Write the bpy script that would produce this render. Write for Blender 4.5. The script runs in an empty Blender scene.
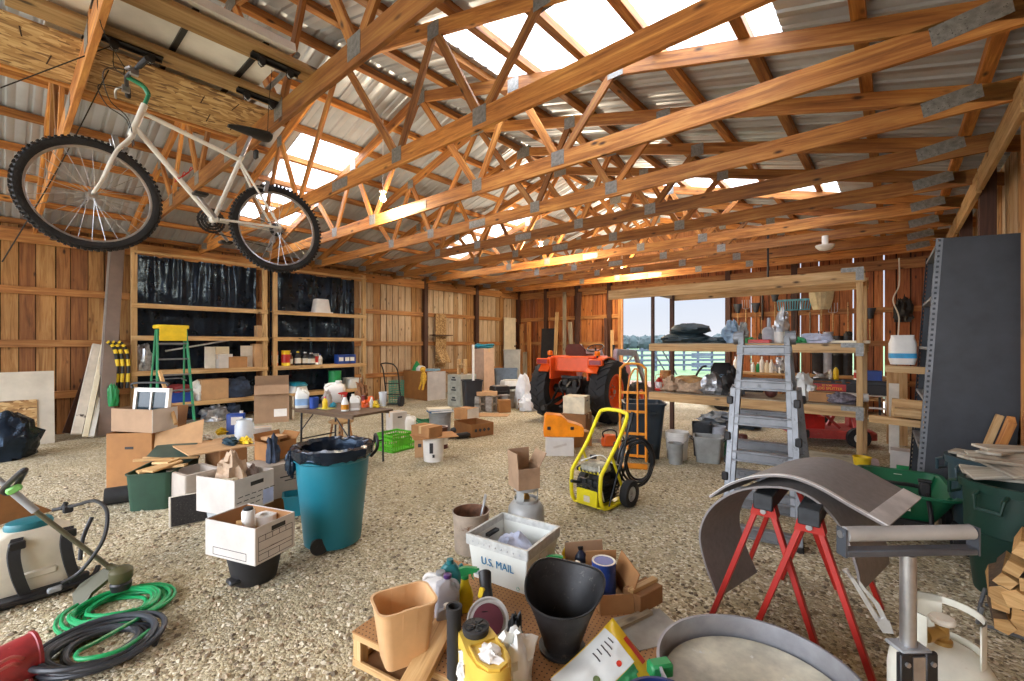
import bpy, bmesh, math, random
from mathutils import Vector as V, Matrix, Euler
import numpy as np
random.seed(7)
SC = bpy.context.scene
COL = SC.collection
PI = math.pi
F, HZ, CH = 443.0, 343.5, 1.65          # focal length in pixels, horizon row, eye height
YAW = math.radians(40.85)
CS, SN = math.cos(YAW), math.sin(YAW)
def ray(u, v):                          # direction per metre of depth
    r = (u-512)/F
    return V((-SN+CS*r, CS+SN*r, (HZ-v)/F))
def G(u, v, z=0.0):                     # picture point -> point on the level plane z
    d = ray(u, v); t = (z-CH)/d.z
    return V((d.x*t, d.y*t, z))
def AX(u, v, x):
    d = ray(u, v); t = x/d.x
    return V((x, d.y*t, CH+d.z*t))
def AY(u, v, y):
    d = ray(u, v); t = y/d.y
    return V((d.x*t, y, CH+d.z*t))
def AD(u, v, t):                        # at depth t
    d = ray(u, v); return V((d.x*t, d.y*t, CH+d.z*t))
def depth(p): return -SN*p[0]+CS*p[1]
def face(u): return math.degrees(YAW-math.atan((u-512)/F))   # local +x to the right, +y away from the viewer
def mp(v): return CH/(v-HZ)             # metres per pixel for something standing at row v
# ---------------------------------------------------------------- materials
def lin(c):
    if isinstance(c, str): c = tuple(int(c[i:i+2], 16)/255 for i in (0, 2, 4))
    return tuple(x/12.92 if x <= .04045 else ((x+.055)/1.055)**2.4 for x in c)+(1,)
MATS = {}
def new_mat(key):
    m = bpy.data.materials.new(key); m.use_nodes = True
    nt = m.node_tree; b = nt.nodes['Principled BSDF']
    MATS[key] = m
    return m, nt, b
def nd(nt, t, **kw):
    n = nt.nodes.new(t)
    for k, x in kw.items():
        if hasattr(n, k) and not k[0].isupper(): setattr(n, k, x)
        else: n.inputs[k.replace('_', ' ')].default_value = x
    return n
def ramp(nt, stops, fac):
    r = nt.nodes.new('ShaderNodeValToRGB'); e = r.color_ramp.elements
    while len(e) < len(stops): e.new(.5)
    for q, (p, c) in zip(e, stops): q.position = p; q.color = lin(c)
    nt.links.new(fac, r.inputs[0]); return r
def mul(c, k): return tuple(min(1, x*k) for x in c)
def rgb(c): return tuple(int(c[i:i+2], 16)/255 for i in (0, 2, 4)) if isinstance(c, str) else c
def M(key, col, rough=.55, metal=0.0, var=.10, vs=6, bump=0.0, bs=60, trans=0.0, alpha=1.0, emis=0, spots=None, rnd=0.0, sss=0.0):
    """plain painted, plastic, metal or cloth surface: colour with a little mottling"""
    if key in MATS: return MATS[key]
    m, nt, b = new_mat(key); L = nt.links.new; c = rgb(col)
    tc = nt.nodes.new('ShaderNodeTexCoord')
    no = nd(nt, 'ShaderNodeTexNoise', Scale=vs, Detail=5.0, Roughness=.6); L(tc.outputs['Object'], no.inputs['Vector'])
    st = [(.32, mul(c, 1-var)), (.68, mul(c, 1+var))]
    r = ramp(nt, st, no.outputs['Fac']); out = r.outputs[0]
    if spots:                            # spots = (colour, scale, threshold): stains and specks with a shape of their own
        n2 = nd(nt, 'ShaderNodeTexNoise', Scale=spots[1], Detail=8.0, Roughness=.7); L(tc.outputs['Object'], n2.inputs['Vector'])
        r2 = ramp(nt, [(spots[2], (0, 0, 0)), (min(.99, spots[2]+.06), (1, 1, 1))], n2.outputs['Fac'])
        mx = nd(nt, 'ShaderNodeMix', data_type='RGBA'); L(r2.outputs[0], mx.inputs[0]); L(out, mx.inputs[6]); mx.inputs[7].default_value = lin(spots[0]); out = mx.outputs[2]
    if rnd:
        oi = nt.nodes.new('ShaderNodeObjectInfo'); mr = nd(nt, 'ShaderNodeMapRange'); mr.inputs[3].default_value = 1-rnd; mr.inputs[4].default_value = 1+rnd
        L(oi.outputs['Random'], mr.inputs[0]); hs = nd(nt, 'ShaderNodeHueSaturation'); L(mr.outputs[0], hs.inputs['Value']); L(out, hs.inputs['Color']); out = hs.outputs[0]
    L(out, b.inputs['Base Color'])
    b.inputs['Roughness'].default_value = rough; b.inputs['Metallic'].default_value = metal
    b.inputs['Transmission Weight'].default_value = trans; b.inputs['Alpha'].default_value = alpha
    if emis:
        b.inputs['Emission Color'].default_value = lin(c); b.inputs['Emission Strength'].default_value = emis
    if bump:
        n3 = nd(nt, 'ShaderNodeTexNoise', Scale=bs, Detail=3.0); L(tc.outputs['Object'], n3.inputs['Vector'])
        bp = nd(nt, 'ShaderNodeBump', Strength=bump, Distance=.01); L(n3.outputs['Fac'], bp.inputs['Height']); L(bp.outputs[0], b.inputs['Normal'])
    return m
def wood(key, c1, c2, c3=None, axis='X', scale=1.0, rough=.62, rnd=.16, knots=True):
    """sawn timber with the grain along one local axis"""
    if key in MATS: return MATS[key]
    m, nt, b = new_mat(key); L = nt.links.new
    if knots: c1, c2, c3 = [None if c is None else (rgb(c)[0], min(1, rgb(c)[1]*1.015), min(1, rgb(c)[2]*.99)) for c in (c1, c2, c3)]
    tc = nt.nodes.new('ShaderNodeTexCoord'); oi = nt.nodes.new('ShaderNodeObjectInfo')
    mp_ = nt.nodes.new('ShaderNodeMapping'); s = [14*scale]*3; s['XYZ'.index(axis)] = .9*scale; mp_.inputs['Scale'].default_value = s
    ad = nd(nt, 'ShaderNodeVectorMath', operation='ADD'); sc_ = nd(nt, 'ShaderNodeVectorMath', operation='SCALE'); cb = nt.nodes.new('ShaderNodeCombineXYZ')
    for i in range(3): L(oi.outputs['Random'], cb.inputs[i])
    L(cb.outputs[0], sc_.inputs[0]); sc_.inputs['Scale'].default_value = 37.0
    L(tc.outputs['Object'], ad.inputs[0]); L(sc_.outputs[0], ad.inputs[1]); L(ad.outputs[0], mp_.inputs['Vector'])
    no = nd(nt, 'ShaderNodeTexNoise', Scale=1.6, Detail=6.0, Roughness=.65, Distortion=.6); L(mp_.outputs[0], no.inputs['Vector'])
    r = ramp(nt, [(.3, c2), (.5, c1), (.72, c3 or mul(rgb(c1), 1.12))], no.outputs['Fac']); out = r.outputs[0]
    n2 = nd(nt, 'ShaderNodeTexNoise', Scale=1.1, Detail=4.0); L(ad.outputs[0], n2.inputs['Vector'])
    hs0 = nd(nt, 'ShaderNodeHueSaturation'); m0 = nd(nt, 'ShaderNodeMapRange'); m0.inputs[1].default_value = .3; m0.inputs[2].default_value = .7; m0.inputs[3].default_value = .82; m0.inputs[4].default_value = 1.15
    L(n2.outputs['Fac'], m0.inputs[0]); L(m0.outputs[0], hs0.inputs['Value']); L(out, hs0.inputs['Color']); out = hs0.outputs[0]
    if knots:
        m2 = nt.nodes.new('ShaderNodeMapping'); s2 = [6.5]*3; s2['XYZ'.index(axis)] = 2.6; m2.inputs['Scale'].default_value = s2; L(ad.outputs[0], m2.inputs['Vector'])
        vo = nd(nt, 'ShaderNodeTexVoronoi', Scale=1.0); L(m2.outputs[0], vo.inputs['Vector'])
        r3 = ramp(nt, [(.06, (1, 1, 1)), (.16, (0, 0, 0))], vo.outputs['Distance'])
        mx = nd(nt, 'ShaderNodeMix', data_type='RGBA'); L(r3.outputs[0], mx.inputs[0]); L(out, mx.inputs[6]); mx.inputs[7].default_value = lin(mul(rgb(c2), .55)); out = mx.outputs[2]
    if rnd:
        mr = nd(nt, 'ShaderNodeMapRange'); mr.inputs[3].default_value = 1-rnd; mr.inputs[4].default_value = 1+rnd
        L(oi.outputs['Random'], mr.inputs[0]); hs = nd(nt, 'ShaderNodeHueSaturation'); L(mr.outputs[0], hs.inputs['Value']); L(out, hs.inputs['Color']); out = hs.outputs[0]
    L(out, b.inputs['Base Color']); b.inputs['Roughness'].default_value = rough
    bp = nd(nt, 'ShaderNodeBump', Strength=.25, Distance=.004); L(no.outputs['Fac'], bp.inputs['Height']); L(bp.outputs[0], b.inputs['Normal'])
    return m
# ---------------------------------------------------------------- mesh builder
def rrect(sx, sy, r, z, n=4, cx=0, cy=0):
    r = max(1e-4, min(r, sx/2-1e-4, sy/2-1e-4)); out = []
    for (qx, qy, a0) in ((1, 1, 0), (-1, 1, 90), (-1, -1, 180), (1, -1, 270)):
        for i in range(n+1):
            a = math.radians(a0+90*i/n)
            out.append(V((cx+qx*(sx/2-r)+r*math.cos(a), cy+qy*(sy/2-r)+r*math.sin(a), z)))
    return out
def circ(r, z, n=24, cx=0, cy=0, ry=None):
    return [V((cx+r*math.cos(2*PI*i/n), cy+(ry or r)*math.sin(2*PI*i/n), z)) for i in range(n)]
def spline(pts, k=6, closed=False):
    P = [V(p) for p in pts]; n = len(P); out = []
    for i in range(n if closed else n-1):
        if closed: a, b_, c, d = P[i-1], P[i], P[(i+1) % n], P[(i+2) % n]
        else: a, b_, c, d = P[max(i-1, 0)], P[i], P[i+1], P[min(i+2, n-1)]
        for j in range(k):
            t = j/k
            out.append(.5*((2*b_)+(c-a)*t+(2*a-5*b_+4*c-d)*t*t+(3*b_-a-3*c+d)*t**3))
    if not closed: out.append(P[-1])
    return out
class B:
    def __init__(s): s.v = []; s.f = []; s.mi = []; s.sm = []; s.m = 0; s.X = None
    def add(s, vs, fs, smooth=False):
        n = len(s.v)
        s.v += [s.X @ V(p) if s.X else V(p) for p in vs]
        s.f += [tuple(i+n for i in f) for f in fs]; s.mi += [s.m]*len(fs); s.sm += [smooth]*len(fs); return s
    def at(s, loc=(0, 0, 0), rot=(0, 0, 0)):
        s.X = Matrix.Translation(V(loc)) @ Euler([math.radians(a) for a in rot]).to_matrix().to_4x4(); return s
    def off(s): s.X = None; return s
    def box(s, c, d, r=None, bev=0.0):
        x, y, z = d[0]/2, d[1]/2, d[2]/2
        R = Euler([math.radians(a) for a in r]).to_matrix() if r else None
        if bev > 0:
            e = min(bev, x*.9, y*.9, z*.9); rings = []
            for (zz, k) in ((-z, e), (-z+e, 0), (z-e, 0), (z, e)):
                rings.append([(-x+k+(0 if k else e), -y+k, zz), (x-k-(0 if k else e), -y+k, zz), (x-k, -y+k+(0 if k else e), zz), (x-k, y-k-(0 if k else e), zz), (x-k-(0 if k else e), y-k, zz), (-x+k+(0 if k else e), y-k, zz), (-x+k, y-k-(0 if k else e), zz), (-x+k, -y+k+(0 if k else e), zz)])
            vs = [V(p) for q in rings for p in q]; fs = [tuple(range(7, -1, -1)), tuple(range(24, 32))]
            for k in range(3):
                for i in range(8): fs.append((k*8+i, k*8+(i+1) % 8, k*8+8+(i+1) % 8, k*8+8+i))
        else:
            vs = [V((a, b_, c_)) for c_ in (-z, z) for (a, b_) in ((-x, -y), (x, -y), (x, y), (-x, y))]
            fs = [(3, 2, 1, 0), (4, 5, 6, 7), (0, 1, 5, 4), (1, 2, 6, 5), (2, 3, 7, 6), (3, 0, 4, 7)]
        c = V(c)
        return s.add([(R @ p if R else p)+c for p in vs], fs)
    def bx(s, x0, x1, y0, y1, z0, z1, bev=0): return s.box(((x0+x1)/2, (y0+y1)/2, (z0+z1)/2), (x1-x0, y1-y0, z1-z0), None, bev)
    def loft(s, rings, cap0=True, cap1=True, closed=True, smooth=True, loop=False):
        n = len(rings[0]); vs = [p for q in rings for p in q]; fs = []; k = len(rings)
        for a in range(k if loop else k-1):
            b_ = (a+1) % k
            for i in range(n if closed else n-1):
                j = (i+1) % n; fs.append((a*n+i, a*n+j, b_*n+j, b_*n+i))
        if cap0 and not loop: fs.append(tuple(range(n-1, -1, -1)))
        if cap1 and not loop: fs.append(tuple((k-1)*n+i for i in range(n)))
        return s.add(vs, fs, smooth)
    def lathe(s, prof, n=24, c=(0, 0, 0), cap0=True, cap1=True, sq=1.0):
        return s.loft([[V((c[0]+r*math.cos(2*PI*i/n), c[1]+r*sq*math.sin(2*PI*i/n), c[2]+z)) for i in range(n)] for (r, z) in prof], cap0, cap1)
    def cyl(s, p, q, r, r2=None, n=14):
        p, q = V(p), V(q); d = (q-p).normalized(); a = d.orthogonal().normalized(); b_ = d.cross(a); r2 = r if r2 is None else r2
        return s.loft([[o+(a*math.cos(2*PI*i/n)+b_*math.sin(2*PI*i/n))*k for i in range(n)] for (o, k) in ((p, r), (q, r2))])
    def rod(s, pairs, n=14):             # stepped rod: [(point, radius), ...] on one line
        d = (V(pairs[-1][0])-V(pairs[0][0])).normalized(); a = d.orthogonal().normalized(); b_ = d.cross(a)
        return s.loft([[V(o)+(a*math.cos(2*PI*i/n)+b_*math.sin(2*PI*i/n))*k for i in range(n)] for (o, k) in pairs])
    def tube(s, pts, r, n=8, closed=False, sm=0, r2=None):
        P = spline(pts, sm, closed) if sm else [V(p) for p in pts]
        rings = []; N = len(P); up = None
        for i in range(N):
            t = (P[(i+1) % N]-P[i-1]) if closed else (P[min(i+1, N-1)]-P[max(i-1, 0)])
            t = t.normalized() if t.length > 1e-9 else V((0, 0, 1))
            if up is None: up = t.orthogonal().normalized()
            else:
                up = up-t*up.dot(t); up = up.normalized() if up.length > 1e-6 else t.orthogonal().normalized()
            w = t.cross(up); k = r if r2 is None else r+(r2-r)*i/(N-1)
            rings.append([P[i]+(up*math.cos(2*PI*j/n)+w*math.sin(2*PI*j/n))*k for j in range(n)])
        if closed:
            a, b_ = rings[-1], rings[0]      # align the seam
            best = min(range(n), key=lambda q: sum((a[j]-b_[(j+q) % n]).length for j in range(n)))
            rings.append([b_[(j+best) % n].copy() for j in range(n)]); return s.loft(rings, False, False)
        return s.loft(rings)
    def bar(s, p, q, w, h, up=(0, 0, 1), bev=0):   # rectangular bar from p to q; h along up
        p, q = V(p), V(q); d = (q-p); L = d.length; d = d/L; u = V(up); u = (u-d*u.dot(d)); u = u.normalized() if u.length > 1e-6 else d.orthogonal().normalized(); y = u.cross(d)
        R = Matrix((d, y, u)).transposed(); t = B(); t.box((L/2, 0, 0), (L, w, h), None, bev)
        return s.add([R @ a+p for a in t.v], t.f)
    def prism(s, poly, y0, y1, smooth=False):      # poly in x,z extruded along y
        n = len(poly); vs = [V((x, y0, z)) for x, z in poly]+[V((x, y1, z)) for x, z in poly]
        fs = [tuple(range(n)), tuple(range(2*n-1, n-1, -1))]+[(i, n+i, n+(i+1) % n, (i+1) % n) for i in range(n)]
        return s.add(vs, fs, smooth)
    def slab(s, poly, z0, z1):                     # poly in x,y extruded up
        n = len(poly); vs = [V((x, y, z0)) for x, y in poly]+[V((x, y, z1)) for x, y in poly]
        return s.add(vs, [tuple(range(n-1, -1, -1)), tuple(range(n, 2*n))]+[(i, (i+1) % n, n+(i+1) % n, n+i) for i in range(n)])
    def sph(s, c, r, n=14, k=9):
        r = r if hasattr(r, '__len__') else (r, r, r)
        rings = [[V((c[0]+r[0]*math.cos(2*PI*i/n)*math.sin(PI*a/k), c[1]+r[1]*math.sin(2*PI*i/n)*math.sin(PI*a/k), c[2]-r[2]*math.cos(PI*a/k))) for i in range(n)] for a in ([.12]+list(range(1, k))+[k-.12])]
        return s.loft(rings)
    def sheet(s, nx, ny, fn, th=0.0):              # surface fn(a,b), a,b in 0..1; th gives it thickness along its normals
        P = [[V(fn(i/nx, j/ny)) for i in range(nx+1)] for j in range(ny+1)]
        def nrm(i, j):
            a = P[j][min(i+1, nx)]-P[j][max(i-1, 0)]; b_ = P[min(j+1, ny)][i]-P[max(j-1, 0)][i]; c = a.cross(b_); return c.normalized() if c.length > 1e-12 else V((0, 0, 1))
        w = nx+1; vs = [p for q in P for p in q]; fs = [(j*w+i, j*w+i+1, (j+1)*w+i+1, (j+1)*w+i) for j in range(ny) for i in range(nx)]
        if th:
            n0 = len(vs); vs += [P[j][i]-nrm(i, j)*th for j in range(ny+1) for i in range(nx+1)]
            fs += [(n0+(j+1)*w+i, n0+(j+1)*w+i+1, n0+j*w+i+1, n0+j*w+i) for j in range(ny) for i in range(nx)]
            e = [j*w for j in range(ny+1)]; e2 = [j*w+nx for j in range(ny+1)]
            for q in range(ny): fs += [(e[q], e[q+1], n0+e[q+1], n0+e[q]), (e2[q+1], e2[q], n0+e2[q], n0+e2[q+1])]
            for i in range(nx): fs += [(i+1, i, n0+i, n0+i+1), (ny*w+i, ny*w+i+1, n0+ny*w+i+1, n0+ny*w+i)]
        return s.add(vs, fs, True)
    def tray(s, sx, sy, h, t=.004, r=.01, tx=None, ty=None, z=0, n=4, lip=0, fl=None):   # open-topped box, tapering to tx,ty at the foot
        tx = tx or sx; ty = ty or sy; fl = t if fl is None else fl; R = [rrect(tx, ty, r, z, n)]
        if lip: R += [rrect(sx, sy, r, z+h-lip*1.2, n), rrect(sx+2*lip, sy+2*lip, r+lip, z+h-lip*1.2, n), rrect(sx+2*lip, sy+2*lip, r+lip, z+h, n)]
        else: R += [rrect(sx, sy, r, z+h, n)]
        R += [rrect(sx-2*t, sy-2*t, max(r-t, .002), z+h, n), rrect(tx-2*t, ty-2*t, max(r-t, .002), z+fl, n)]
        return s.loft(R)
    def lump(s, c, r, seed=0, amp=.25, fr=2.2, n=22, k=14, flat=None):    # crumpled rounded mass
        from mathutils import noise
        r = r if hasattr(r, '__len__') else (r, r, r); rings = []
        for a in [.15]+list(range(1, k))+[k-.15]:
            q = []
            for i in range(n):
                d = V((math.cos(2*PI*i/n)*math.sin(PI*a/k), math.sin(2*PI*i/n)*math.sin(PI*a/k), -math.cos(PI*a/k)))
                w = 1+amp*noise.noise(d*fr+V((seed*3.1, seed*1.7, seed)))+amp*.5*noise.noise(d*fr*2.7+V((seed, 5, 9)))
                p = V((c[0]+r[0]*d.x*w, c[1]+r[1]*d.y*w, c[2]+r[2]*d.z*w))
                if flat is not None and p.z < flat: p.z = flat
                q.append(p)
            rings.append(q)
        return s.loft(rings)
def O(name, b, mats, parent=None, label=None, loc=None, rot=None, kind=None, ang=40):
    me = bpy.data.meshes.new(name); me.from_pydata([tuple(p) for p in b.v], [], b.f)
    mats = mats if isinstance(mats, (list, tuple)) else [mats]
    for m in mats: me.materials.append(m if not isinstance(m, str) else MATS[m])
    me.polygons.foreach_set('material_index', b.mi); me.polygons.foreach_set('use_smooth', b.sm)
    bm = bmesh.new(); bm.from_mesh(me); bmesh.ops.recalc_face_normals(bm, faces=bm.faces); bm.to_mesh(me); bm.free()
    me.set_sharp_from_angle(angle=math.radians(ang)); me.update()
    o = bpy.data.objects.new(name, me); COL.objects.link(o)
    if parent: o.parent = parent
    if loc is not None: o.location = loc
    if rot is not None: o.rotation_euler = [math.radians(a) for a in rot]
    if label: o['label'] = label
    if kind: o['kind'] = kind
    return o
def tag(o, label, cat, group=None, kind=None):
    o['label'] = label; o['category'] = cat
    if group: o['group'] = group
    if kind: o['kind'] = kind
    return o
def T(name, label, cat, loc=(0, 0, 0), rz=0, group=None, rot=None, sc=None):
    o = bpy.data.objects.new(name, None); COL.objects.link(o); o.empty_display_size = .1
    o.location = loc; o.rotation_euler = [math.radians(a) for a in (rot or (0, 0, rz))]
    if sc: o.scale = (sc, sc, sc)
    return tag(o, label, cat, group)
def S(name, b, mats, label, cat, loc=(0, 0, 0), rz=0, group=None, rot=None, kind=None):
    o = O(name, b, mats); o.location = loc; o.rotation_euler = [math.radians(a) for a in (rot or (0, 0, rz))]
    return tag(o, label, cat, group, kind)
def ST(name, b, mats, parent=None):
    o = O(name, b, mats, parent); o['kind'] = 'structure'; return o
def dup(root, loc, rz=None, label=None, rot=None, sc=None):
    c = root.copy(); COL.objects.link(c); c.location = loc
    if rz is not None: c.rotation_euler = (0, 0, math.radians(rz))
    if rot: c.rotation_euler = [math.radians(a) for a in rot]
    if sc: c.scale = (sc, sc, sc)
    if label: c['label'] = label
    for ch in list(root.children):
        d = ch.copy(); COL.objects.link(d); d.parent = c
        for g in list(ch.children):
            e = g.copy(); COL.objects.link(e); e.parent = d
    return c
def plank(name, p, q, w, h, m, parent=None, up=(0, 0, 1), bev=.003, label=None):
    """board from p to q (length along its own local x so that the grain follows it)"""
    p, q = V(p), V(q); d = q-p; L = d.length; d = d/L; u = V(up); u = (u-d*u.dot(d)).normalized(); y = u.cross(d)
    b = B(); b.box((L/2, 0, 0), (L, w, h), None, bev); o = O(name, b, m, parent)
    o.matrix_local = Matrix.Translation(p) @ Matrix((d, y, u)).transposed().to_4x4()
    if label: o['label'] = label
    return o
def text(name, s, size, m, parent, loc, rot, th=.0006, sx=1.0, bold=0.0, label=None, align='CENTER'):
    c = bpy.data.curves.new(name, 'FONT'); c.body = s; c.size = size; c.align_x = align; c.align_y = 'CENTER'; c.extrude = th; c.offset = bold
    t = bpy.data.objects.new('tmp', c); COL.objects.link(t); dg = bpy.context.evaluated_depsgraph_get()
    me = bpy.data.meshes.new_from_object(t.evaluated_get(dg)); COL.objects.unlink(t); bpy.data.objects.remove(t)
    me.name = name; me.materials.clear(); me.materials.append(MATS[m] if isinstance(m, str) else m)
    o = bpy.data.objects.new(name, me); COL.objects.link(o); o.parent = parent; o.location = loc; o.rotation_euler = [math.radians(a) for a in rot]; o.scale = (sx, 1, 1)
    if label: o['label'] = label
    return o
def GD(u, d, z=0.0):                    # point at depth d below picture column u
    r = (u-512)/F*d; return V((-SN*d+CS*r, CS*d+SN*r, z))
def zat(v, d): return CH-(v-HZ)*d/F
def dz(v, z=0.0): return (CH-z)*F/(v-HZ)   # depth of row v on level z
def fit(z, A, Bp, dep=None, C=None, D=None, top=None):
    """box whose front face runs from picture point A (left foot) to Bp (right foot) on level z; C = far foot of the right side, D = far foot of the left side.
    returns centre, rotation, (width, depth[, height])"""
    a, b = G(*A, z), G(*Bp, z); x = b-a; w = x.length; x = x/w; y = V((-x.y, x.x, 0))
    if C: dep = (G(*C, z)-b).dot(y)
    if D: dep = (G(*D, z)-a).dot(y)
    c = a+x*w/2+y*dep/2; rz = math.degrees(math.atan2(x.y, x.x))
    h = (CH-z)*0 if top is None else ((A[1]-top)*depth(a)/F)
    return c, rz, (w, dep, h)
# ---------------------------------------------------------------- materials
PINE = dict(c1='ae7440', c2='7c4c26', c3='c4935a')
wood('pine', **PINE); wood('pine_y', axis='Y', **PINE); wood('pine_z', axis='Z', **PINE)
wood('truss_wood', 'ad6e35', '74431d', 'cf9852', rnd=.36)
wood('lumber', 'c39a68', '9a7044', 'd6b488', rnd=.08); wood('lumber_y', 'c39a68', '9a7044', 'd6b488', axis='Y', rnd=.08); wood('lumber_z', 'c39a68', '9a7044', 'd6b488', axis='Z', rnd=.08)
wood('board_a', 'a06a3c', '6e4424', 'b58450', axis='Z'); wood('board_b', '8c5730', '60391e', 'a06c40', axis='Z'); wood('board_c', 'b07e4a', '80532c', 'c69a66', axis='Z'); wood('board_d', '7a4a2a', '53301a', '8c5a38', axis='Z')
wood('pale_a', 'c8a888', '9a7450', 'd9c0a0', axis='Z'); wood('pale_b', 'b08a62', '8a6440', 'c6a680', axis='Z'); wood('pale_c', 'd2b698', 'a8845e', 'e2cab0', axis='Z')  # paler copies of the wall boards, daylight on them put into the colour
wood('dark_post', '4a2c1c', '33190f', '5a3826', axis='Z', knots=False); wood('grey_wood', '8d7a66', '6a5848', 'a8967f', axis='Z'); wood('grey_wood_x', '9a8a74', '75654f', 'b5a68e')
def m_osb(key):
    m, nt, b = new_mat(key); L = nt.links.new; tc = nt.nodes.new('ShaderNodeTexCoord'); mp_ = nt.nodes.new('ShaderNodeMapping'); mp_.inputs['Scale'].default_value = (14, 34, 34); L(tc.outputs['Object'], mp_.inputs['Vector'])
    no = nd(nt, 'ShaderNodeTexNoise', Scale=.35, Detail=2.0); L(mp_.outputs[0], no.inputs['Vector']); ad = nd(nt, 'ShaderNodeMix', data_type='RGBA', blend_type='LINEAR_LIGHT'); ad.inputs[0].default_value = .9; L(mp_.outputs[0], ad.inputs[6]); L(no.outputs['Color'], ad.inputs[7])
    vo = nd(nt, 'ShaderNodeTexVoronoi', Scale=1.0); L(ad.outputs[2], vo.inputs['Vector']); sp = nt.nodes.new('ShaderNodeSeparateColor'); L(vo.outputs['Color'], sp.inputs[0])
    r = ramp(nt, [(0, '6e4f2e'), (.3, 'a27c4c'), (.65, 'b9945f'), (1, 'd2b482')], sp.outputs[0]); L(r.outputs[0], b.inputs['Base Color']); b.inputs['Roughness'].default_value = .7
m_osb('osb')
wood('back_a', 'bb7038', '82481f', 'd08a4c', axis='Z'); wood('back_b', 'a86030', '743c1a', 'bb7640', axis='Z'); wood('back_c', '945026', '623216', 'a86438', axis='Z')
M('gap', '3a2416', .9); M('galv', '8e8e8a', .5, .55, .15, 30, .3, 120, spots=('4a4844', 60, .58)); M('roof_metal', 'bcc4ce', .38, .45, .07, 1.2)
def m_skylight():
    m, nt, b = new_mat('skylight'); L = nt.links.new; nt.nodes.remove(b)
    t = nd(nt, 'ShaderNodeBsdfTranslucent', Color=(.93, .94, .95, 1)); d = nd(nt, 'ShaderNodeBsdfDiffuse', Color=(.9, .9, .88, 1)); x = nd(nt, 'ShaderNodeMixShader'); x.inputs[0].default_value = .2
    L(t.outputs[0], x.inputs[1]); L(d.outputs[0], x.inputs[2]); L(x.outputs[0], nt.nodes['Material Output'].inputs[0])
m_skylight()
def m_gravel():
    m, nt, b = new_mat('gravel'); L = nt.links.new
    tc = nt.nodes.new('ShaderNodeTexCoord')
    wob = nd(nt, 'ShaderNodeTexNoise', Scale=30.0, Detail=2.0); L(tc.outputs['Object'], wob.inputs['Vector'])
    ad = nd(nt, 'ShaderNodeMix', data_type='RGBA', blend_type='LINEAR_LIGHT'); ad.inputs[0].default_value = .012; L(tc.outputs['Object'], ad.inputs[6]); L(wob.outputs['Color'], ad.inputs[7])
    vo = nd(nt, 'ShaderNodeTexVoronoi', Scale=55.0); L(ad.outputs[2], vo.inputs['Vector'])
    v2 = nd(nt, 'ShaderNodeTexVoronoi', Scale=140.0); L(ad.outputs[2], v2.inputs['Vector'])
    sp = nt.nodes.new('ShaderNodeSeparateColor'); L(vo.outputs['Color'], sp.inputs[0])
    r = ramp(nt, [(0, '62563f'), (.18, 'a2957a'), (.45, 'c8bc9c'), (.65, 'b4a581'), (.85, 'dbd1b4'), (1, 'efe8d4')], sp.outputs[0])
    sp2 = nt.nodes.new('ShaderNodeSeparateColor'); L(v2.outputs['Color'], sp2.inputs[0])
    r2 = ramp(nt, [(0, '74684c'), (.5, 'ab9c78'), (1, 'c6b892')], sp2.outputs[1])
    n0 = nd(nt, 'ShaderNodeTexNoise', Scale=.55, Detail=5.0, Roughness=.65); L(tc.outputs['Object'], n0.inputs['Vector'])
    rm = ramp(nt, [(.42, (0, 0, 0)), (.62, (.75, .75, .75))], n0.outputs['Fac'])
    mx = nd(nt, 'ShaderNodeMix', data_type='RGBA'); L(rm.outputs[0], mx.inputs[0]); L(r.outputs[0], mx.inputs[6]); L(r2.outputs[0], mx.inputs[7])
    n1 = nd(nt, 'ShaderNodeTexNoise', Scale=1.3, Detail=6.0); L(tc.outputs['Object'], n1.inputs['Vector'])
    hs = nt.nodes.new('ShaderNodeHueSaturation'); mr = nd(nt, 'ShaderNodeMapRange'); mr.inputs[1].default_value = .3; mr.inputs[2].default_value = .7; mr.inputs[3].default_value = .78; mr.inputs[4].default_value = 1.14
    L(n1.outputs['Fac'], mr.inputs[0]); L(mr.outputs[0], hs.inputs['Value']); L(mx.outputs[2], hs.inputs['Color'])
    L(hs.outputs[0], b.inputs['Base Color']); b.inputs['Roughness'].default_value = .9
    bp = nd(nt, 'ShaderNodeBump', Strength=.8, Distance=.014, invert=True); L(vo.outputs['Distance'], bp.inputs['Height'])
    b2 = nd(nt, 'ShaderNodeBump', Strength=.5, Distance=.006, invert=True); L(v2.outputs['Distance'], b2.inputs['Height']); L(bp.outputs[0], b2.inputs['Normal']); L(b2.outputs[0], b.inputs['Normal'])
m_gravel()
# ---------------------------------------------------------------- the shell
XL, XR, YB, YF = -11.5, .85, 13.75, -5.0
XM = (XL+XR)/2
def roofz(x): return 4.02-.27*x if x > XM else 4.02-.27*(2*XM-x)
b = B(); b.bx(XL-3, XR+3, -14, YB+1.2, -.3, 0); ST('floor', b, 'gravel')
def roof_strip(b, x0, x1, y0, y1):
    ys = []; y = y0
    P = .2286
    k = math.floor(y0/P)
    prof = [(y0, 0)]
    while k*P < y1:
        for (o, z) in ((.0, 0), (.015, .019), (.04, .019), (.055, 0), (.12, 0), (.125, .004), (.135, .004), (.14, 0)):
            q = k*P+o
            if y0 < q < y1: prof.append((q, z))
        k += 1
    prof.append((y1, 0))
    vs = [V((x, yy, roofz(x)+z)) for x in (x0, x1) for yy, z in prof]; n = len(prof)
    b.add(vs, [(i, i+1, n+i+1, n+i) for i in range(n-1)])
SKY = [(3.12, 4.2), (8.2, 9.3)]; HOLES = ((-3.8, -.7), (-9.95, -7.0))
b = B(); ed = sorted({YF-.4, YB+.35, *[q for s in SKY for q in s]})
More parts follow.
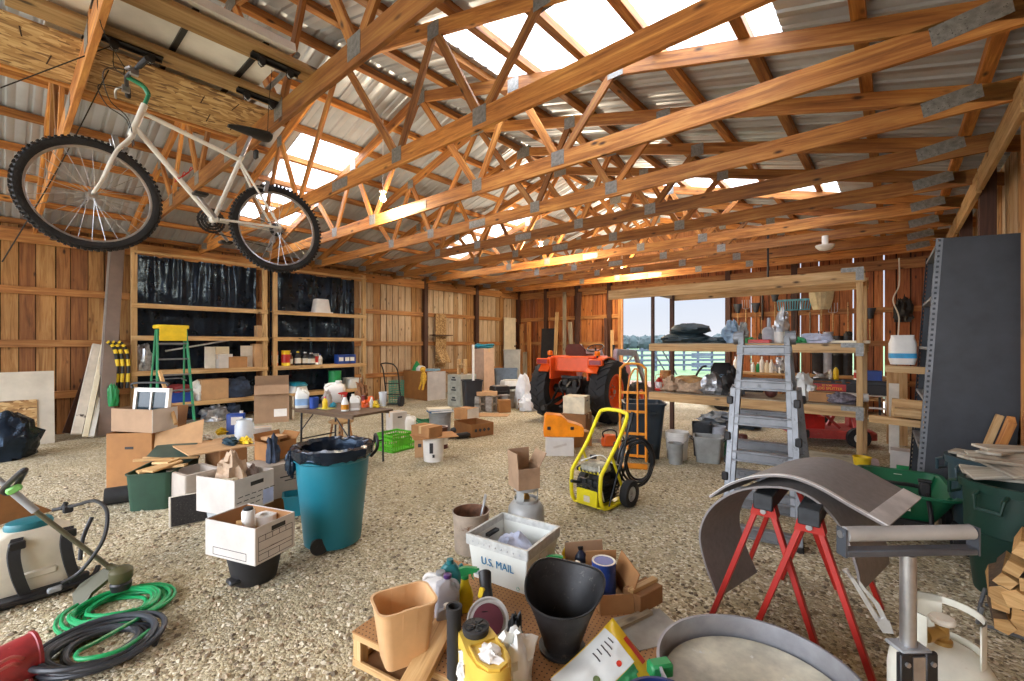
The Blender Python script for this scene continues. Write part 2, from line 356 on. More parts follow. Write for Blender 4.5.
for y0, y1 in zip(ed, ed[1:]):
    for (xa, xb, hole) in ((XM, XR+.5, HOLES[0]), (XL-.5, XM, HOLES[1])):
        if any(abs(y0-s[0]) < .01 for s in SKY): roof_strip(b, xa, hole[0], y0, y1); roof_strip(b, hole[1], xb, y0, y1)
        else: roof_strip(b, xa, xb, y0, y1)
b.box((XM, (YF+YB)/2, roofz(XM)+.02), (.4, YB-YF, .02))
ST('ceiling', b, 'roof_metal')
k = 0
for s in SKY:
    for h in HOLES:
        k += 1; b = B(); roof_strip(b, h[0]-.05, h[1]+.05, s[0]-.04, s[1]+.04); o = ST('window_%d' % k, b, 'skylight'); o['label'] = 'translucent roof panel'; o.location.z = .004
for i in range(17):                                      # purlins
    x = .55-.75*i
    o = plank('trim_%d' % (i+1), (x, YF, roofz(x)-.048), (x, YB+.3, roofz(x)-.048), .09, .089, 'truss_wood'); o['kind'] = 'structure'
def wall(name, mtx, L, z1, inward, mats, slits=(), holes=(), girts=(), wmin=.16, wmax=.24):
    """vertical boards along local x (0..L), inner face at y=0, +y outward"""
    b = B(); x = 0; R = random.Random(name); bk = B(); last = 0
    def cut(x0, x1, y0, y1, bb):
        for (h0, h1, hz) in holes:
            if x0 < h1 and x1 > h0:
                if x0 < h0: bb.bx(x0, h0, y0, y1, -.05, z1)
                if x1 > h1: bb.bx(h1, x1, y0, y1, -.05, z1)
                bb.bx(max(x0, h0), min(x1, h1), y0, y1, hz, z1); return
        bb.bx(x0, x1, y0, y1, -.05, z1)
    while x < L:
        w = R.uniform(wmin, wmax); g = R.choice((.012, .018, .022, .028))
        for s in slits:
            if abs(x+w-s) < w/2: w = s-x-.014; g = .028; bk.bx(last, s-.014, .034, .05, -.05, z1) if last < s-.1 else None; last = s+.014
        w = max(.05, w); b.m = (R.choice((2, 3, 4, 5)) if x > 11.4 else R.choice((0, 1, 1, 2))) if name == 'wall_left' else R.randrange(len(mats))  # left-wall boards beyond the rack take the pale set: painted daylight
        cut(x, min(x+w, L), 0, .022, b); x += w+g
    O_ = ST(name, b, mats); O_.matrix_world = mtx
    bk2 = B()
    e = [0]+[q for s in sorted(slits) for q in (s-.014, s+.014)]+[L]
    for q in range(0, len(e), 2): cut(e[q], e[q+1], .03, .05, bk2)
    q = ST('batten_layer', bk2, 'gap', O_)
    for (g0, g1, z) in girts:
        o = plank('girt', (g0, -.03, z), (g1, -.03, z), .05, .13, 'pine', O_); o['kind'] = 'structure'
    return O_
def frame(o, x, y): # local axes: x along wall, y outward
    x, y = V(x), V(y); return Matrix.Translation(V(o)) @ Matrix((x, y, x.cross(y))).transposed().to_4x4()
GZ = (.72, 1.65, 2.58, 3.48)
wall('wall_left', frame((XL, YF, 0), (0, 1, 0), (-1, 0, 0)), YB-YF, 3.95, 1, ['board_a', 'board_b', 'board_c', 'pale_b', 'pale_a', 'pale_c'], girts=[(0, YB-YF, z) for z in GZ])
mb = frame((XL, YB, 0), (1, 0, 0), (0, 1, 0)); H0, H1 = -6.95-XL, -3.69-XL
wb = wall('wall_back', mb, XR-XL, 3.8, 1, ['back_a', 'back_b', 'back_c', 'back_b'], slits=[.35, .55, .75, 2.9, 8.45, 9.2, 9.62, 10.02, 10.72, 11.3, 11.62], holes=[(H0, H1, 3.36)], girts=[(0, H0-.1, z) for z in GZ[1:]]+[(H1+.15, XR-XL, z) for z in (.72, 1.65, 2.45, 3.48)])
wall('wall_right', frame((XR+.12, YB, 0), (0, -1, 0), (1, 0, 0)), YB-YF, 3.95, 1, ['pale_a', 'pale_c', 'pale_b', 'board_c'], girts=[(0, YB-YF, z) for z in (.72, 1.65, 2.58)])
# gable over the back wall
b = B(); b.prism([(XL, 3.78), (XR, 3.78), (XR, roofz(XR)-.02), (XM, roofz(XM)-.02), (XL, roofz(XL)-.02)], YB+.02, YB+.05); ST('wall_back_gable', b, 'board_b')
tn = 20
def post(x, y, w=.14, d=.14, z=3.75, m='dark_post'):
    global tn; tn += 1
    o = plank('trim_%d' % tn, (x, y, -.05), (x, y, z), w, d, 'dark_post_x' if m == 'dark_post' else m, up=(0, 1, 0)); o['kind'] = 'structure'; return o
wood('dark_post_x', '4a2c1c', '33190f', '5a3826', knots=False)
for y in (8.95, 11.25, 13.6, -.7, -3): post(XL+.07, y)
for y in (.2, 2.7, 7.6, 9.7, 12): post(XR-.03, y)
post(XR-.03, 5.2, m='pine')
for x in (-10.1, -8.7, -7.4): post(x, YB-.07)
post(-3.62, YB-.07); post(.2-2.2, YB-.07); post(-7.02, YB-.05, .12, .1, m='pine'); 
for (p, q) in (((XL+.09, YF, 3.52), (XL+.09, YB, 3.52)), ((XL+.06, YB-.1, 3.5), (XR, YB-.1, 3.5))):
    tn += 1; o = plank('trim_%d' % tn, p, q, .05, .24, 'pine'); o['kind'] = 'structure'
ys = [-5, -.1, 4.9, 7.25, 9.55, 11.9, 13.7]
for y0, y1 in zip(ys, ys[1:]):
    tn += 1; o = plank('trim_%d' % tn, (XR-.12, y0+.1, 3.5), (XR-.12, y1, 3.5), .045, .24, 'lumber'); o['kind'] = 'structure'
tn += 1; o = plank('trim_%d' % tn, (-6.95, YB-.04, 3.42), (-3.6, YB-.04, 3.42), .09, .2, 'pine'); o['kind'] = 'structure'
# ---------------------------------------------------------------- roof trusses
ZB = 3.58
ORD = ['nearest', 'second', 'third', 'fourth', 'fifth', 'sixth', 'seventh', 'eighth', 'ninth', 'tenth', 'eleventh']
def zt(x): return roofz(x)-.089-.155/2-.005
def truss(y, label):
    t = T('roof_truss', label, 'truss', (XM, y, ZB), group='timber roof trusses')
    def P(x, z): return (x-XM, 0, z-ZB)
    plank('bottom_chord', P(XL+.12, ZB+.092), P(XR-.1, ZB+.092), .042, .184, 'truss_wood', t)
    for s in (1, -1):
        xe = XR+.3 if s > 0 else XL-.3
        plank('top_chord', P(xe, zt(xe)), P(XM, zt(XM)), .042, .15, 'truss_wood', t)
    zc = ZB+.092
    for s in (1, -1):
        pts = [(0, 1), (1.23, 0), (1.85, 1), (2.5, 0), (3.2, 1)]
        for (a, ta), (c, tc) in zip(pts, pts[1:]):
            pa = (XM+s*a, zt(XM+s*a) if ta else zc); pc = (XM+s*c, zt(XM+s*c) if tc else zc)
            plank('web', P(*pa), P(*pc), .038, .089, 'truss_wood', t, up=(0, 1, 0)) if False else plank('web', P(*pa), P(*pc), .037, .089, 'truss_wood', t, up=(0, 0, 1))
        for (a, ta) in pts[1:]:
            for fy in (-1, 1):
                g = B(); x = XM+s*a; z = (zt(x)-.02 if ta else zc+.03); g.box((x-XM, fy*.0235, z-ZB), (.17, .003, .16)); O('gusset_plate', g, 'galv', t)
        hx = .36 if s > 0 else 2*XM-.36
        for fy in (-1, 1):
            g = B(); g.box((hx-XM, fy*.0235, .125), (.37, .003, .13), (0, -s*9, 0)); O('gusset_plate', g, 'galv', t)
    for fy in (-1, 1):
        g = B(); g.box((0, fy*.0235, .09), (.38, .003, .12)); O('gusset_plate', g, 'galv', t)
        g = B(); g.box((0, fy*.0235, zt(XM)-ZB-.02), (.3, .003, .2)); O('gusset_plate', g, 'galv', t)
    return t
t0 = None
for k in range(11):
    lab = 'orange timber roof truss, %s one counted from the bicycle end' % ORD[k] if k else 'orange timber roof truss cut by the picture edge above the front wheel of the bicycle'
    y = .40+1.22*k
    t0 = truss(y, lab) if t0 is None else dup(t0, (XM, y, ZB), label=lab)
# ---------------------------------------------------------------- camera, light
cam = bpy.data.cameras.new('camera'); cam.sensor_width = 36; cam.lens = F/1024*36; cam.shift_y = (HZ-340.5)/1024; cam.clip_end = 900; cam.clip_start = .03
co = bpy.data.objects.new('camera', cam); COL.objects.link(co); co.location = (0, 0, CH); co.rotation_euler = (PI/2, 0, YAW); SC.camera = co
ZEN = 13.0
w = bpy.data.worlds.new('world'); SC.world = w; w.use_nodes = True; nt = w.node_tree; bg = nt.nodes['Background']; L = nt.links.new
tc = nt.nodes.new('ShaderNodeTexCoord')
dt = nd(nt, 'ShaderNodeVectorMath', operation='DOT_PRODUCT'); L(tc.outputs['Generated'], dt.inputs[0]); dt.inputs[1].default_value = V((-.1, -.22, .97)).normalized()
sx = nt.nodes.new('ShaderNodeSeparateXYZ'); L(tc.outputs['Generated'], sx.inputs[0])
r = ramp(nt, [(0, 'f4f6fb'), (.12, 'd9e6fb'), (.45, 'b4cef8'), (1, '9fc0f5')], sx.outputs['Z'])
mr = nd(nt, 'ShaderNodeMapRange'); mr.inputs[1].default_value = -.1; mr.inputs[2].default_value = .75; mr.inputs[3].default_value = 1.0; mr.inputs[4].default_value = ZEN; mr.interpolation_type = 'SMOOTHSTEP'
L(dt.outputs['Value'], mr.inputs[0])
mx = nd(nt, 'ShaderNodeMix', data_type='RGBA'); mx.inputs[7].default_value = lin('eef3ff'); m2 = nd(nt, 'ShaderNodeMapRange'); m2.inputs[1].default_value = -.35; m2.inputs[2].default_value = .4; L(dt.outputs['Value'], m2.inputs[0]); L(m2.outputs[0], mx.inputs[0]); L(r.outputs[0], mx.inputs[6])
L(mx.outputs[2], bg.inputs['Color']); L(mr.outputs[0], bg.inputs['Strength'])
SC.view_settings.view_transform = 'Standard'; SC.view_settings.look = 'None'; SC.view_settings.gamma = 1; SC.view_settings.use_curve_mapping = False
SC.view_settings.exposure = -.02
SC.cycles.max_bounces = 8; SC.cycles.diffuse_bounces = 5; SC.cycles.use_denoising = True
def portal(loc, rot, sx, sy):
    l = bpy.data.lights.new('sky_portal', 'AREA'); l.shape = 'RECTANGLE'; l.size = sx; l.size_y = sy; l.cycles.is_portal = True
    o = bpy.data.objects.new('sky_portal', l); COL.objects.link(o); o.location = loc; o.rotation_euler = rot
portal((XM, YF-.1, 2.4), (PI/2, 0, 0), 12.3, 4.7)                      # the open front end, facing +Y
portal(((H0+H1)/2+XL, YB+.1, 1.7), (-PI/2, 0, 0), H1-H0, 3.4)          # the doorway, facing -Y
# ---------------------------------------------------------------- shared materials
M('black', '1b1b1c', .45, 0, .2, 9); M('rubber', '232324', .75, 0, .18, 20, .3, 80); M('matt_black', '262627', .7, 0, .15, 9)
M('steel', 'b9bbbd', .32, .85, .08, 12); M('alu', '7f8285', .45, .65, .07, 8, spots=('65686a', 14, .6)); M('dark_steel', '3e4144', .45, .6, .15, 10); M('grey_paint', '8f9294', .45, .1, .08, 6)
M('white', 'e9e7e0', .45, 0, .04, 5); M('off_white', 'd8d2c2', .5, 0, .06, 5); M('cream', 'e6dcc0', .45, 0, .05, 5)
M('red', 'b3261e', .4, 0, .12, 6); M('orange', 'e2601c', .4, 0, .08, 6); M('yellow', 'e7c628', .42, 0, .07, 6); M('blue', '23489c', .4, 0, .1, 6); M('green', '1f8a4c', .42, 0, .1, 6); M('teal', '1c7f93', .42, 0, .06, 4); M('dark_green', '20412f', .5, 0, .12, 5)
M('bike_white', 'e8e6dc', .3, 0, .03, 4); M('bike_green', '2f8f6a', .35)
M('rope', 'd9d5c8', .8); M('dark_rope', '2c2924', .8)
M('bulb_glow', 'ffe2a8', .3, emis=60.0)
# ---------------------------------------------------------------- bicycle
bk = T('bicycle', 'white mountain bicycle hanging level from rope pulleys under the roof', 'bicycle', (-3.72, 1.45, 2.225), -90)
def wheel(x):
    R = .335; c = V((x, 0, .335))
    def ring(r0, prof, n=64): # prof: (dr, y)
        b = B(); rings = [[V((x+(r0+dr)*math.cos(2*PI*i/n), y, .335+(r0+dr)*math.sin(2*PI*i/n))) for i in range(n)] for dr, y in prof]
        return b.loft(rings, loop=True)
    ty = ring(R, [(-.046, -.016), (-.03, -.026), (-.01, -.024), (0, -.01), (0, .01), (-.01, .024), (-.03, .026), (-.046, .016)])
    for i in range(72):
        a = 2*PI*i/72
        for (yy, oo) in ((-.014, 0), (.014, .5)):
            q = a+oo*2*PI/72; ty.at((x+(R+.002)*math.cos(q), yy, .335+(R+.002)*math.sin(q)), (0, -math.degrees(q)+90, 0)); ty.box((0, 0, 0), (.014, .022, .012)); ty.off()
    w = O('wheel', ring(.295, [(-.018, -.009), (-.012, -.012), (.0, -.012), (-.003, -.008), (-.003, .008), (0, .012), (-.012, .012), (-.018, .009)]), 'steel', bk)
    O('tyre', ty, 'rubber', w)
    sp = B()
    for i in range(28):
        a = 2*PI*i/28; s = 1 if i % 2 else -1; q = a+(.5 if (i//2) % 2 else -.5)
        sp.tube([(x+.02*math.cos(q), s*.03, .335+.02*math.sin(q)), (x+.279*math.cos(a), 0, .335+.279*math.sin(a))], .0018, 5)
    O('spoke_set', sp, 'steel', w)
    h = B(); h.rod([((x, -.05, .335), .006), ((x, -.035, .335), .009), ((x, -.034, .335), .024), ((x, -.029, .335), .024), ((x, -.028, .335), .014), ((x, .028, .335), .014), ((x, .029, .335), .024), ((x, .034, .335), .024), ((x, .035, .335), .009), ((x, .05, .335), .006)])
    O('hub', h, 'steel', w)
wheel(0); wheel(1.08)
BBk, SCl, HT, HB = V((.44, 0, .32)), V((.27, 0, .80)), V((.835, 0, .97)), V((.885, 0, .80))
f = B(); f.cyl(BBk, SCl+(SCl-BBk)*.06, .015); f.cyl(SCl, HT-(HT-HB)*.2, .015); f.cyl(BBk, HB-(HB-HT)*.15, .0175); f.cyl(HB-(HT-HB)*.1, HT+(HT-HB)*.12, .019); f.cyl(BBk+V((0, -.035, 0)), BBk+V((0, .035, 0)), .022)
for s in (-1, 1):
    f.tube([BBk+V((-.03, s*.03, 0)), (.2, s*.045, .33), (0, s*.062, .335)], .009); f.tube([SCl+V((0, s*.012, -.02)), (.15, s*.045, .57), (0, s*.062, .335)], .0085)
O('frame', f, 'bike_white', bk)
f = B(); f.cyl(HB, HB-(HT-HB)*.25, .02); cr = HB-(HT-HB)*.3
for s in (-1, 1): f.tube([cr+V((0, s*.01, .02)), cr+V((.0, s*.045, -.01)), (.975, s*.055, .62), (1.03, s*.055, .45), (1.08, s*.05, .335)], .014, 10, sm=5, r2=.009)
O('fork', f, 'bike_white', bk)
f = B(); st = HT+(HT-HB)*.55; f.cyl(HT, st, .012); f.tube([st, st+V((.03, 0, .045)), st+V((.11, 0, .07))], .015, sm=4); O('stem', f, 'bike_green', bk)
hb = st+V((.11, 0, .07)); f = B(); f.tube([hb+V((-.05, -.3, .01)), hb+V((-.02, -.14, .0)), hb, hb+V((-.02, .14, 0)), hb+V((-.05, .3, .01))], .012, sm=4); hbar = O('handlebar', f, 'black', bk)
for s in (-1, 1):
    f = B(); f.cyl(hb+V((-.031, s*.19, .004)), hb+V((-.051, s*.31, .01)), .0165); O('grip', f, 'rubber', hbar)
    f = B(); f.tube([hb+V((-.02, s*.15, 0)), hb+V((.03, s*.17, -.03)), hb+V((.02, s*.26, -.05))], .007, sm=3); f.box(hb+V((-.015, s*.14, -.02)), (.04, .03, .04)); O('brake_lever', f, 'steel', hbar)
    f = B(); f.tube([hb+V((-.01, s*.15, -.02)), hb+V((.12, s*.12, -.06)), hb+V((.09, s*.05, -.2)), HB+V((.03, s*.02, .06)), HB+V((0, s*.02, -.1))], .003, 6, sm=6); O('brake_cable', f, 'black', bk)
sa = SCl+(SCl-BBk)*.42; f = B(); f.cyl(SCl, sa, .0125); O('seat_post', f, 'steel', bk)
f = B(); rings = []
for (x, w_, h) in ((.15, .018, .0), (.1, .024, .012), (.03, .04, .02), (-.05, .075, .022), (-.11, .085, .024), (-.14, .06, .018)):
    rings.append([sa+V((x, w_*math.cos(a), .03+h*.4+(h*.9+.012)*math.sin(a))) for a in [2*PI*i/12 for i in range(12)]])
f.loft(rings); f.tube([sa+V((.08, .02, .022)), sa+V((-.08, .03, .018))], .004, 6); f.tube([sa+V((.08, -.02, .022)), sa+V((-.08, -.03, .018))], .004, 6); O('saddle', f, 'black', bk)
f = B()
for r, y in ((.088, -.055), (.068, -.048), (.05, -.042)):
    n = 48; rg = [[BBk+V(((r+(.004 if i % 2 else 0)*k-(.014 if not k else 0))*math.cos(2*PI*i/n), y+dy, (r+(.004 if i % 2 else 0)*k-(.014 if not k else 0))*math.sin(2*PI*i/n))) for i in range(n)] for (k, dy) in ((1, 0), (1, .003), (0, .003), (0, 0))]
    f.loft(rg, loop=True)
for i in range(5): a = 2*PI*i/5; f.bar(BBk+V((0, -.05, 0)), BBk+V((.078*math.cos(a), -.053, .078*math.sin(a))), .012, .004, (0, 1, 0))
O('chainring', f, 'dark_steel', bk)
for s, a in ((-1, -2.3), (1, .84)):
    e = BBk+V((.17*math.cos(a), s*.075, .17*math.sin(a))); f = B(); f.bar(BBk+V((0, s*.065, 0)), e, .012, .022, (0, 0, 1), .003); cr_ = O('crank_arm', f, 'steel', bk)
    f = B(); f.box(e+V((0, s*.055, 0)), (.085, .075, .02), None, .006); f.cyl(e, e+V((0, s*.03, 0)), .006); O('pedal', f, 'black', cr_)
f = B()
for i in range(7): f.cyl((0, -.030-.004*i, .335), (0, -.032-.004*i, .335), .052-.004*i, n=24)
O('sprocket_cluster', f, 'dark_steel', bk)
f = B(); f.tube([BBk+V((0, -.05, .088)), (0, -.045, .385)], .0035, 5); f.tube([BBk+V((-.02, -.05, -.086)), (.05, -.045, .19), (.03, -.045, .23)], .0035, 5); O('chain', f, 'dark_steel', bk)
f = B(); f.bar((0, -.05, .32), (.04, -.05, .2), .012, .03, (1, 0, 0)); f.cyl((.02, -.055, .25), (.02, -.045, .25), .022); f.cyl((.045, -.055, .18), (.045, -.045, .18), .022); O('rear_derailleur', f, 'steel', bk)
f = B(); q = BBk+(HB-BBk)*.42; n_ = V((.33, 0, .94)).normalized()
for k in range(2): f.tube([q+V((.03, .05-.1*k, .02)), q+V((-.05, .05-.1*k, .11))], .003, 6)
for z in (0, .5, 1): f.tube([q+V((.03-.08*z, .05, .02+.09*z)), q+V((.03-.08*z, 0, .045+.09*z)), q+V((.03-.08*z, -.05, .02+.09*z))], .003, 6, sm=3)
O('bottle_cage', f, 'red', bk, label='dark red bottle cage')
for (x, z, sgn) in ((.955, .70, 1), (.12, .66, -1)):
    f = B()
    for s in (-1, 1): f.box((x+sgn*.02, s*.045, z-.02), (.03, .012, .09), (0, sgn*12, 0), .003); f.box((x-sgn*.012, s*.022, z-.035), (.055, .01, .012))
    O('brake_arms', f, 'steel', bk)
f = B(); f.box((.16, 0, .88), (.03, .05, .07), None, .01); O('rear_reflector', f, 'black', bk)
# ---------------------------------------------------------------- boards, platform and hoists above it
zc = ZB+.184
wood('loft_board', 'a98558', '7e5c36', 'c4a074')
def board_thing(name, label, cat, p, q, w, h, m, group=None):
    o = plank(name, p, q, w, h, m); return tag(o, label, cat, group)
board_thing('lumber_board', 'flat unpainted board across the trusses nearer the white panel, with a black pulley rail', 'board', (-3.52, .02, zc+.021), (-3.52, 1.78, zc+.021), .19, .04, 'loft_board')
board_thing('lumber_board', 'flat unpainted board across the roof trusses straight above the bicycle handlebar', 'board', (-4.12, .02, zc+.021), (-4.12, 1.78, zc+.021), .19, .04, 'loft_board')
board_thing('lumber_board', 'orange edge board along the strand board loft behind the bicycle', 'board', (-5.16, -3, zc+.07), (-5.16, 1.72, zc+.07), .05, .14, 'truss_wood')
f = B(); f.box((0, 0, 0), (2.44, .8, .012)); rr = random.Random(4); f.m = 1
for i in range(9): f.box((rr.uniform(-.9, 1.1), rr.uniform(-.28, .28), -.0065), (.008, rr.uniform(.1, .2), .002), (0, 0, rr.uniform(-8, 8)))
S('osb_sheet', f, ['osb', 'gap'], 'strand board sheet laid over the trusses as a loft beyond the bicycle saddle', 'board', (-4.70, .52, zc+.007), 90)
f = B(); f.box((0, 0, 0), (2.4, .8, .012)); S('osb_sheet', f, ['osb'], 'strand board loft sheet in the picture corner above the front wheel', 'board', (-4.74, -1.93, zc+.008), 90)
pn = T('truck_bed_cover', 'white ribbed panel with black strips stored on boards in the roof trusses', 'panel', (-3.98, .82, zc+.05), 90)
f = B()
f.loft([[V((x, y*1, z)) for (y, z) in ((-.62, .0), (-.60, .07), (-.5, .1), (0, .11), (.5, .1), (.6, .07), (.62, 0), (.6, .004), (.5, .03), (0, .03), (-.5, .03), (-.6, .004))] for x in (-.62, -.6, .55, .62)])
O('shell', f, 'white', pn)
for x in (-.42, .02, .45):
    f = B(); f.box((x, 0, .022), (.035, 1.05, .02)); O('rubber_strip', f, 'black', pn)
f = B(); f.tube([(.64, -.6, 0), (.68, -.3, .02), (.69, 0, .03), (.68, .3, .02), (.64, .6, 0)], .018, 8, sm=4); O('edge_rail', f, 'alu', pn)
def bracket(x, y, label, z=zc-.002):
    t = T('pulley_bracket', label, 'pulley', (x, y, z), 90)
    f = B(); f.box((0, 0, -.006), (.34, .05, .012)); f.box((0, .024, -.016), (.34, .004, .03)); O('rail', f, 'black', t)
    for s in (-1, 1):
        f = B(); 
        for dy in (-.014, .014): f.prism([(s*.1-.026, 0), (s*.1+.026, 0), (s*.1+.022, -.06), (s*.1, -.078), (s*.1-.022, -.06)], dy-.002, dy+.002)
        pl = O('pulley_cheek', f, 'matt_black', t)
        f = B(); f.cyl((s*.1, -.01, -.05), (s*.1, .01, -.05), .02); O('pulley_wheel', f, 'grey_paint', pl)
bracket(-3.52, .27, 'black pulley rail on the board nearest the white panel, at the handlebar end')
bracket(-4.1, .62, 'black pulley rail directly above the bicycle handlebar')
bracket(-3.52, 1.36, 'black pulley rail at the far end of the board nearest the white panel')
bracket(-4.1, 1.45, 'black pulley rail above the bicycle saddle')
def rope(label, pts, r=.0025, m='dark_rope', name='hanging_rope'): f = B(); f.tube(pts, r, 5, sm=4); return S(name, f, m, label, 'rope')
hw = bk.matrix_world if False else None
hbw = V((-3.72, 1.45-hb.x, 2.225+hb.z)); saw = V((-3.72, 1.45-sa.x, 2.225+sa.z))
rope('thin dark hoist rope running down to the bicycle handlebar', [(-3.52, .37, zc-.05), (-3.6, .4, 3.55), hbw+V((.02, 0, .02))])
rope('thin dark hoist rope from the pulley rail above the handlebar', [(-4.1, .52, zc-.05), (-3.95, .5, 3.5), hbw+V((-.05, .02, .02))])
rope('thin dark hoist rope holding the bicycle saddle', [(-3.52, 1.33, zc-.07), (-3.66, 1.36, 3.5), saw+V((0, .12, .03))])
rope('long black rope stretched from the picture edge to the pulley rail above the handlebar', [G(0, 88, 3.3), (-4.1, .52, zc-.04)], .004)
rope('black rope hanging behind the front wheel of the bicycle', [(-4.6, .55, zc), G(60, 165, 2.9), G(2, 262, 2.2)], .004)
# ---------------------------------------------------------------- lamps in the roof
for (u, v, d, lab) in ((383, 198, 6.8, 'lit bare bulb among the trusses, the one nearest the bicycle'), (541, 246, 10.1, 'lit bare bulb among the trusses in the middle of the barn'), (622, 269, 13.0, 'lit bare bulb among the trusses above the doorway end')):
    p = AD(u, v, d); t = T('ceiling_bulb', lab, 'light bulb', p)
    f = B(); f.lathe([(.004, -.06), (.035, -.045), (.045, -.015), (.035, .02), (.02, .045), (.018, .06)], 16); O('bulb', f, 'bulb_glow', t)
    f = B(); f.lathe([(.022, .05), (.03, .06), (.055, .09), (.055, .11), (.02, .115)], 16); f.cyl((0, 0, .11), (0, 0, zt(p.x)-p.z), .006, n=6); O('socket', f, 'white', t)
    l = bpy.data.lights.new('bulb_light', 'POINT'); l.energy = {383: 110, 541: 220, 622: 320}[u]; l.color = (1, .82, .58); l.shadow_soft_size = .06; o = bpy.data.objects.new('bulb_light', l); COL.objects.link(o); o.location = p+V((0, 0, -.14))
t = T('dome_lamp', 'unlit white dome lamp under a truss above the tall grey shelving', 'lamp', AD(825, 247, 7.9)); f = B(); f.lathe([(.01, -.07), (.09, -.05), (.14, 0), (.15, .03), (.06, .05)], 20); O('dome', f, 'white', t); f = B(); f.cyl((0, 0, .04), (0, 0, .2), .05); O('mount', f, 'white', t)
f = B(); f.tube([AD(897, 345, 9.0), AD(899, 318, 9), AD(893, 300, 9), AD(899, 285, 9), AD(899, 258, 9)], .012, 6, sm=5); S('rope_length', f, 'off_white', 'pale cord dangling from the last trusses beside the grey shelving', 'cord')
# ---------------------------------------------------------------- kit of everyday containers
M('carton', 'a87a4c', .75, 0, .07, 5); M('carton_dark', '8a5f36', .75, 0, .08, 5); M('carton_light', 'c0986c', .75, 0, .06, 5); M('carton_orange', '9c6b38', .72, 0, .07, 5); M('carton_pale', '9f8164', .75, 0, .05, 5)
M('box_white', 'cac4bc', .65, 0, .05, 4); M('box_grey', 'b8aea2', .65, 0, .06, 4); M('tape', 'c9a878', .3); M('ink', '3b3a3c', .7); M('ink_blue', '3a6f9c', .6); M('paper', 'eeece6', .7, 0, .03); M('brown_paper', 'b39a80', .8, 0, .12, 12)
M('clear_plastic', 'dfe6ea', .15, 0, .03, 5, alpha=.45); M('milky', 'e8ebe6', .35, 0, .04, 5); M('foil', 'a9adb2', .3, .7, .2, 14); M('black_film', '161c26', .2, 0, .25, 6, .5, 14)
MATS['black_film'].node_tree.nodes['Principled BSDF'].inputs['Specular Tint'].default_value = (.5, .72, 1, 1)  # blue tint imitates sky light shining on the black film
M('brass', 'a8854a', .4, .7); M('rust', '6e4c38', .8, .2, .3, 10); M('concrete', '9c968c', .9, 0, .12, 20, .4, 60); M('denim', '2f3a4c', .85, 0, .2, 10); M('olive', '5f5f42', .55, 0, .12, 8); M('cork', 'b5895a', .8)
def at(t, p): return t
def carton(label, loc, rz, d, m='carton', flaps=None, op=True, cat='box', name='cardboard_box', tape=True, group=None, slot=None, th=.006, fl=.3):
    """d = (width, depth, height); flaps = {side: angle in degrees from upright outward}, sides n s e w"""
    t = T(name, label, cat, loc, rz, group); sx, sy, sz = d; f = B()
    if op: f.tray(sx, sy, sz, th, .003, n=1)
    else: f.box((0, 0, sz/2), (sx, sy, sz), None, .004)
    O('body', f, m, t)
    if not op and tape:
        f = B(); f.box((0, 0, sz+.0006), (sx+.001, .05, .0012)); f.box((sx/2+.0006, 0, sz-.05), (.0012, .05, .1)); f.box((-sx/2-.0006, 0, sz-.05), (.0012, .05, .1)); O('tape_strip', f, 'tape', t)
    for k, a in (flaps or {}).items():
        W = sy if k in 'ew' else sx; Lf = min(sx, sy)*(.5 if len(flaps) > 2 else .48) if fl == .3 else fl
        f = B(); f.box((0, 0, Lf/2), (W-.008, th, Lf)); rz_ = {'s': 0, 'e': 90, 'n': 180, 'w': 270}[k]
        o = O('flap', f, m, t); px = {'s': (0, -sy/2+th/2), 'n': (0, sy/2-th/2), 'e': (sx/2-th/2, 0), 'w': (-sx/2+th/2, 0)}[k]
        o.matrix_local = Matrix.Translation((px[0], px[1], sz)) @ Matrix.Rotation(math.radians(rz_), 4, 'Z') @ Matrix.Rotation(math.radians(a), 4, 'X')
    if slot:
        for k in slot:
            f = B(); W = .09
            if k in 'ns': f.box((0, (sy/2+.0008)*(1 if k == 'n' else -1), sz*.74), (W, .0016, .028), None, .0005)
            else: f.box(((sx/2+.0008)*(1 if k == 'e' else -1), 0, sz*.74), (.0016, W, .028))
            O('hand_hole', f, 'black', t)
    return t
def printed(t, side, d, w, h, z, rows=(.33, .66), cols=(), dx=0, m='ink', th=.004, words=()):
    """ruled printed panel on one side of a box d = (sx, sy, sz)"""
    f = B(); n = V({'s': (0, -1, 0), 'n': (0, 1, 0), 'e': (1, 0, 0), 'w': (-1, 0, 0)}[side]); a = V((0, 0, 1)); r = a.cross(n)*-1 if False else n.cross(a)*-1
    o = n*((d[1] if side in 'ns' else d[0])/2+.0009)+V((0, 0, z))+r*dx
    def seg(x0, y0, x1, y1):
        p, q = o+r*x0+a*y0, o+r*x1+a*y1; f.bar(p, q, th if abs(y1-y0) < 1e-6 else .001, .001 if abs(y1-y0) < 1e-6 else th, n) if False else f.bar(p, q, th, .0012, n)
    for y in (0, h, *[h*k for k in rows]): seg(-w/2, y, w/2, y)
    for x in (-w/2, w/2): seg(x, 0, x, h)
    for (x, y0, y1) in cols: seg(-w/2+w*x, h*y0, -w/2+w*x, h*y1)
    return O('printed_panel', f, m, t)
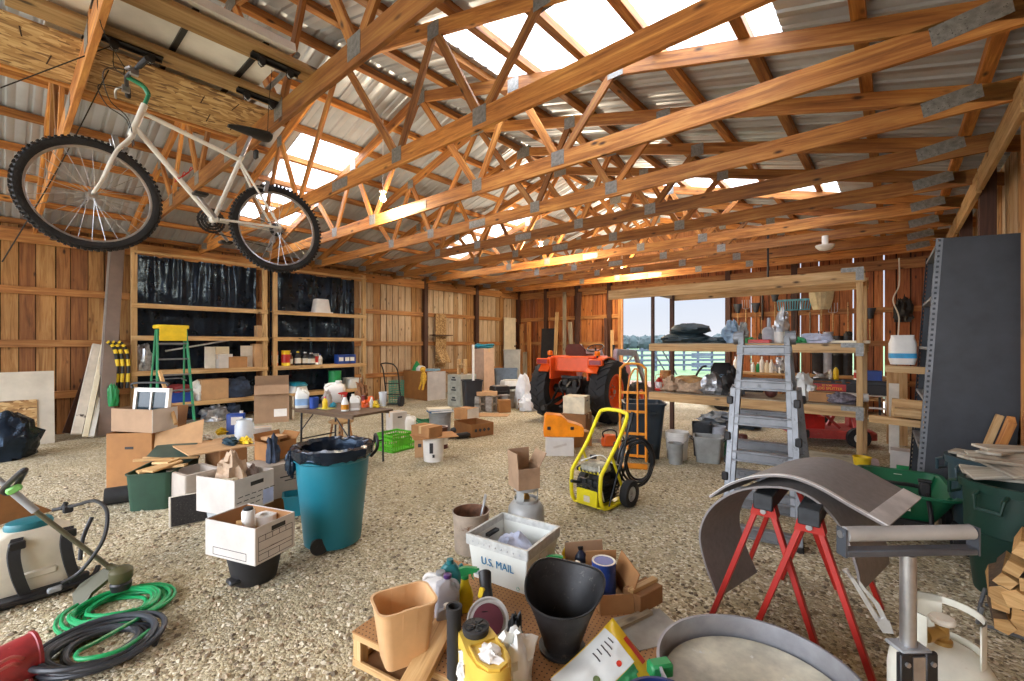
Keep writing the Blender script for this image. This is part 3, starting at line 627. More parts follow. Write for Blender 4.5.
def bottle(t, h, r, m, cap, neck=.35, sq=False, label=None, name='body', handle=False, n=18):
    f = B(); nr = r*neck
    prof = [(r*.93, 0), (r, h*.03), (r, h*.62), (r*.9, h*.7), (nr*1.2, h*.86), (nr, h*.88), (nr, h*.92)]
    if sq: f.loft([rrect(2*k, 2*k*sq, k*.35, z, 4) for k, z in prof])
    else: f.lathe(prof, n)
    if handle: f.tube([(r*.75, 0, h*.5), (r*1.02, 0, h*.6), (r*.95, 0, h*.75), (nr, 0, h*.86)], r*.16, 8, sm=4)
    O(name, f, m, t)
    f = B(); f.lathe([(nr*1.25, h*.9), (nr*1.25, h), (nr*1.1, h*1.005)], 14); O('cap', f, cap, t)
    if label:
        f = B()
        if sq: f.loft([rrect(2*r+.001, 2*r*sq+.001, r*.36, h*.15, 4), rrect(2*r+.001, 2*r*sq+.001, r*.36, h*.52, 4)])
        else: f.lathe([(r+.0006, h*.15), (r+.0006, h*.52)], n)
        O('label_band', f, label, t)
    return t
def jug(t, sx, sy, h, m, cap, label=None, lm=None, capx=.18):
    f = B(); rings = [rrect(sx*k, sy*k2, min(sx, sy)*.28*k2, z*h, 5, cx) for k, k2, z, cx in ((.94, .92, 0, 0), (1, 1, .03, 0), (1, 1, .58, 0), (.93, .95, .68, 0), (.62, .7, .8, -sx*.12), (.3, .34, .88, -sx*capx), (.27, .32, .93, -sx*capx))]
    f.loft(rings); f.tube([(sx*.40, 0, h*.60), (sx*.46, 0, h*.70), (sx*.33, 0, h*.83), (sx*.08, 0, h*.86), (-sx*.06, 0, h*.84)], min(sx, sy)*.11, 8, sm=5); O('body', f, m, t)
    f = B(); f.lathe([(sx*.16, h*.92), (sx*.165, h*.93), (sx*.165, h*.995), (sx*.15, h)], 16, (-sx*capx, 0, 0)); O('cap', f, cap, t)
    if lm:
        f = B(); f.loft([rrect(sx+.0015, sy+.0015, min(sx, sy)*.28, h*.14, 5), rrect(sx+.0015, sy+.0015, min(sx, sy)*.28, h*.46, 5)]); O('label_band', f, lm, t)
    return t
def sprayer(t, h, r, m, head, label=None):
    f = B(); f.lathe([(r*.95, 0), (r, h*.03), (r, h*.35), (r*.82, h*.5), (r*.5, h*.64), (r*.42, h*.74)], 18, sq=.72); O('body', f, m, t)
    f = B(); f.lathe([(r*.46, h*.73), (r*.46, h*.8)], 14); f.prism([(-r*.5, h*.8), (r*1.5, h*.88), (r*1.5, h*.96), (r*.2, h), (-r*.75, h*.97), (-r*.55, h*.88)], -r*.26, r*.26); f.prism([(r*.75, h*.87), (r*1.05, h*.86), (r*.9, h*.78), (r*1.1, h*.71), (r*.98, h*.7), (r*.75, h*.78)], -r*.14, r*.14); f.cyl((r*1.5, 0, h*.92), (r*1.75, 0, h*.92), r*.16); O('trigger_head', f, head, t)
    if label: f = B(); f.lathe([(r+.0008, h*.08), (r+.0008, h*.34)], 18, sq=.72+.01); O('label_band', f, label, t)
    return t
def can(t, h, r, m, lid='steel', label=None):
    f = B(); f.lathe([(r*.97, 0), (r, .004), (r, .01), (r*.97, .014), (r*.97, h-.016), (r, h-.012), (r, h)], 22); O('body', f, m, t)
    f = B(); f.lathe([(r*.8, h-.004), (r*.82, h+.002), (r*.98, h+.003), (r*.98, h-.003)], 22); O('lid', f, lid, t)
    if label: f = B(); f.lathe([(r*.97+.0008, h*.2), (r*.97+.0008, h*.75)], 22); O('label_band', f, label, t)
    return t
def bucket(t, h, r, m, rb=None, th=.003, bail='steel', ribs=2, fallen=False, inner=True):
    rb = rb or r*.86; f = B(); p = [(rb, 0)]
    for k in range(ribs): z = h*(.97-.09*k); rr = rb+(r-rb)*z/h; p[1:1] = [(rr, z-.022), (rr+.008, z-.02), (rr+.008, z-.012), (rr, z-.01)]
    p += [(r, h-.012), (r+.006, h-.012), (r+.006, h), (r-th, h), (rb-th, .004)]
    f.lathe(p, 28); O('body', f, m, t)
    if bail:
        f = B(); zz = h*.9; rr = r+.008; f.tube([(rr*math.cos(a), -rr*math.sin(a)*.99-.006*math.sin(a), zz-.10*math.sin(a)*h/.37) for a in [PI*i/12 for i in range(13)]], .003, 6); O('bail_handle', f, bail, t)
    return t
def binc(t, h, r, m, rb=None, lip=.012, lid=None, n=32, handles=True, ribs=()):
    rb = rb or r*.8; f = B(); p = [(rb*.97, 0), (rb, .012)]
    for z in ribs: rr = rb+(r-rb)*z/h; p += [(rr, z-.006), (rr+.006, z-.004), (rr+.006, z+.004), (rr, z+.006)]
    p += [(r, h-.03), (r+lip, h-.028), (r+lip*1.1, h), (r-.004, h), (rb-.004, .01)]
    f.lathe(p, n); O('body', f, m, t)
    if handles:
        for s in (-1, 1):
            f = B(); f.box((s*(r+.022), 0, h-.07), (.045, .14, .02), None, .006); f.box((s*(r+.038), 0, h-.09), (.012, .14, .05), None, .004); O('side_handle', f, m, t)
    return t
def person_none(): pass
def rag(name, label, cat, loc, r, m, seed, amp=.4, rz=0, flat=0.0, group=None, fr=2.4):
    f = B(); f.lump((0, 0, r[2]*.55), r, seed, amp, fr, 26, 14, flat=flat); return S(name, f, m, label, cat, loc, rz, group)
# ---------------------------------------------------------------- left wall: plank rack, black sheeting and what stands on its shelves
XF = -10.95
rk = T('storage_rack', 'long unpainted two-bay plank rack built against the wall below the hanging bicycle', 'shelf rack', (-11.2, 4.1, 0))
R0 = V((-11.2, 4.1, 0)); P_ = lambda x, y, z: V((x, y, z))-R0
for y in (1.67, 3.98, 4.2, 6.48):
    plank('upright', P_(XF, y, 0), P_(XF, y, 3.5), .09, .09, 'lumber', rk, up=(0, 1, 0)); 0
SH = (.46, 1.12, 1.80, 2.42)
for (y0, y1) in ((1.62, 4.03), (4.15, 6.53)):
    for z in SH:
        plank('shelf_edge', P_(XF+.06, y0, z-.045), P_(XF+.06, y1, z-.045), .035, .09, 'lumber', rk)
        if z < 2: plank('shelf_board', P_(-11.13, y0+.08, z-.009), P_(-11.13, y1-.08, z-.009), .35, .018, 'osb' if z < .6 else 'lumber', rk)
        else: plank('shelf_board', P_(-11.13, y0+.08, z-.009), P_(-11.13, y1-.08, z-.009), .35, .018, 'lumber', rk)
    plank('top_rail', P_(XF+.06, y0, 3.40), P_(XF+.06, y1, 3.40), .035, .05, 'lumber', rk)
from mathutils import noise
def drape(y0, y1, seed):
    f = B()
    def fn(a, b_):
        y = y0+(y1-y0)*a; z = .05+3.37*b_; w = .034*noise.noise(V((y*3.2+seed, z*.35, seed)))+.02*noise.noise(V((y*9, z*.9, seed+4)))+.012*noise.noise(V((y*4+z, z*4, seed)))
        return (-11.38+w, y, z)
    f.sheet(110, 60, fn, .002); return f
S('plastic_sheet', drape(1.72, 3.95, 1), 'black_film', 'wrinkled black plastic sheet behind the rack bay that has the stepladder', 'plastic sheet')
S('plastic_sheet', drape(4.25, 6.45, 7), 'black_film', 'wrinkled black plastic sheet behind the rack bay with the upturned white tub', 'plastic sheet')
def on(y, k, x=-11.1): return V((x, y, SH[k]))
# y from a picture column on the shelf front
def sy(u, v=340, x=-11.1): return AX(u, v, x).y
def small_box(label, u, k, d, m, rz=90, x=-11.1, group=None, tape=True): return carton(label, on(sy(u, x=x), k, x), rz, d, m, op=False, group=group, tape=tape)
# upper bay objects
t = T('plastic_tub', 'white plastic tub upside down on the upper shelf by the second black sheet', 'tub', on(sy(321), 3)); f = B(); f.loft([rrect(.34, .5, .04, 0), rrect(.34, .5, .04, .03), rrect(.28, .42, .05, .03), rrect(.22, .34, .05, .34), rrect(.2, .3, .04, .36)]); O('body', f, 'white', t)
small_box('small brown box on the second shelf down beside the rack upright', 261, 2, (.22, .2, .26), 'carton_light')
small_box('tall plain brown box at the end of the shelf next to the rack upright', 259, 1, (.28, .26, .52), 'carton_light')
small_box('white lidded box standing in front of the brown boxes on the rack shelf', 224, 1, (.26, .25, .3), 'box_white', x=-11.02)
small_box('brown box lying on the rack shelf with the pipes', 236, 1, (.36, .3, .24), 'carton', x=-11.02)
small_box('beige speaker shaped box on the rack shelf behind the white lidded box', 221, 1, (.26, .2, .46), 'cream', x=-11.22)
small_box('brown box on the low shelf just right of the stepladder', 213, 0, (.5, .3, .43), 'carton_light')
f = B(); f.loft([rrect(.07, .2, .02, 0), rrect(.07, .2, .02, .46)]); S('tall_carton', f, 'off_white', 'narrow cream carton upright left of the boxes on the rack shelf', 'box', on(sy(210), 1), 0)
f = B(); f.box((0, 0, .24), (.03, .3, .48)); S('thin_sheet', f, 'off_white', 'thin cream panel upright on the rack shelf between two boxes', 'panel', on(sy(248), 1), 0)
f = B()
f.cyl((0, -.7, .38), (0, .5, .62), .018); S('pipe', f, 'steel', 'thin metal pipe propped across the rack shelf', 'pipe', on(sy(205), 1, -10.98))
f = B(); f.cyl((0, -.6, .66), (0, .55, .66), .016); S('pipe', f, 'steel', 'level metal pipe hanging over the boxes on the rack shelf', 'pipe', on(sy(217), 1, -11.2))
rag('plastic_bag', 'crumpled silver plastic bag on the rack shelf beside the near upright', 'bag', on(sy(143), 1), (.17, .14, .34), 'foil', 3)
rag('plastic_bag', 'small crumpled dark bag on the rack shelf left of the stepladder', 'bag', on(sy(152), 1), (.12, .12, .17), 'black_film', 5)
rag('plastic_bag', 'green and white sack slumped on the low shelf beside the stepladder', 'bag', on(sy(197), 0), (.15, .2, .24), 'grass_bag' if 'grass_bag' in MATS else 'milky', 8)
rag('plastic_bag', 'dark blue bag slumped on the low shelf right of the brown box', 'bag', on(sy(237), 0), (.16, .3, .26), 'denim', 11)
t = T('storage_tub', 'blue plastic tub on the low shelf seen through the stepladder', 'tub', on(sy(176), 0)); f = B(); f.tray(.42, .5, .2, .004, .03, .36, .44, lip=.012); O('body', f, 'blue', t)
rag('cloth', 'dark red cloth heaped above the blue tub behind the stepladder', 'cloth', on(sy(178), 0)+V((0, 0, .2)), (.2, .24, .1), M('dark_red', '7d2a2a', .7), 13)
cols = [('orange', 'red', 274, .34, .07), ('yellow', 'orange', 284, .36, .1), ('brown_jug', 'white', 289, .3, .07), ('matt_black', 'yellow', 296, .34, .07), ('black', 'steel', 304, .32, .1), ('black', 'steel', 309, .3, .1), ('steel', 'blue', 314, .28, .1), ('white', 'blue', 318, .26, .06)]
M('brown_jug', '7a4a24', .4)
desc = ['thin orange tin', 'fat yellow can', 'brown bottle', 'black bottle with a yellow cap', 'wide black jug', 'second wide black jug', 'metal tin with a blue lid', 'white bottle with a blue cap']
for i, (m1, m2, u, h, r) in enumerate(cols):
    t = T('chemical_bottle', desc[i]+' on the rack shelf below the white tub', 'bottle' if i not in (0, 1, 6) else 'can', on(sy(u), 1, -11.05+.05*(i % 2)), 90, 'bottles on the rack shelf')
    if i in (0, 1, 6): can(t, h, r, m1, m2, 'white' if i == 0 else 'red')
    else: bottle(t, h, r, m1, m2, label='off_white', handle=i in (4, 5))
for i, u in enumerate((338, 344, 349)):
    t = carton(['blue and white carton, the one nearest the black jugs of three on the rack shelf', 'blue and white carton in the middle of three on the rack shelf', 'blue and white carton at the far end of three on the rack shelf'][i], on(sy(u), 1, -11.02), 90, (.2, .18, .24), 'blue', op=False, tape=False, group='blue cartons on the rack shelf'); f = B(); f.box((0, -.0905, .12), (.12, .002, .1)); O('printed_label', f, 'white', t)
t = T('metal_tin', 'round green tin on the low shelf behind the folding table', 'tin', on(sy(333), 0, -11.0)+V((0, 0, .14))); can(t, .34, .16, 'green', 'green')
t = T('storage_tub', 'shallow white tub under the green tin on the rack shelf', 'tub', on(sy(333), 0, -11.0)); f = B(); f.tray(.5, .34, .14, .004, .05, .42, .42, lip=.01); O('body', f, 'off_white', t)
t = T('storage_tub', 'pale plastic tub on the low shelf behind the red cap spray bottle', 'tub', on(sy(352), 0)); f = B(); f.tray(.5, .3, .26, .005, .06, .4, .4, lip=.012); O('body', f, 'milky', t)
t = T('storage_tub', 'low tub with a blue lid on the low shelf behind the tan tall carton', 'tub', on(sy(297), 0)); f = B(); f.tray(.45, .3, .16, .005, .05, .4, .42, lip=.01); O('body', f, 'milky', t); f = B(); f.loft([rrect(.5, .34, .06, .16), rrect(.5, .34, .06, .18), rrect(.4, .26, .05, .24), rrect(.38, .24, .05, .245)]); O('lid', f, 'teal', t)
rag('plastic_bag', 'clear crumpled bag on the floor under the rack behind the stepladder feet', 'bag', V((-11.05, sy(215), 0)), (.2, .28, .2), 'foil', 15)
rag('plastic_bag', 'blue crumpled bag under the low shelf beside the clear bag', 'bag', V((-11.05, sy(232), 0)), (.16, .16, .22), 'denim', 16)
# ---------------------------------------------------------------- stepladder
def AF(u, v, uv): d = depth(G(*uv)); return AD(u, v, d)
pl = GD(171.5, 8.3); t = T('stepladder', 'green stepladder with a yellow top standing against the plank rack', 'ladder', pl, face(171)+16)
Hs, wb_, wt_ = 1.96, .29, .22
def rail(s, y0, y1, name, m='green', z1=Hs-.05, w=.03, dd=.065):
    return plank(name, (s*wb_, y0, 0), (s*wt_, y1, z1), w, dd, m, t, up=(0, 1, 0), bev=.004)
M('ladder_green', '2f8a60', .45)
for s in (-1, 1): rail(s, -.28, -.02, 'side_rail', 'ladder_green'); rail(s, .32, .06, 'rear_rail', 'ladder_green', w=.025, dd=.04)
for k in range(1, 7):
    q = (.2+.29*(k-1))/1.96; y = -.28+.26*q; w_ = wb_+(wt_-wb_)*q; f = B(); f.box((0, y, Hs*q), (2*w_-.01, .085, .028), None, .004); O('step', f, 'alu', t)
for k in (1, 3, 5):
    q = k/6; y = .32-.26*q; w_ = wb_+(wt_-wb_)*q; f = B(); f.cyl((-w_, y, Hs*q), (w_, y, Hs*q), .01); O('rear_brace', f, 'alu', t)
f = B(); f.box((0, .02, Hs), (.5, .26, .07), None, .015); f.box((0, -.1, Hs-.14), (.42, .02, .24), None, .005); O('top_cap', f, 'yellow', t)
for s in (-1, 1): f = B(); f.bar((s*.2, -.12, .95), (s*.2, .16, .98), .01, .02); O('spreader', f, 'steel', t)
for s in (-1, 1):
    for y in (-.28, .32): f = B(); f.box((s*wb_, y, .02), (.045, .08, .04), None, .006); O('rubber_foot', f, 'black', t)
# ---------------------------------------------------------------- things leaning left of the rack
def lean(name, label, cat, u0, v0, u1, v1, w, h, m, x0=-10.7, x1=-11.35, group=None, lab=None):
    p = G(u0, v0); p = V((p.x, p.y, 0)) if x0 is None else AX(u0, v0, x0); p.z = max(p.z, .0); q = AX(u1, v1, x1)
    o = plank(name, p+V((0, 0, h*.3)), q, w, h, m, up=(1, 0, 0)); return tag(o, label, cat, group)
M('taupe', '7b6a60', .55, 0, .05); M('grey_trim', 'a39a92', .5, 0, .05); M('birch', 'cfc6b8', .7, 0, .06, 6, spots=('3a342e', 5, .62))
lean('siding_trim', 'long taupe siding trim leaning up to the roof left of the rack', 'trim board', 105, 436, 118, 246, .2, .03, 'taupe', -10.6, -11.3)
lean('siding_trim', 'narrow grey trim strip leaning behind the long taupe trim', 'trim board', 99, 437, 112, 246, .1, .025, 'grey_trim', -10.65, -11.36)
lean('fabric_roll', 'white and brown spotted roll leaning left of the taupe trim', 'roll', 76, 436, 97, 345, .13, .1, 'birch', -10.6, -11.2)
lean('pipe', 'cream plastic pipe leaning beside the spotted roll', 'pipe', 85, 438, 107, 330, .07, .07, 'cream', -10.5, -11.2)
lean('pipe', 'pale green plastic pipe leaning at the foot of the taupe trim', 'pipe', 91, 438, 104, 375, .07, .07, 'milky', -10.5, -11.0)
lean('plank_offcut', 'dark stained plank leaning on the wall behind the spotted roll', 'board', 70, 434, 92, 372, .2, .03, 'dark_post_x', -10.8, -11.3)
b = B(); b.box((0, 0, .6), (1.5, .014, 1.2)); b.m = 1; b.box((-.1, -.018, .37), (1.3, .014, .74))
pa = (G(2, 447)+G(54, 443))/2; S('plywood_sheet', b, [M('ply_white', 'c9c2b2', .7, 0, .05, 3), 'osb'], 'pale plywood sheet with strand board strips leaning on the wall by the black bag', 'panel', G(55, 443)+V((-.05, -.75, .0)), 0, rot=(-8, 0, 90))
q = G(3, 460); rag('trash_bag', 'full black trash bag on the gravel by the pale plywood sheet', 'bag', V((q.x-.1, q.y, 0)), (.33, .36, .42), 'black_film', 21, .25)
for i, (u, c) in enumerate(((116, 'yellow'), (121, 'yellow'), (127, 'yellow'))):   # striped handles hanging
    f = B(); n = 9; pts = [(0, 0, -.75), (0, .02, -.4), (0, 0, -.1), (0, -.05, .05), (0, -.12, .12)]
    p2 = spline(pts, 5)
    for j in range(len(p2)-1):
        f.m = (j//2) % 2; f.tube([p2[j], p2[j+1]], .03, 8)
    S('hedge_trimmer_handle', f, ['black', 'yellow'], ['black and yellow striped tool handle hanging nearest the taupe trim', 'black and yellow striped tool handle in the middle of three by the rack', 'black and yellow striped tool handle nearest the rack upright'][i], 'tool', AX(u, 348, -10.85), 0, 'striped tool handles by the rack')
rag('yarn_bundle', 'green string bundle hanging below the striped tool handles', 'string', AX(113, 395, -10.7)-V((0, 0, .2)), (.05, .08, .25), 'green', 4)
# ---------------------------------------------------------------- the pile of boxes left of the wheeled bin
c, rz, d = fit(0, (105, 495), (152, 493.5), .62, top=436)
c += (c.xy.normalized()).to_3d()*.16
t = carton('tall brown box with a hand hole, flaps up, behind the green tote of scrap wood', c, rz, d, 'carton_orange', {'n': 12, 'w': -165}, slot='s', fl=.3)
f = B(); f.prism([(0, 0), (.46, .14), (.46, -.20), (.2, -.3), (0, -.25)], -.003, .003); o = O('flap', f, 'carton_light', t); o.location = (d[0]/2+.005, -d[1]/2+.05, d[2]-.02); o.rotation_euler = (math.radians(-14), 0, math.radians(14))
zt_ = d[2]+.004
c, rz, d = fit(zt_, (111.6, 431), (152.7, 433), C=(172, 428), top=410); d = (d[0], max(.3, d[1]), .26)
BX = carton('tan and white records box with a small sash window in it', c, rz, d, 'carton_pale', {}, slot='e', name='records_box')
f = B(); f.box((d[0]/2+.002, 0, d[2]/2), (.004, d[1], d[2])); O('white_end_panel', f, 'box_white', BX)
bxm = BX.matrix_basis.copy()
t = T('sash_window', 'small white sash window standing in the tan records box', 'window sash', bxm @ V((.03, .03, .008)), rot=(-6, 0, rz)); f = B()
for z in (.0, .43): f.box((0, 0, z+.02), (.5, .04, .045))
for x in (-.23, 0, .23): f.box((x, 0, .23), (.04 if x else .02, .04, .46))
O('frame', f, 'white', t); f = B(); f.box((0, 0, .24), (.46, .006, .42)); O('pane', f, M('dark_glass', '27363c', .12, 0, .15, 6), t)
f = B(); f.tube([(-.24, 0, 0), (-.22, 0, .06), (.2, .02, .07), (.24, .02, .03)], .014, 8, sm=4); S('bent_bar', f, 'black', 'black bent handle lying across the sash window', 'handle', bxm @ V((.03, .03, .475)), rz)
o = plank('wood_strip', AD(176, 424, 5.1), AD(159.5, 371, 5.6), .035, .035, 'lumber'); tag(o, 'thin wooden strip leaning against the small sash window', 'board')
c, rz, d = fit(0, (168, 509), (197, 488), D=(132, 510), top=474); d = (d[0], max(.36, d[1]), .37)
tt = T('storage_tote', 'dark green plastic tote heaped with wood scraps', 'tote', c, rz)
f = B(); f.tray(d[0]+.03, d[1]+.03, d[2], .005, .05, d[0]-.01, d[1]-.01, lip=.012); O('body', f, 'dark_green', tt)
f = B()
for x in (-.14, 0, .14): f.box((x, -d[1]/2-.008, d[2]*.45), (.02, .02, d[2]*.8), (4, 0, 0))
O('rib', f, 'dark_green', tt)
f = B(); f.prism([(0, 0), (.3, .1), (.3, .12), (0, .02)], -.2, .2); o = O('lid', f, M('tote_lid', '3f4f46', .45), tt); o.location = (.12, .06, d[2]+.01)
M_ = tt.matrix_basis.copy(); h0 = d[2]
sc_ = [(-.16, -.02, .02, .36, 10, .17), (-.24, -.08, .035, .3, -18, .13), (-.06, .08, .07, .34, 40, .04), (-.02, .02, .06, .36, 52, .04), (-.2, -.16, .02, .26, 60, .06), (-.08, -.04, .05, .2, 70, .14), (.02, -.12, .05, .34, 30, .04)]
DS = ['wide pine scrap lying flat', 'wide pine scrap tipped over the corner', 'narrow pine strip pointing up', 'narrow pine strip crossing the wide scraps', 'short pine block at the edge', 'square pine scrap in the middle', 'pine strip jutting out']
for i, (x, y, z, L_, a, w_) in enumerate(sc_):
    f = B(); f.box((0, 0, 0), (L_, w_, .022), None, .002); p = M_ @ V((x, y, h0+z))
    S('wood_scrap', f, 'lumber', DS[i]+' on the dark green tote', 'wood scrap', p, group='wood scraps on the tote', rot=(4*(i % 3-1), -8+5*(i % 4), face(150)-a+20))
f = B(); f.cyl((-.11, 0, .085), (.13, 0, .085), .085, n=24); f.cyl((-.115, 0, .085), (.135, 0, .085), .04, n=16); S('rubber_roll', f, 'matt_black', 'black rubber roll on the gravel before the tall brown box', 'roll', G(119, 503), face(119)-6)
c, rz, d = fit(0, (169, 528.7), (208, 520.5), .05, top=499)
t = T('speckled_slab', 'black speckled slab with a white edge leaning between the tote and the records box', 'slab', c, 0, rot=(-10, 0, rz)); f = B(); f.box((0, 0, d[2]/2), (d[0], .05, d[2]), None, .004); O('core', f, 'off_white', t)
f = B(); f.box((0.008, -.027, d[2]/2), (d[0]-.014, .006, d[2]-.01)); O('speckled_face', f, M('speckle', '2a2826', .8, 0, .3, 60, spots=('8b8478', 90, .62)), t)
t = T('foam_cooler', 'open grey foam box behind the speckled slab', 'box', GD(194, 4.55), face(190)+24); f = B(); f.tray(.34, .4, .36, .035, .02, .32, .36); O('body', f, 'box_grey', t)
# big flat box used as a table
c, rz, d = fit(.49, (189, 455), (255, 444.5), .72)
c.z = 0; c0 = c.copy(); t = carton('big flat box used as a table for the blue tin and yellow gloves', c+V((.1, .1, 0)), rz, (d[0]-.36, d[1]-.2, .47), 'carton_dark', {}, op=False, tape=False)
f = B(); q = t.matrix_basis.inverted() @ c0; f.box((q.x, q.y, .481), (d[0], d[1], .012)); O('flap_top', f, 'carton_light', t)
def tb(u, v): return G(u, v, .489)
t = T('solvent_tin', 'blue and white rectangular tin on the big flat box', 'tin', tb(236, 433.5), face(235)-12); f = B(); f.loft([rrect(.2, .1, .015, 0), rrect(.2, .1, .015, .25), rrect(.18, .08, .02, .262)]); O('body', f, 'blue', t); f = B(); f.lathe([(.02, .26), (.02, .29)], 12, (.06, 0, 0)); O('cap', f, 'white', t); f = B(); f.box((.02, -.0505, .17), (.13, .002, .1)); O('label_panel', f, 'paper', t)
t = T('glass_jar', 'big clear glass jar beside the blue tin on the flat box', 'jar', tb(244.5, 439), 0); f = B(); f.lathe([(.09, 0), (.105, .01), (.105, .18), (.085, .21), (.085, .24), (.08, .24), (.08, .21), (.1, .18), (.1, .012)], 24); O('body', f, 'clear_plastic', t)
rag('glove', 'crumpled yellow glove left of the blue tin', 'glove', tb(222, 434), (.1, .06, .05), 'yellow', 31, .6)
rag('glove', 'crumpled yellow glove in front of the glass jar', 'glove', tb(246, 443), (.1, .05, .045), 'yellow', 33, .6)
rag('cloth', 'dark teal cloth crumpled on the front edge of the flat box', 'cloth', tb(230, 444), (.13, .07, .05), M('dark_teal', '1d3844', .8), 35, .5)
rag('plastic_bag', 'white crumpled scrap of plastic on the flat box by the yellow glove', 'plastic', tb(208, 438.5), (.1, .05, .03), 'milky', 37, .6)
# records box with brown paper
c, rz, d = fit(.2, (234.5, 517), (274, 501), D=(198.5, 509.6), top=481)
RB = T('records_box', 'white records box full of brown paper next to the speckled slab', 'box', c, rz); f = B(); f.tray(*d, .005, .004, n=1); O('body', f, 'box_white', RB)
f = B(); f.box((.02, -d[1]/2-.0008, d[2]*.76), (.13, .0016, .035)); O('hand_hole', f, 'black', RB)
for k in range(3):
    f = B()
    for j in range(6): f.box((-d[0]*.42+.065*j+.012*k, -d[1]/2-.0007, d[2]*(.2+.14*k)), (.045, .0014, .007), (0, 4*(j % 3-1), 0))
    O('written_line', f, 'ink', RB)
f = B(); f.box((d[0]*.34, -d[1]/2-.001, d[2]*.25), (d[0]*.28, .0014, d[2]*.42)); O('blue_label', f, M('label_blue', 'a9b6d8', .6), RB)
bb = RB.matrix_basis.copy()
rag('brown_paper', 'crumpled pale brown packing paper bulging out of the white records box', 'paper', bb @ V((.0, .06, .05)), (.14, .12, .26), 'brown_paper', 41, .45, fr=2.6)
rag('packed_bundle', 'dark wrapped bundle in the white records box beside the brown paper', 'bundle', bb @ V((.11, -.04, .1)), (.09, .07, .15), 'taupe', 42, .4)
f = B(); f.box((0, 0, 0), (.13, .1, .03), (0, 6, 10)); S('folded_card', f, 'cream', 'folded cream card in the white records box', 'card', bb @ V((-.1, -.04, d[2]-.04)), rz)
t = T('plastic_tub', 'clear plastic tub holding up the white records box', 'tub', RB.location-V((0, 0, .2)), rz); f = B(); f.tray(d[0]-.08, d[1]-.08, .199, .004, .04, d[0]-.12, d[1]-.12, lip=.01); O('body', f, 'clear_plastic', t)
c, rz, d = fit(.13, (262, 503), (301, 492.5), .36, top=470)
t = T('records_box', 'pale box with handwriting behind the white records box, brown box above it', 'box', c, rz); f = B(); f.box((0, 0, .165), (d[0], d[1], .33), None, .003); O('body', f, 'box_grey', t); f = B(); f.box((.06, -d[1]/2-.001, .2), (.16, .0016, .012)); f.box((.08, -d[1]/2-.001, .16), (.11, .0016, .01)); O('written_line', f, 'ink', t)
carton('flat brown carton under the pale written box', V((c.x, c.y, 0)), rz, (d[0]-.04, d[1]-.04, .129), 'carton_dark', op=False)
zz = .465
c, rz, d = fit(zz, (271.5, 462), (296, 455.5), D=(256, 459), top=446); d = (max(.3, d[0]), max(.24, d[1]), .18)
t = carton('open brown box of tools and rags on the pale written box', c, rz, d, 'carton_orange', {'e': 40, 'n': 15, 'w': 70}, fl=.08); cc = t.matrix_basis.copy()
rag('rag_bundle', 'blue and black rags in the brown box beside the wheeled bin', 'rags', cc @ V((-.13, -.12, -.06)), (.06, .05, .2), 'denim', 43, .5)
f = B(); f.box((0, 0, 0), (.2, .16, .03)); S('folded_card', f, 'carton_light', 'folded card lying over the brown box beside the wheeled bin', 'card', cc @ V((.02, .06, .2)), rz)
rag('glove', 'yellow glove peeping from the brown box beside the wheeled bin', 'glove', cc @ V((.1, -.14, -.0)), (.06, .03, .06), 'yellow', 44, .5)
# open box on a black bin, front
t = T('waste_basket', 'small black waste bin under the open records box', 'waste bin', GD(255, 3.12)); f = B(); f.lathe([(.13, 0), (.135, .005), (.175, .2), (.185, .2), (.185, .218), (.17, .218), (.125, .01)], 28); O('body', f, 'matt_black', t); f = B(); f.box((.04, -.145, .05), (.09, .07, .03), None, .008); o = O('pedal', f, 'dark_steel', t)
c, rz, dd = fit(.22, (255, 566.5), (295, 545.6), D=(212, 551), top=529)
FB = T('records_box', 'open white records box with a bottle and tape roll, nearest the wheeled bin', 'box', c, rz); f = B(); f.tray(*dd, .006, .004, n=1); O('body', f, 'box_white', FB)
f = B(); f.box((.02, -dd[1]/2-.0012, dd[2]*.82), (.11, .0016, .03), None, .0005); O('hand_hole', f, 'black', FB)
f = B(); f.tray(dd[0]-.014, dd[1]-.014, dd[2]-.012, .002, .002, n=1, z=.0065); O('inner_lining', f, 'carton', FB)
printed(FB, 's', dd, dd[0]*.84, dd[2]*.66, dd[2]*.07, (.26, .42, .78), [(.28, 0, .26), (.6, 0, .26), (.2, .78, 1), (.4, .78, 1), (.6, .78, 1), (.8, .78, 1)], th=.003)
printed(FB, 'w', dd, dd[1]*.66, dd[2]*.2, dd[2]*.07, (), (), th=.003)
bb = FB.matrix_basis.copy(); z0 = .01; H = dd[2]
t = T('sealant_tube', 'white plastic bottle upright in the open records box by the wheeled bin', 'bottle', bb @ V((-.02, .0, z0))); f = B(); f.lathe([(.04, 0), (.042, .004), (.042, H+.02), (.036, H+.035)], 18); O('body', f, 'milky', t); f = B(); f.lathe([(.03, H+.03), (.03, H+.05), (.02, H+.055)], 14); O('cap', f, 'matt_black', t); f = B(); f.lathe([(.0425, H*.3), (.0425, H*.7)], 18); O('label_band', f, 'off_white', t)
carton('small brown carton under the tape roll inside the open records box', bb @ V((.1, -.02, z0)), rz+10, (.15, .15, H-.1), 'carton', op=False)
t = T('tape_roll', 'white roll of tape in the open records box', 'roll', bb @ V((.1, -.02, H-.085))); f = B(); f.loft([circ(.07, 0), circ(.07, .06), circ(.035, .06), circ(.035, 0)], loop=True); O('roll', f, 'paper', t)
f = B(); f.box((0, 0, .0), (.12, .035, .02)); S('wood_scrap', f, 'lumber', 'short pine stick poking out of the open records box', 'wood scrap', bb @ V((-.09, .0, H-.045)), rot=(0, -12, rz+50))
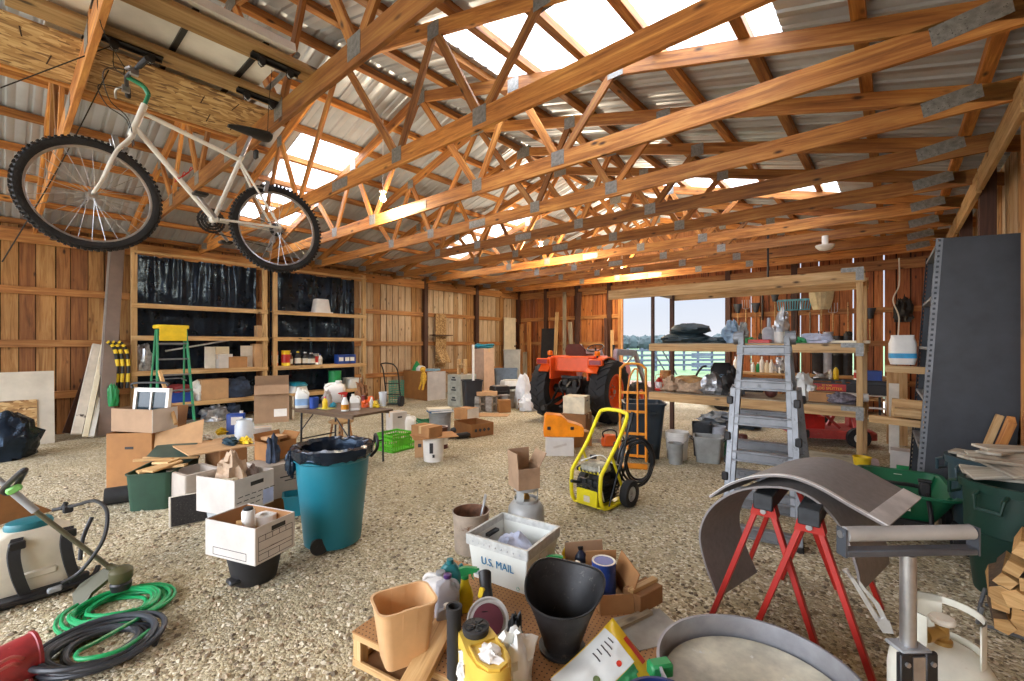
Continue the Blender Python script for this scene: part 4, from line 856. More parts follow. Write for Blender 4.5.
# wheeled bin
wb_ = T('wheeled_bin', 'tall teal wheeled bin lined with a black bag', 'trash bin', GD(333, 3.68), face(333))
f = B(); R_, r_, h_ = .295, .22, .80
f.lathe([(r_-.01, .02), (r_, .03), (R_-.012, h_-.14), (R_-.01, h_-.1), (R_+.006, h_-.085), (R_+.008, h_), (R_-.012, h_), (r_-.012, .04)], 40); O('body', f, M('bin_teal', '167386', .38, 0, .04, 3), wb_)
f = B()
f.lathe([(R_+.016, h_-.07), (R_+.02, h_-.045), (R_+.024, h_+.012), (R_-.008, h_+.022), (R_-.045, h_+.0), (R_-.06, h_-.08), (R_-.1, h_-.3), (.05, h_-.36)], 60)
v2 = []
for i, p in enumerate(f.v):
    a = math.atan2(p.y, p.x); k = .02*noise.noise(V((math.cos(a)*6, math.sin(a)*6, p.z*9)))+.01*noise.noise(V((a*9, p.z*20, 2))); d_ = V((p.x, p.y, 0)).normalized() if p.xy.length > .06 else V(); v2.append(p+d_*(abs(k) if p.xy.length > R_ else -abs(k)*.8)+V((0, 0, k*2 if p.z < h_ else k*.8)))
f.v = v2; O('bag_liner', f, 'black_film', wb_)
f = B(); f.lump((0, 0, 0), (.04, .03, .1), 5, .5); o = O('bag_knot', f, 'black_film', wb_); o.location = (-R_-.015, -.06, h_-.1)
f = B(); f.tube([(R_+.0, -.06, h_-.1), (R_+.05, -.08, h_-.03), (R_+.05, -.06, h_+.05), (R_+.05, .1, h_+.05), (R_+.04, .12, h_-.02), (R_, .1, h_-.08)], .013, 8, sm=4); O('push_handle', f, 'black', wb_)
for s in (-1, 1):
    f = B(); f.cyl((-.1, s*.15, .065), (-.1, s*.215, .065), .065, n=24); f.cyl((-.1, s*.14, .065), (-.1, s*.22, .065), .018); o = O('wheel', f, 'black', wb_)
t = T('storage_tub', 'small teal tub on the gravel half hidden behind the teal wheeled bin', 'tub', GD(296, 4.3), face(296)); f = B(); f.tray(.22, .2, .2, .004, .03, .18, .16, lip=.01); O('body', f, 'teal', t)
# tall tan carton with a label
c, rz, d = fit(0, (254, 424), (289, 421.5), .3, top=386)
t = carton('tall open tan carton with a white label, leaning left of the folding table', c, rz, d, 'carton_pale', {'s': 152, 'n': -20}, fl=.2); f = B(); f.box((d[0]*.25, -.1515, .2), (.24, .002, .16)); O('address_label', f, 'paper', t)
f = B(); f.box((0, 0, .25), (.04, .34, .5)); S('foam_slab', f, 'off_white', 'white foam slab upright between the tall tan carton and the folding table', 'slab', G(291, 418.5), face(287)+14)
t = carton('small white carton on the gravel behind the brown box of rags', GD(263, 5.75), face(268), (.2, .2, .57), 'box_white', op=False)
f = B(); f.prism([(0, 0), (.4, 0), (0, .34)], -.01, .01); S('card_scrap', f, 'carton_dark', 'bent brown card on the gravel at the picture edge behind the backpack sprayer', 'card', G(-6, 526), face(10)+20)
# ---------------------------------------------------------------- folding table and the things on it
a, b_, c_ = G(353, 415.5, .74), G(291, 407.5, .74), G(389, 408.5, .74)
x = (a-b_); w_ = x.length; x /= w_; y = V((-x.y, x.x, 0)); d_ = .68; ctr = b_+x*w_/2+y*d_/2; rz = math.degrees(math.atan2(x.y, x.x))
wood('table_top', '5f4a36', '463526', '705a44', knots=False)
FT = T('folding_table', 'brown folding table crowded with jugs and gloves behind the teal wheeled bin', 'table', V((ctr.x, ctr.y, 0)), rz)
f = B(); f.box((0, 0, .725), (w_, d_, .03), None, .006); O('table_top', f, 'table_top', FT); f = B(); f.box((0, -d_/2+.04, .695), (w_-.1, .02, .035)); f.box((0, d_/2-.04, .695), (w_-.1, .02, .035)); O('apron', f, 'table_top', FT)
for sx in (-1, 1):
    for sy_ in (-1, 1):
        f = B(); f.cyl((sx*(w_/2-.16), sy_*(d_/2-.06), .71), (sx*(w_/2-.14), sy_*(d_/2-.06), 0), .014, n=10); O('leg', f, 'dark_steel', FT)
    f = B(); f.cyl((sx*(w_/2-.15), -d_/2+.06, .3), (sx*(w_/2-.15), d_/2-.06, .3), .01, n=8); O('crossbar', f, 'dark_steel', FT)
    f = B(); f.cyl((sx*(w_/2-.15), -d_/2+.06, .42), (sx*(w_/2-.45), -d_/2+.06, .70), .008, n=8); O('brace', f, 'dark_steel', FT)
TZ = .7415
def tp(u, v): return G(u, v, TZ)
t = T('jug', 'milky jug half full of blue liquid at the end of the folding table', 'jug', tp(302, 407.5), face(302)); jug(t, .18, .14, .28, 'milky', 'milky', lm=M('blue_fluid', '8fb4d8', .3))
t = T('plastic_pail', 'small blue plastic pail beside the milky jug on the folding table', 'pail', tp(314, 408)); f = B(); f.loft([rrect(.1, .1, .03, 0), rrect(.115, .115, .03, .15), rrect(.105, .105, .03, .15), rrect(.09, .09, .03, .01)]); O('body', f, 'blue', t)
t = T('bottle', 'small pink and yellow bottle behind the blue pail on the folding table', 'bottle', tp(325, 409)); bottle(t, .17, .035, 'yellow', M('pink', 'd8577a', .4))
t = T('jug', 'largest white jug on the folding table', 'jug', tp(335, 402), face(335)+180); jug(t, .3, .2, .33, 'white', 'white')
rag('scrub_pad', 'grey fuzzy bundle left of the largest white jug', 'bundle', tp(327, 406.5), (.07, .07, .14), 'grey_trim', 51, .4)
rag('glove', 'teal glove in front of the largest white jug', 'glove', tp(333, 407), (.06, .04, .04), 'teal', 52, .5)
f = B(); f.box((0, 0, .004), (.24, .14, .008)); S('card_sheet', f, M('khaki', 'a8a258', .7), 'khaki card sheet lying on the folding table by the blue pail', 'card', tp(326, 408.5), rz)
t = T('spray_bottle', 'clear spray bottle with a red head and amber liquid on the folding table', 'spray bottle', tp(345, 411), face(345)+180); sprayer(t, .26, .05, 'milky', 'red', M('amber', 'cf8a1c', .3))
t = T('bottle', 'white handled bottle beside the red head spray bottle', 'bottle', tp(355, 410), face(355)); jug(t, .14, .08, .22, 'white', 'white', lm='box_grey')
rag('dried_wreath', 'brown dried wreath at the back of the folding table', 'wreath', tp(357, 403)+V((0, .08, 0)), (.12, .06, .2), M('dry_brown', '7c5434', .9, 0, .3, 20), 53, .8, fr=4)
t = T('can', 'dark red can on the folding table next to the wreath', 'can', tp(363.5, 403.5)); can(t, .12, .03, 'dark_red')
rag('glove', 'orange rubber glove on the folding table', 'glove', tp(365, 407), (.06, .04, .06), 'orange', 54, .6)
rag('glove', 'yellow rubber glove sprawled at the end of the folding table', 'glove', tp(373.5, 407), (.1, .05, .05), 'yellow', 55, .6); rag('glove', 'second orange glove lying over the yellow rubber glove', 'glove', tp(371, 405)+V((0, 0, .05)), (.06, .03, .05), 'orange', 56, .6)
t = T('bottle', 'small white bottle behind the orange and yellow gloves', 'bottle', tp(371.5, 407.5)); bottle(t, .15, .025, 'white', 'white')
t = T('measuring_cup', 'clear plastic cup at the far corner of the folding table', 'cup', tp(383, 406)); f = B(); f.lathe([(.045, 0), (.06, .2), (.064, .2), (.064, .206), (.056, .206), (.042, .004)], 20); O('body', f, 'clear_plastic', t)
# wooden stool behind the table
t = T('stool', 'round wooden stool seen under the folding table', 'stool', GD(341, 6.9), 10); f = B(); f.lathe([(.17, .42), (.185, .43), (.185, .45), (.17, .46)], 24); O('seat', f, 'lumber', t)
for i in range(4): a_ = PI/4+PI/2*i; f = B(); f.cyl((.12*math.cos(a_), .12*math.sin(a_), .43), (.19*math.cos(a_), .19*math.sin(a_), 0), .016, n=10); O('leg', f, 'pine', t)
f = B(); f.tube([(.165*math.cos(2*PI*i/20), .165*math.sin(2*PI*i/20), .16) for i in range(20)], .008, 6, closed=True); O('foot_ring', f, 'pine', t)
# ---------------------------------------------------------------- green crate, buckets and boxes on the gravel
c, rz, d = fit(0, (392.6, 453.7), (414.4, 448), D=(376.5, 449.7), top=436)
t = T('milk_crate', 'bright green plastic crate in front of the folding table', 'crate', c, rz); M('crate_green', '5fbf2e', .4); f = B(); sx, sy_, h = d
for z in (.0, h*.33, h*.66, h-.03):
    for s in (-1, 1): f.box((0, s*(sy_/2-.006), z+.015), (sx, .012, .03)); f.box((s*(sx/2-.006), 0, z+.015), (.012, sy_, .03))
n = 9
for i in range(n+1):
    for s in (-1, 1): f.box((-sx/2+.008+(sx-.016)*i/n, s*(sy_/2-.006), h/2), (.012, .008, h)); f.box((s*(sx/2-.006), -sy_/2+.008+(sy_-.016)*i/n, h/2), (.008, .012, h))
f.box((0, 0, .006), (sx, sy_, .012)); O('body', f, 'crate_green', t)
for s in (-1, 1): f = B(); f.box((0, s*(sy_/2-.002), h*.5), (sx*.5, .014, h*.3)); O('side_panel', f, 'crate_green', t)
c, rz, d = fit(0, (392.6, 432), (407, 430), D=(377, 431), top=413)
carton('white records box behind the bright green crate', c, rz, d, 'box_white', op=False, slot='s', name='records_box')
t = T('jug', 'white jug standing beside the records box behind the green crate', 'jug', G(410.5, 430), face(410)); jug(t, .2, .16, .3, 'white', 'white')
t = T('bucket', 'white bucket with a brown carton on it in front of the green rope', 'bucket', GD(433.5, 6.27), face(433)); bucket(t, .335, .15, 'white', .135, ribs=1, bail=None)
f = B(); f.box((-.03, -.146, .2), (.05, .012, .14)); f.box((.0, -.146, .09), (.03, .012, .04)); O('printed_mark', f, 'ink', t)
f = B(); f.box((0, 0, .006), (.62, .4, .008), (0, 0, 0)); S('card_sheet', f, 'carton', 'brown card sheet lying over the white bucket', 'card', GD(434, 6.3, .336), face(434)+12)
c, rz, d = fit(.35, (429, 438.5), (442.5, 435.5), D=(416, 434), top=428)
carton('small brown carton on the card sheet over the white bucket', c, rz, d, 'carton', op=False)
f = B(); f.box((0, 0, .13), (.12, .008, .26)); f.m = 1; f.box((.01, -.005, .17), (.05, .002, .05)); S('card_sheet', f, ['carton_light', 'ink'], 'pale card flap leaning on the side of the white bucket', 'card', G(419, 457.5), 0, rot=(-6, 0, face(419)))
t = T('bucket', 'grey pail with books on top behind the small brown carton', 'bucket', GD(440, 7.7), face(440)); bucket(t, .46, .19, 'grey_paint', .17, bail=None)
for i, (m, l) in enumerate((('ink_blue', 'blue book on the grey pail, under the cream one'), ('cream', 'cream book on top of the grey pail'))):
    t = T('book', l, 'book', GD(440-i, 7.7, .462+.036*i), face(440)+18-8*i, 'books on the grey pail'); f = B(); f.box((0, 0, .017), (.4, .27, .034), None, .002); O('cover', f, m, t); f = B(); f.box((.004, -.003, .017), (.396, .268, .024)); O('pages', f, 'paper', t)
t = T('can', 'brown and white round tin beside the small brown carton', 'can', GD(441.5, 7.0)); can(t, .34, .1, M('maroon', '5a3028', .5), 'white', 'off_white')
def coil(name, label, cat, p, rx, ry, r, n, m, h, seed, rz=0, turns=14, tail=None):
    R = random.Random(seed); pts = []
    for i in range(turns*14):
        a = 2*PI*i/14; k = 1+.22*math.sin(i*.05+seed)+R.uniform(-.02, .02); off = .12*math.sin(i/14*1.7+seed)
        pts.append((rx*k*math.cos(a)*.82+off*rx, ry*k*math.sin(a)*.82+off*.6*ry, r+h*(i/(turns*14))*(.6+.4*math.sin(a*.5+i*.2)**2)+.004*math.sin(i*1.3)))
    if tail: pts += tail
    f = B(); f.tube(pts, r, n, sm=2); return S(name, f, m, label, cat, p, rz)
coil('rope_coil', 'green rope coil on the gravel behind the white bucket', 'rope', G(425, 428)-V((0, 0, 0)), .24, .2, .014, 6, M('rope_green', '2c7a52', .7), .2, 3, 0, 8)
c, rz, d = fit(0, (454, 418.5), (467.5, 420.3), C=(474, 417.3), top=408)
t = carton('brown carton with a white end panel behind the grey pail', c, rz, d, 'carton', op=False); f = B(); f.box((d[0]/2+.001, 0, d[2]/2), (.002, d[1], d[2])); O('white_end_panel', f, 'box_white', t)
c, rz, d = fit(0, (471, 438), (493.6, 434.5), D=(459, 432), top=425)
t = carton('open brown printed box in the middle of the gravel floor', c, rz, d, M('carton_brown', '94663a', .75, 0, .06), {}); f = B()
for i in range(4): f.box((-.14+.09*i, -d[1]/2-.001, d[2]*.5), (.05, .002, .05), (0, 20*i, 0))
O('printed_mark', f, 'ink', t)
for i, (u, v, l) in enumerate(((459, 433, 'black power tool lying beside the open brown printed box'), (463, 438.5, 'second black power tool in front of the first beside the open brown printed box'))):
    t = T('power_tool', l, 'tool', G(u, v), 25+50*i); f = B(); f.rod([((-.16, 0, .055), .03), ((-.1, 0, .055), .05), ((.08, 0, .055), .052), ((.12, 0, .055), .03), ((.18, 0, .055), .018)]); O('body', f, 'black', t); f = B(); f.tube([(-.08, 0, .05), (-.14, .08, .03), (-.2, .14, .025)], .025, 8, sm=3); O('grip', f, 'matt_black', t)
f = B(); f.slab([(-.5, -.22), (.4, -.26), (.5, .1), (-.1, .28), (-.46, .2)], 0, .012); S('card_sheet', f, 'carton_light', 'flat card sheet on the gravel before the concrete blocks', 'card', G(489, 415), face(489))
# big carton, hand truck, cabinet by the left wall
c, rz, d = fit(0, (403.5, 396.8), (427.3, 400.4), C=(446, 398.5), top=370); c -= (c.xy.normalized()).to_3d()*.12
t = carton('big brown carton with a white side by the plank wall, toys on top', c, rz, d, 'carton_orange', op=False); f = B(); f.box((d[0]/2+.004, 0, d[2]/2), (.008, d[1], d[2])); O('white_side', f, 'box_white', t); mm = t.matrix_basis.copy(); H = d[2]
f = B(); f.lathe([(.16, 0), (.13, .1), (.05, .24), (.02, .28)], 16); S('toy_cone', f, 'green', 'green cone shaped toy on the big brown carton', 'toy', mm @ V((-.3, -.05, H)))
rag('toy_bundle', 'white soft toy next to the green cone on the big carton', 'toy', mm @ V((-.02, -.1, H)), (.16, .12, .1), 'white', 61, .3)
f = B(); f.box((0, 0, .03), (.42, .3, .06), None, .005); S('toy_box', f, M('pale_blue', '8fb8cc', .5), 'pale blue flat box on the big brown carton', 'box', mm @ V((.25, .1, H)), 20)
f = B(); f.lump((0, 0, .25), (.09, .08, .2), 5, .3); f.sph((.0, -.02, .5), (.07, .09, .08)); f.tube([(0, 0, .3), (0, -.01, .5)], .05, 8)
for s in (-1, 1): f.tube([(s*.05, -.02, .2), (s*.08, -.06, .02), (s*.09, -.1, -.08)], .03, 8, sm=3)
S('plush_toy', f, M('plush', 'd7a93a', .9, 0, .15, 30), 'yellow plush animal slumped over the white side of the big carton', 'plush toy', mm @ V((d[0]/2-.06, -d[1]/2-.09, H-.42)), rz)
t = T('hand_truck', 'black hand truck carrying a green wire roll by the plank wall', 'hand truck', GD(392, 11.7), face(392)-25); f = B()
for s in (-1, 1): f.tube([(s*.2, .12, .1), (s*.2, .02, .5), (s*.2, -.1, .95), (s*.17, -.3, 1.12)], .018, 8, sm=4)
f.tube([(-.17, -.3, 1.12), (0, -.36, 1.15), (.17, -.3, 1.12)], .018, 8, sm=3)
for z in (.3, .6, .85): f.cyl((-.2, .1-z*.18, z), (.2, .1-z*.18, z), .012, n=8)
f.box((0, .25, .03), (.42, .28, .015)); O('frame', f, 'black', t)
for s in (-1, 1): f = B(); f.cyl((s*.22, -.02, .14), (s*.3, -.02, .14), .14, n=24); f.cyl((s*.21, -.02, .14), (s*.31, -.02, .14), .05); O('wheel', f, 'rubber', t)
f = B()
for i in range(11):
    zz = .08+.055*i; f.tube([(.2*math.cos(q)*(1+.04*math.sin(q*3+i)), .2*math.sin(q), zz+.01*math.sin(q*2+i)) for q in [2*PI*k/22 for k in range(22)]], .008, 5, closed=True)
for k in range(16): q = 2*PI*k/16; f.tube([(.2*math.cos(q), .2*math.sin(q), .06), (.2*math.cos(q+.2), .2*math.sin(q+.2), .66)], .005, 5)
S('wire_roll', f, M('wire_green', '3c8a72', .5), 'green wire fence roll standing on the black hand truck', 'wire roll', t.matrix_basis @ V((0, .27, .0)), 0)
c, rz, d = fit(0, (447.5, 406), (461, 407.7), C=(470.5, 404.5), top=374.5)
t = T('file_cabinet', 'grey steel file cabinet between the big carton and the black bin', 'cabinet', c, rz); f = B(); f.box((0, 0, d[2]/2), d, None, .006); O('body', f, M('cabinet_grey', 'a9aa9e', .45, .2), t)
for k in range(3):
    z = d[2]*(.18+.315*k); f = B(); f.box((0, -d[1]/2-.008, z), (d[0]-.04, .016, d[2]*.28), None, .004); dr = O('drawer', f, 'cabinet_grey', t); f = B(); f.box((0, -d[1]/2-.025, z+.03), (.16, .02, .035), None, .005); f.box((0, -d[1]/2-.018, z+.09), (.1, .008, .04)); O('handle', f, 'dark_steel', dr)
f = B()
for s in (-1, 1): f.box((s*.09, 0, .2), (.05, .14, .4))
f.box((0, 0, .26), (.2, .14, .04)); S('wood_stool', f, 'lumber', 'small wooden offcut frame on top of the grey file cabinet', 'wood frame', V((c.x, c.y, d[2]+.003)), rz+20)
t = T('trash_bin', 'square black bin with a white pipe in it, beside the file cabinet', 'trash bin', GD(472, 10.85), face(472)+12); f = B(); f.tray(.46, .42, .76, .006, .05, .38, .34, lip=.02); O('body', f, M('navy_black', '25282e', .5), t)
f = B(); f.cyl((0, 0, .06), (-.06, .05, 1.62), .03); S('pipe', f, 'white', 'white pipe standing in the square black bin', 'pipe', GD(472, 10.85)+V((.03, .02, .0)), 0)
c, rz, d = fit(0, (474, 400), (484, 401.5), C=(495.5, 400.5)); d = (d[0], d[1], 1.5)
carton('tall narrow pale carton standing behind the concrete blocks', c, rz, d, M('carton_pink', 'c3a48c', .75, 0, .05), op=False, tape=True)
coil('hose_coil', 'teal hose coil on top of the tall narrow pale carton', 'hose', V((c.x, c.y, 1.502)), .26, .26, .022, 8, 'teal', .12, 5, 0, 6)
# strand board rack on the left wall
t = T('wall_shelf', 'strand board wall shelf between the two dark posts', 'shelf', AX(441, 372, -11.35)*1.0); t.location = V((-11.38, AX(440.5, 340, -11.38).y, .9)); f = B(); f.box((.012, 0, .85), (.02, .44, 1.75)); O('back_board', f, 'osb_z' if 'osb_z' in MATS else 'osb', t)
f = B(); f.box((.16, -.1, 1.02), (.3, .74, .03)); O('upper_shelf', f, 'dark_post_x', t); f = B(); f.prism([(0, .3), (.3, .12), (.3, .16), (.02, .55)], -.2, .2); O('lower_bracket', f, 'osb', t); f = B(); f.box((.16, 0, .14), (.3, .44, .03)); O('lower_shelf', f, 'osb', t)
# ---------------------------------------------------------------- printers, blocks and bags left of the tractor
bl = [(482, 412.5, 0), (494, 412, 0), (482, 412.5, .2), (494, 412, .2)]
wd = ['lower left', 'lower right', 'upper left', 'upper right']
for i, (u, v, z) in enumerate(bl):
    p = GD(u, 10.8); t = S('concrete_block', (lambda f: ([f.box((s*.17, 0, .095), (.06, .2, .19)) for s in (-1, 0, 1)], [f.box((0, s*.085, .095), (.4, .03, .19)) for s in ()], f.box((0, 0, .012), (.4, .2, .024)), f.box((0, 0, .178), (.4, .2, .024)), f)[-1])(B()), 'concrete', 'hollow concrete block, %s of the four stacked by the white printers' % wd[i], 'concrete block', V((p.x, p.y, z*.96)), face(488)+48, 'stacked concrete blocks', rot=None)
carton('flattened carton scraps lying on the stacked concrete blocks', GD(487, 10.85, .385), face(487), (.5, .34, .1), 'carton_light', op=False)
c, rz, d = fit(0, (499, 413), (511, 412.5), C=(518, 410.5), top=400.5)
t = carton('brown box in front of the white printer', c, rz, d, 'carton_orange', op=False); f = B(); f.box((d[0]/2+.001, 0, d[2]/2), (.002, d[1], d[2])); O('white_end_panel', f, 'box_white', t)
carton('tiny open brown carton beside the white plastic bags', G(522.5, 409), face(522), (.22, .2, .24), 'carton', {'s': 70, 'e': 50})
def printer(label, p, rz, w, d, h, m, m2):
    t = T('printer', label, 'printer', p, rz); f = B(); f.loft([rrect(w, d, .03, 0), rrect(w, d, .03, h*.75), rrect(w*.94, d*.92, .04, h)]); O('body', f, m, t); f = B(); f.box((0, -d/2-.005, h*.35), (w*.7, .03, h*.28), None, .005); O('paper_slot', f, 'black', t); f = B(); f.box((0, -.02, h+.012), (w*.8, d*.6, .024), None, .008); O('lid', f, m2, t); f = B(); f.box((0, -d/2-.1, h*.12), (w*.55, .22, .015)); O('tray', f, m2, t); return t
cb = carton('grey carton the white printer stands on', GD(511, 11.6), face(511), (.52, .46, .42), 'box_grey', op=False); printer('white printer stacked on a carton left of the tractor', GD(511, 11.6, .424), face(511)+20, .48, .42, .26, 'white', 'off_white')
carton('low carton under the black printer', GD(499.5, 11.1), face(499), (.4, .4, .36), 'box_white', op=False); printer('black printer with a grey lid beside the concrete blocks', GD(499.5, 11.1, .364), face(499)+25, .42, .36, .22, 'black', 'grey_trim')
rag('plastic_bag', 'upper white plastic bag heaped beside the left tractor tyre', 'bag', GD(523, 11.25), (.2, .2, .55), M('bag_white', 'dfe3e6', .4, 0, .05), 71, .4); rag('plastic_bag', 'lower white plastic bag heaped on the gravel beside the left tractor tyre', 'bag', GD(528, 10.9), (.24, .22, .26), 'bag_white', 73, .45)
t = T('storage_tub', 'blue grey storage tub near the back corner behind the printers', 'tub', GD(506, 13.4), face(506)); f = B(); f.tray(.7, .5, .9, .006, .05, .6, .42, lip=.02); O('body', f, M('slate', '6d7f92', .5), t)
t = T('storage_tub', 'clear storage tub stacked on the blue grey tub near the corner', 'tub', GD(512, 14.6), face(512)); f = B(); f.tray(.55, .45, 1.45, .006, .05, .5, .4, lip=.02); O('body', f, M('cloudy', 'a6a8a2', .4, 0, .06), t)
# boards leaning on walls in the far corner
def lean2(label, u, v0, v1, w, m, y0=13.45, du=0, name='leaning_board', h=.03, cat='board', wallx=None):
    a_, b2 = AY(u-du, v0, y0-.25), AY(u, v1, y0)
    a_.z = .02; o = plank(name, a_, b2, w, h, m, up=(0, 1, 0)); return tag(o, label, cat)
p = AX(511.5, 330, -11.3); f = B(); f.box((0, 0, 1.05), (.66, .035, 2.1)); t = T('door_leaf', 'cream door leaf leaning upright in the back corner', 'door', V((-11.3, p.y-.1, .55)), 90); O('panel', f, 'cream', t); f = B(); f.sph((.26, -.04, 1.0), .03); O('knob', f, 'black', t)
f = B(); f.box((0, 0, .27), (.7, .4, .54)); S('wood_crate', f, 'grey_wood_x', 'weathered crate under the cream door leaf', 'crate', V((-11.2, p.y-.1, 0)), 90)
lean2('orange board leaning in the back corner nearest the cream door', 522, 392, 324, .22, 'board_a_x' if 'board_a_x' in MATS else 'pine')
lean2('second orange board leaning in the back corner beside the black panel', 529, 392, 322, .2, 'truss_wood'); lean2('short pale board leaning before the corner boards', 525, 392, 352, .2, 'grey_wood_x', 13.2)
f = B(); f.box((0, 0, .75), (.62, .03, 1.5), None, .004); q = AY(545, 380, 13.3); S('rubber_mat', f, 'matt_black', 'black panel leaning on the back wall behind the left tractor tyre', 'panel', V((q.x, 13.42, .72)), 0, rot=(-4, 0, 0)); f = B(); f.box((0, 0, .35), (.9, .4, .7)); S('wood_crate', f, 'dark_post_x', 'dark crate the black panel stands on', 'crate', V((q.x, 13.4, 0)))
lean2('pale board leaning on the back wall right of the black panel', 557, 385, 312, .14, 'lumber', 13.4, 3); lean2('tall grey weathered board leaning on the back wall behind the tractor', 564.5, 385, 292, .15, 'grey_wood_x', 13.5, 0)
lean2('tall dark brown board leaning on the back wall above the tractor seat', 580, 385, 292, .16, 'dark_post_x', 13.5, 6); lean2('short brown board leaning between the tall grey and the dark brown boards', 570, 385, 322, .16, 'grey_wood_x', 13.3, -3)
lean2('thin dark bar leaning beside the doorway post', 605.5, 385, 318, .09, 'dark_post_x', 13.45); lean2('pale strip leaning on the doorway post', 612, 385, 330, .1, 'lumber', 13.35)
# ---------------------------------------------------------------- boxes in front of the tractor
c, rz, d = fit(.36, (563, 413), (584.5, 414.5), C=(595, 412), top=396)
carton('cream records box stacked on a brown box behind the orange case', c, rz, d, M('box_cream', 'd9cfb4', .65), op=False, slot='e', name='records_box', tape=False)
carton('brown box under the cream records box before the tractor', V((c.x, c.y, 0)), rz, (d[0]+.06, d[1]+.06, .357), 'carton_dark', op=False)
c, rz, d = fit(0, (574, 448), (592, 446), .34, top=433); carton('small brown box between the orange case and the chainsaw', c, rz, d, 'carton', op=False)
c, rz, d = fit(0, (546, 456), (574, 456.3), .32, top=437.5); t = carton('white box under the orange tool case', c, rz, d, 'box_white', op=False, tape=False); f = B(); f.box((0, -.161, d[2]*.55), (.2, .002, .03), (0, -15, 0)); O('printed_mark', f, 'box_grey', t)
t = T('tool_case', 'orange chainsaw carrying case on the white box', 'case', V((c.x, c.y, d[2]+.002))+.06*V((CS, SN, 0)), rz); f = B(); pr = [(-.29, .0), (.29, 0), (.3, .06), (.29, .14), (.2, .18), (.06, .22), (.02, .27), (-.04, .31), (-.25, .33), (-.28, .3), (-.3, .06)]
f.prism(pr, -.12, .12); f.prism([(x*.96, z*.96+.005) for x, z in pr], -.135, .135); O('shell', f, M('case_orange', 'f08a12', .35), t)
for x in (-.22, .12): f = B(); f.box((x, -.14, .13), (.05, .02, .045), None, .004); O('latch', f, 'black', t)
t = T('chainsaw', 'small orange chainsaw behind the yellow pressure washer', 'chainsaw', G(609, 446.5), face(609)+15); f = B(); f.loft([rrect(.24, .14, .04, .02), rrect(.25, .15, .05, .1), rrect(.2, .12, .05, .19)]); O('body', f, 'orange', t); f = B(); f.tube([(-.1, -.05, .16), (-.11, -.05, .24), (0, -.05, .28), (.1, -.05, .24), (.11, -.04, .1)], .012, 8, sm=4); O('front_handle', f, 'black', t); f = B(); f.tube([(.1, 0, .14), (.2, 0, .17), (.24, 0, .1), (.12, 0, .06)], .014, 8, sm=4); O('rear_handle', f, 'black', t); f = B(); f.box((-.26, .05, .08), (.34, .006, .06), None, .002); O('guide_bar', f, 'steel', t)
# ---------------------------------------------------------------- tractor (its forward is local +y)
M('tractor_orange', 'e8581a', .32, 0, .05, 4); M('loader_grey', 'a498a2', .45, .2, .1, 6); M('grease', '2c2a28', .5, .4, .3, 12); M('lamp_amber', 'f07a14', .25); M('lamp_red', '8f1515', .25)
TR = T('tractor', 'orange farm tractor with lugged rear tyres parked facing the doorway', 'tractor', V((-5.13, 8.16, 0)), 4)
def tractor_wheel(x, y, R, w, rim_r, nl, side, nm):
    f = B(); n = 48; k = w/2
    prof = [(rim_r, -k*.75), (R*.8, -k*.98), (R*.93, -k*.9), (R*.955, -k*.6), (R*.96, 0), (R*.955, k*.6), (R*.93, k*.9), (R*.8, k*.98), (rim_r, k*.75)]
    f.loft([[V((x+yy, y+r*math.cos(2*PI*i/n), R+r*math.sin(2*PI*i/n))) for i in range(n)] for r, yy in prof], False, False)
    for i in range(nl):
        for s in (-1, 1):
            a = 2*PI*(i+(.5 if s > 0 else 0))/nl; da = 2*PI/nl*.75
            q = []
            for (t_, tw) in ((0, .0), (.5, .5), (1, 1)):
                aa = a-da*t_; xx = x+s*k*(.02+.93*t_)
                for rr, hw in ((R*(.94-.03*t_), .5), (R*(1.0-.03*t_), .32)):
                    for e in (-1, 1):
                        b2 = aa+e*hw*.32*2*PI/nl*(.8 if t_ < .9 else 1); q.append(V((xx, y+rr*math.cos(b2), R+rr*math.sin(b2))))
            fs = []
            for c_ in (0, 4):
                A0, A1, A2, A3 = c_, c_+1, c_+3, c_+2; B0, B1, B2, B3 = c_+4, c_+5, c_+7, c_+6
                fs += [(A0, A1, B1, B0), (A1, A2, B2, B1), (A2, A3, B3, B2), (A3, A0, B0, B3)]
            fs += [(0, 2, 3, 1), (8, 9, 11, 10)]; f.add(q, fs)
    ty = O(nm, f, 'rubber', TR, ang=35)
    f = B(); o_ = side*k
    f.loft([[V((x+yy, y+r*math.cos(2*PI*i/n), R+r*math.sin(2*PI*i/n))) for i in range(n)] for r, yy in ((rim_r+.01, o_*.8), (rim_r-.03, o_*.82), (rim_r-.05, o_*.35), (rim_r*.5, o_*.15), (rim_r*.45, o_*.25), (rim_r*.22, o_*.28), (rim_r*.2, o_*.5), (.02, o_*.52))], False, True)
    f.loft([[V((x+yy, y+r*math.cos(2*PI*i/n), R+r*math.sin(2*PI*i/n))) for i in range(n)] for r, yy in ((rim_r+.01, -o_*.8), (rim_r-.03, -o_*.82), (rim_r-.05, -o_*.3), (.06, -o_*.25))], False, True)
    O('rim', f, 'tractor_orange', ty)
    f = B()
    for i in range(8): a = 2*PI*i/8; c_ = V((x+o_*.3, y+rim_r*.36*math.cos(a), R+rim_r*.36*math.sin(a))); f.cyl(c_, c_+V((o_*.08, 0, 0)), .016, n=6)
    f.cyl((x+o_*.5, y, R), (x+o_*.6, y, R), rim_r*.13); O('hub_bolts', f, 'steel', ty)
for s in (-1, 1): tractor_wheel(s*.69, 0, .66, .38, .36, 20, s, 'rear_tyre'); tractor_wheel(s*.6, 1.75, .37, .24, .19, 16, s, 'front_tyre')
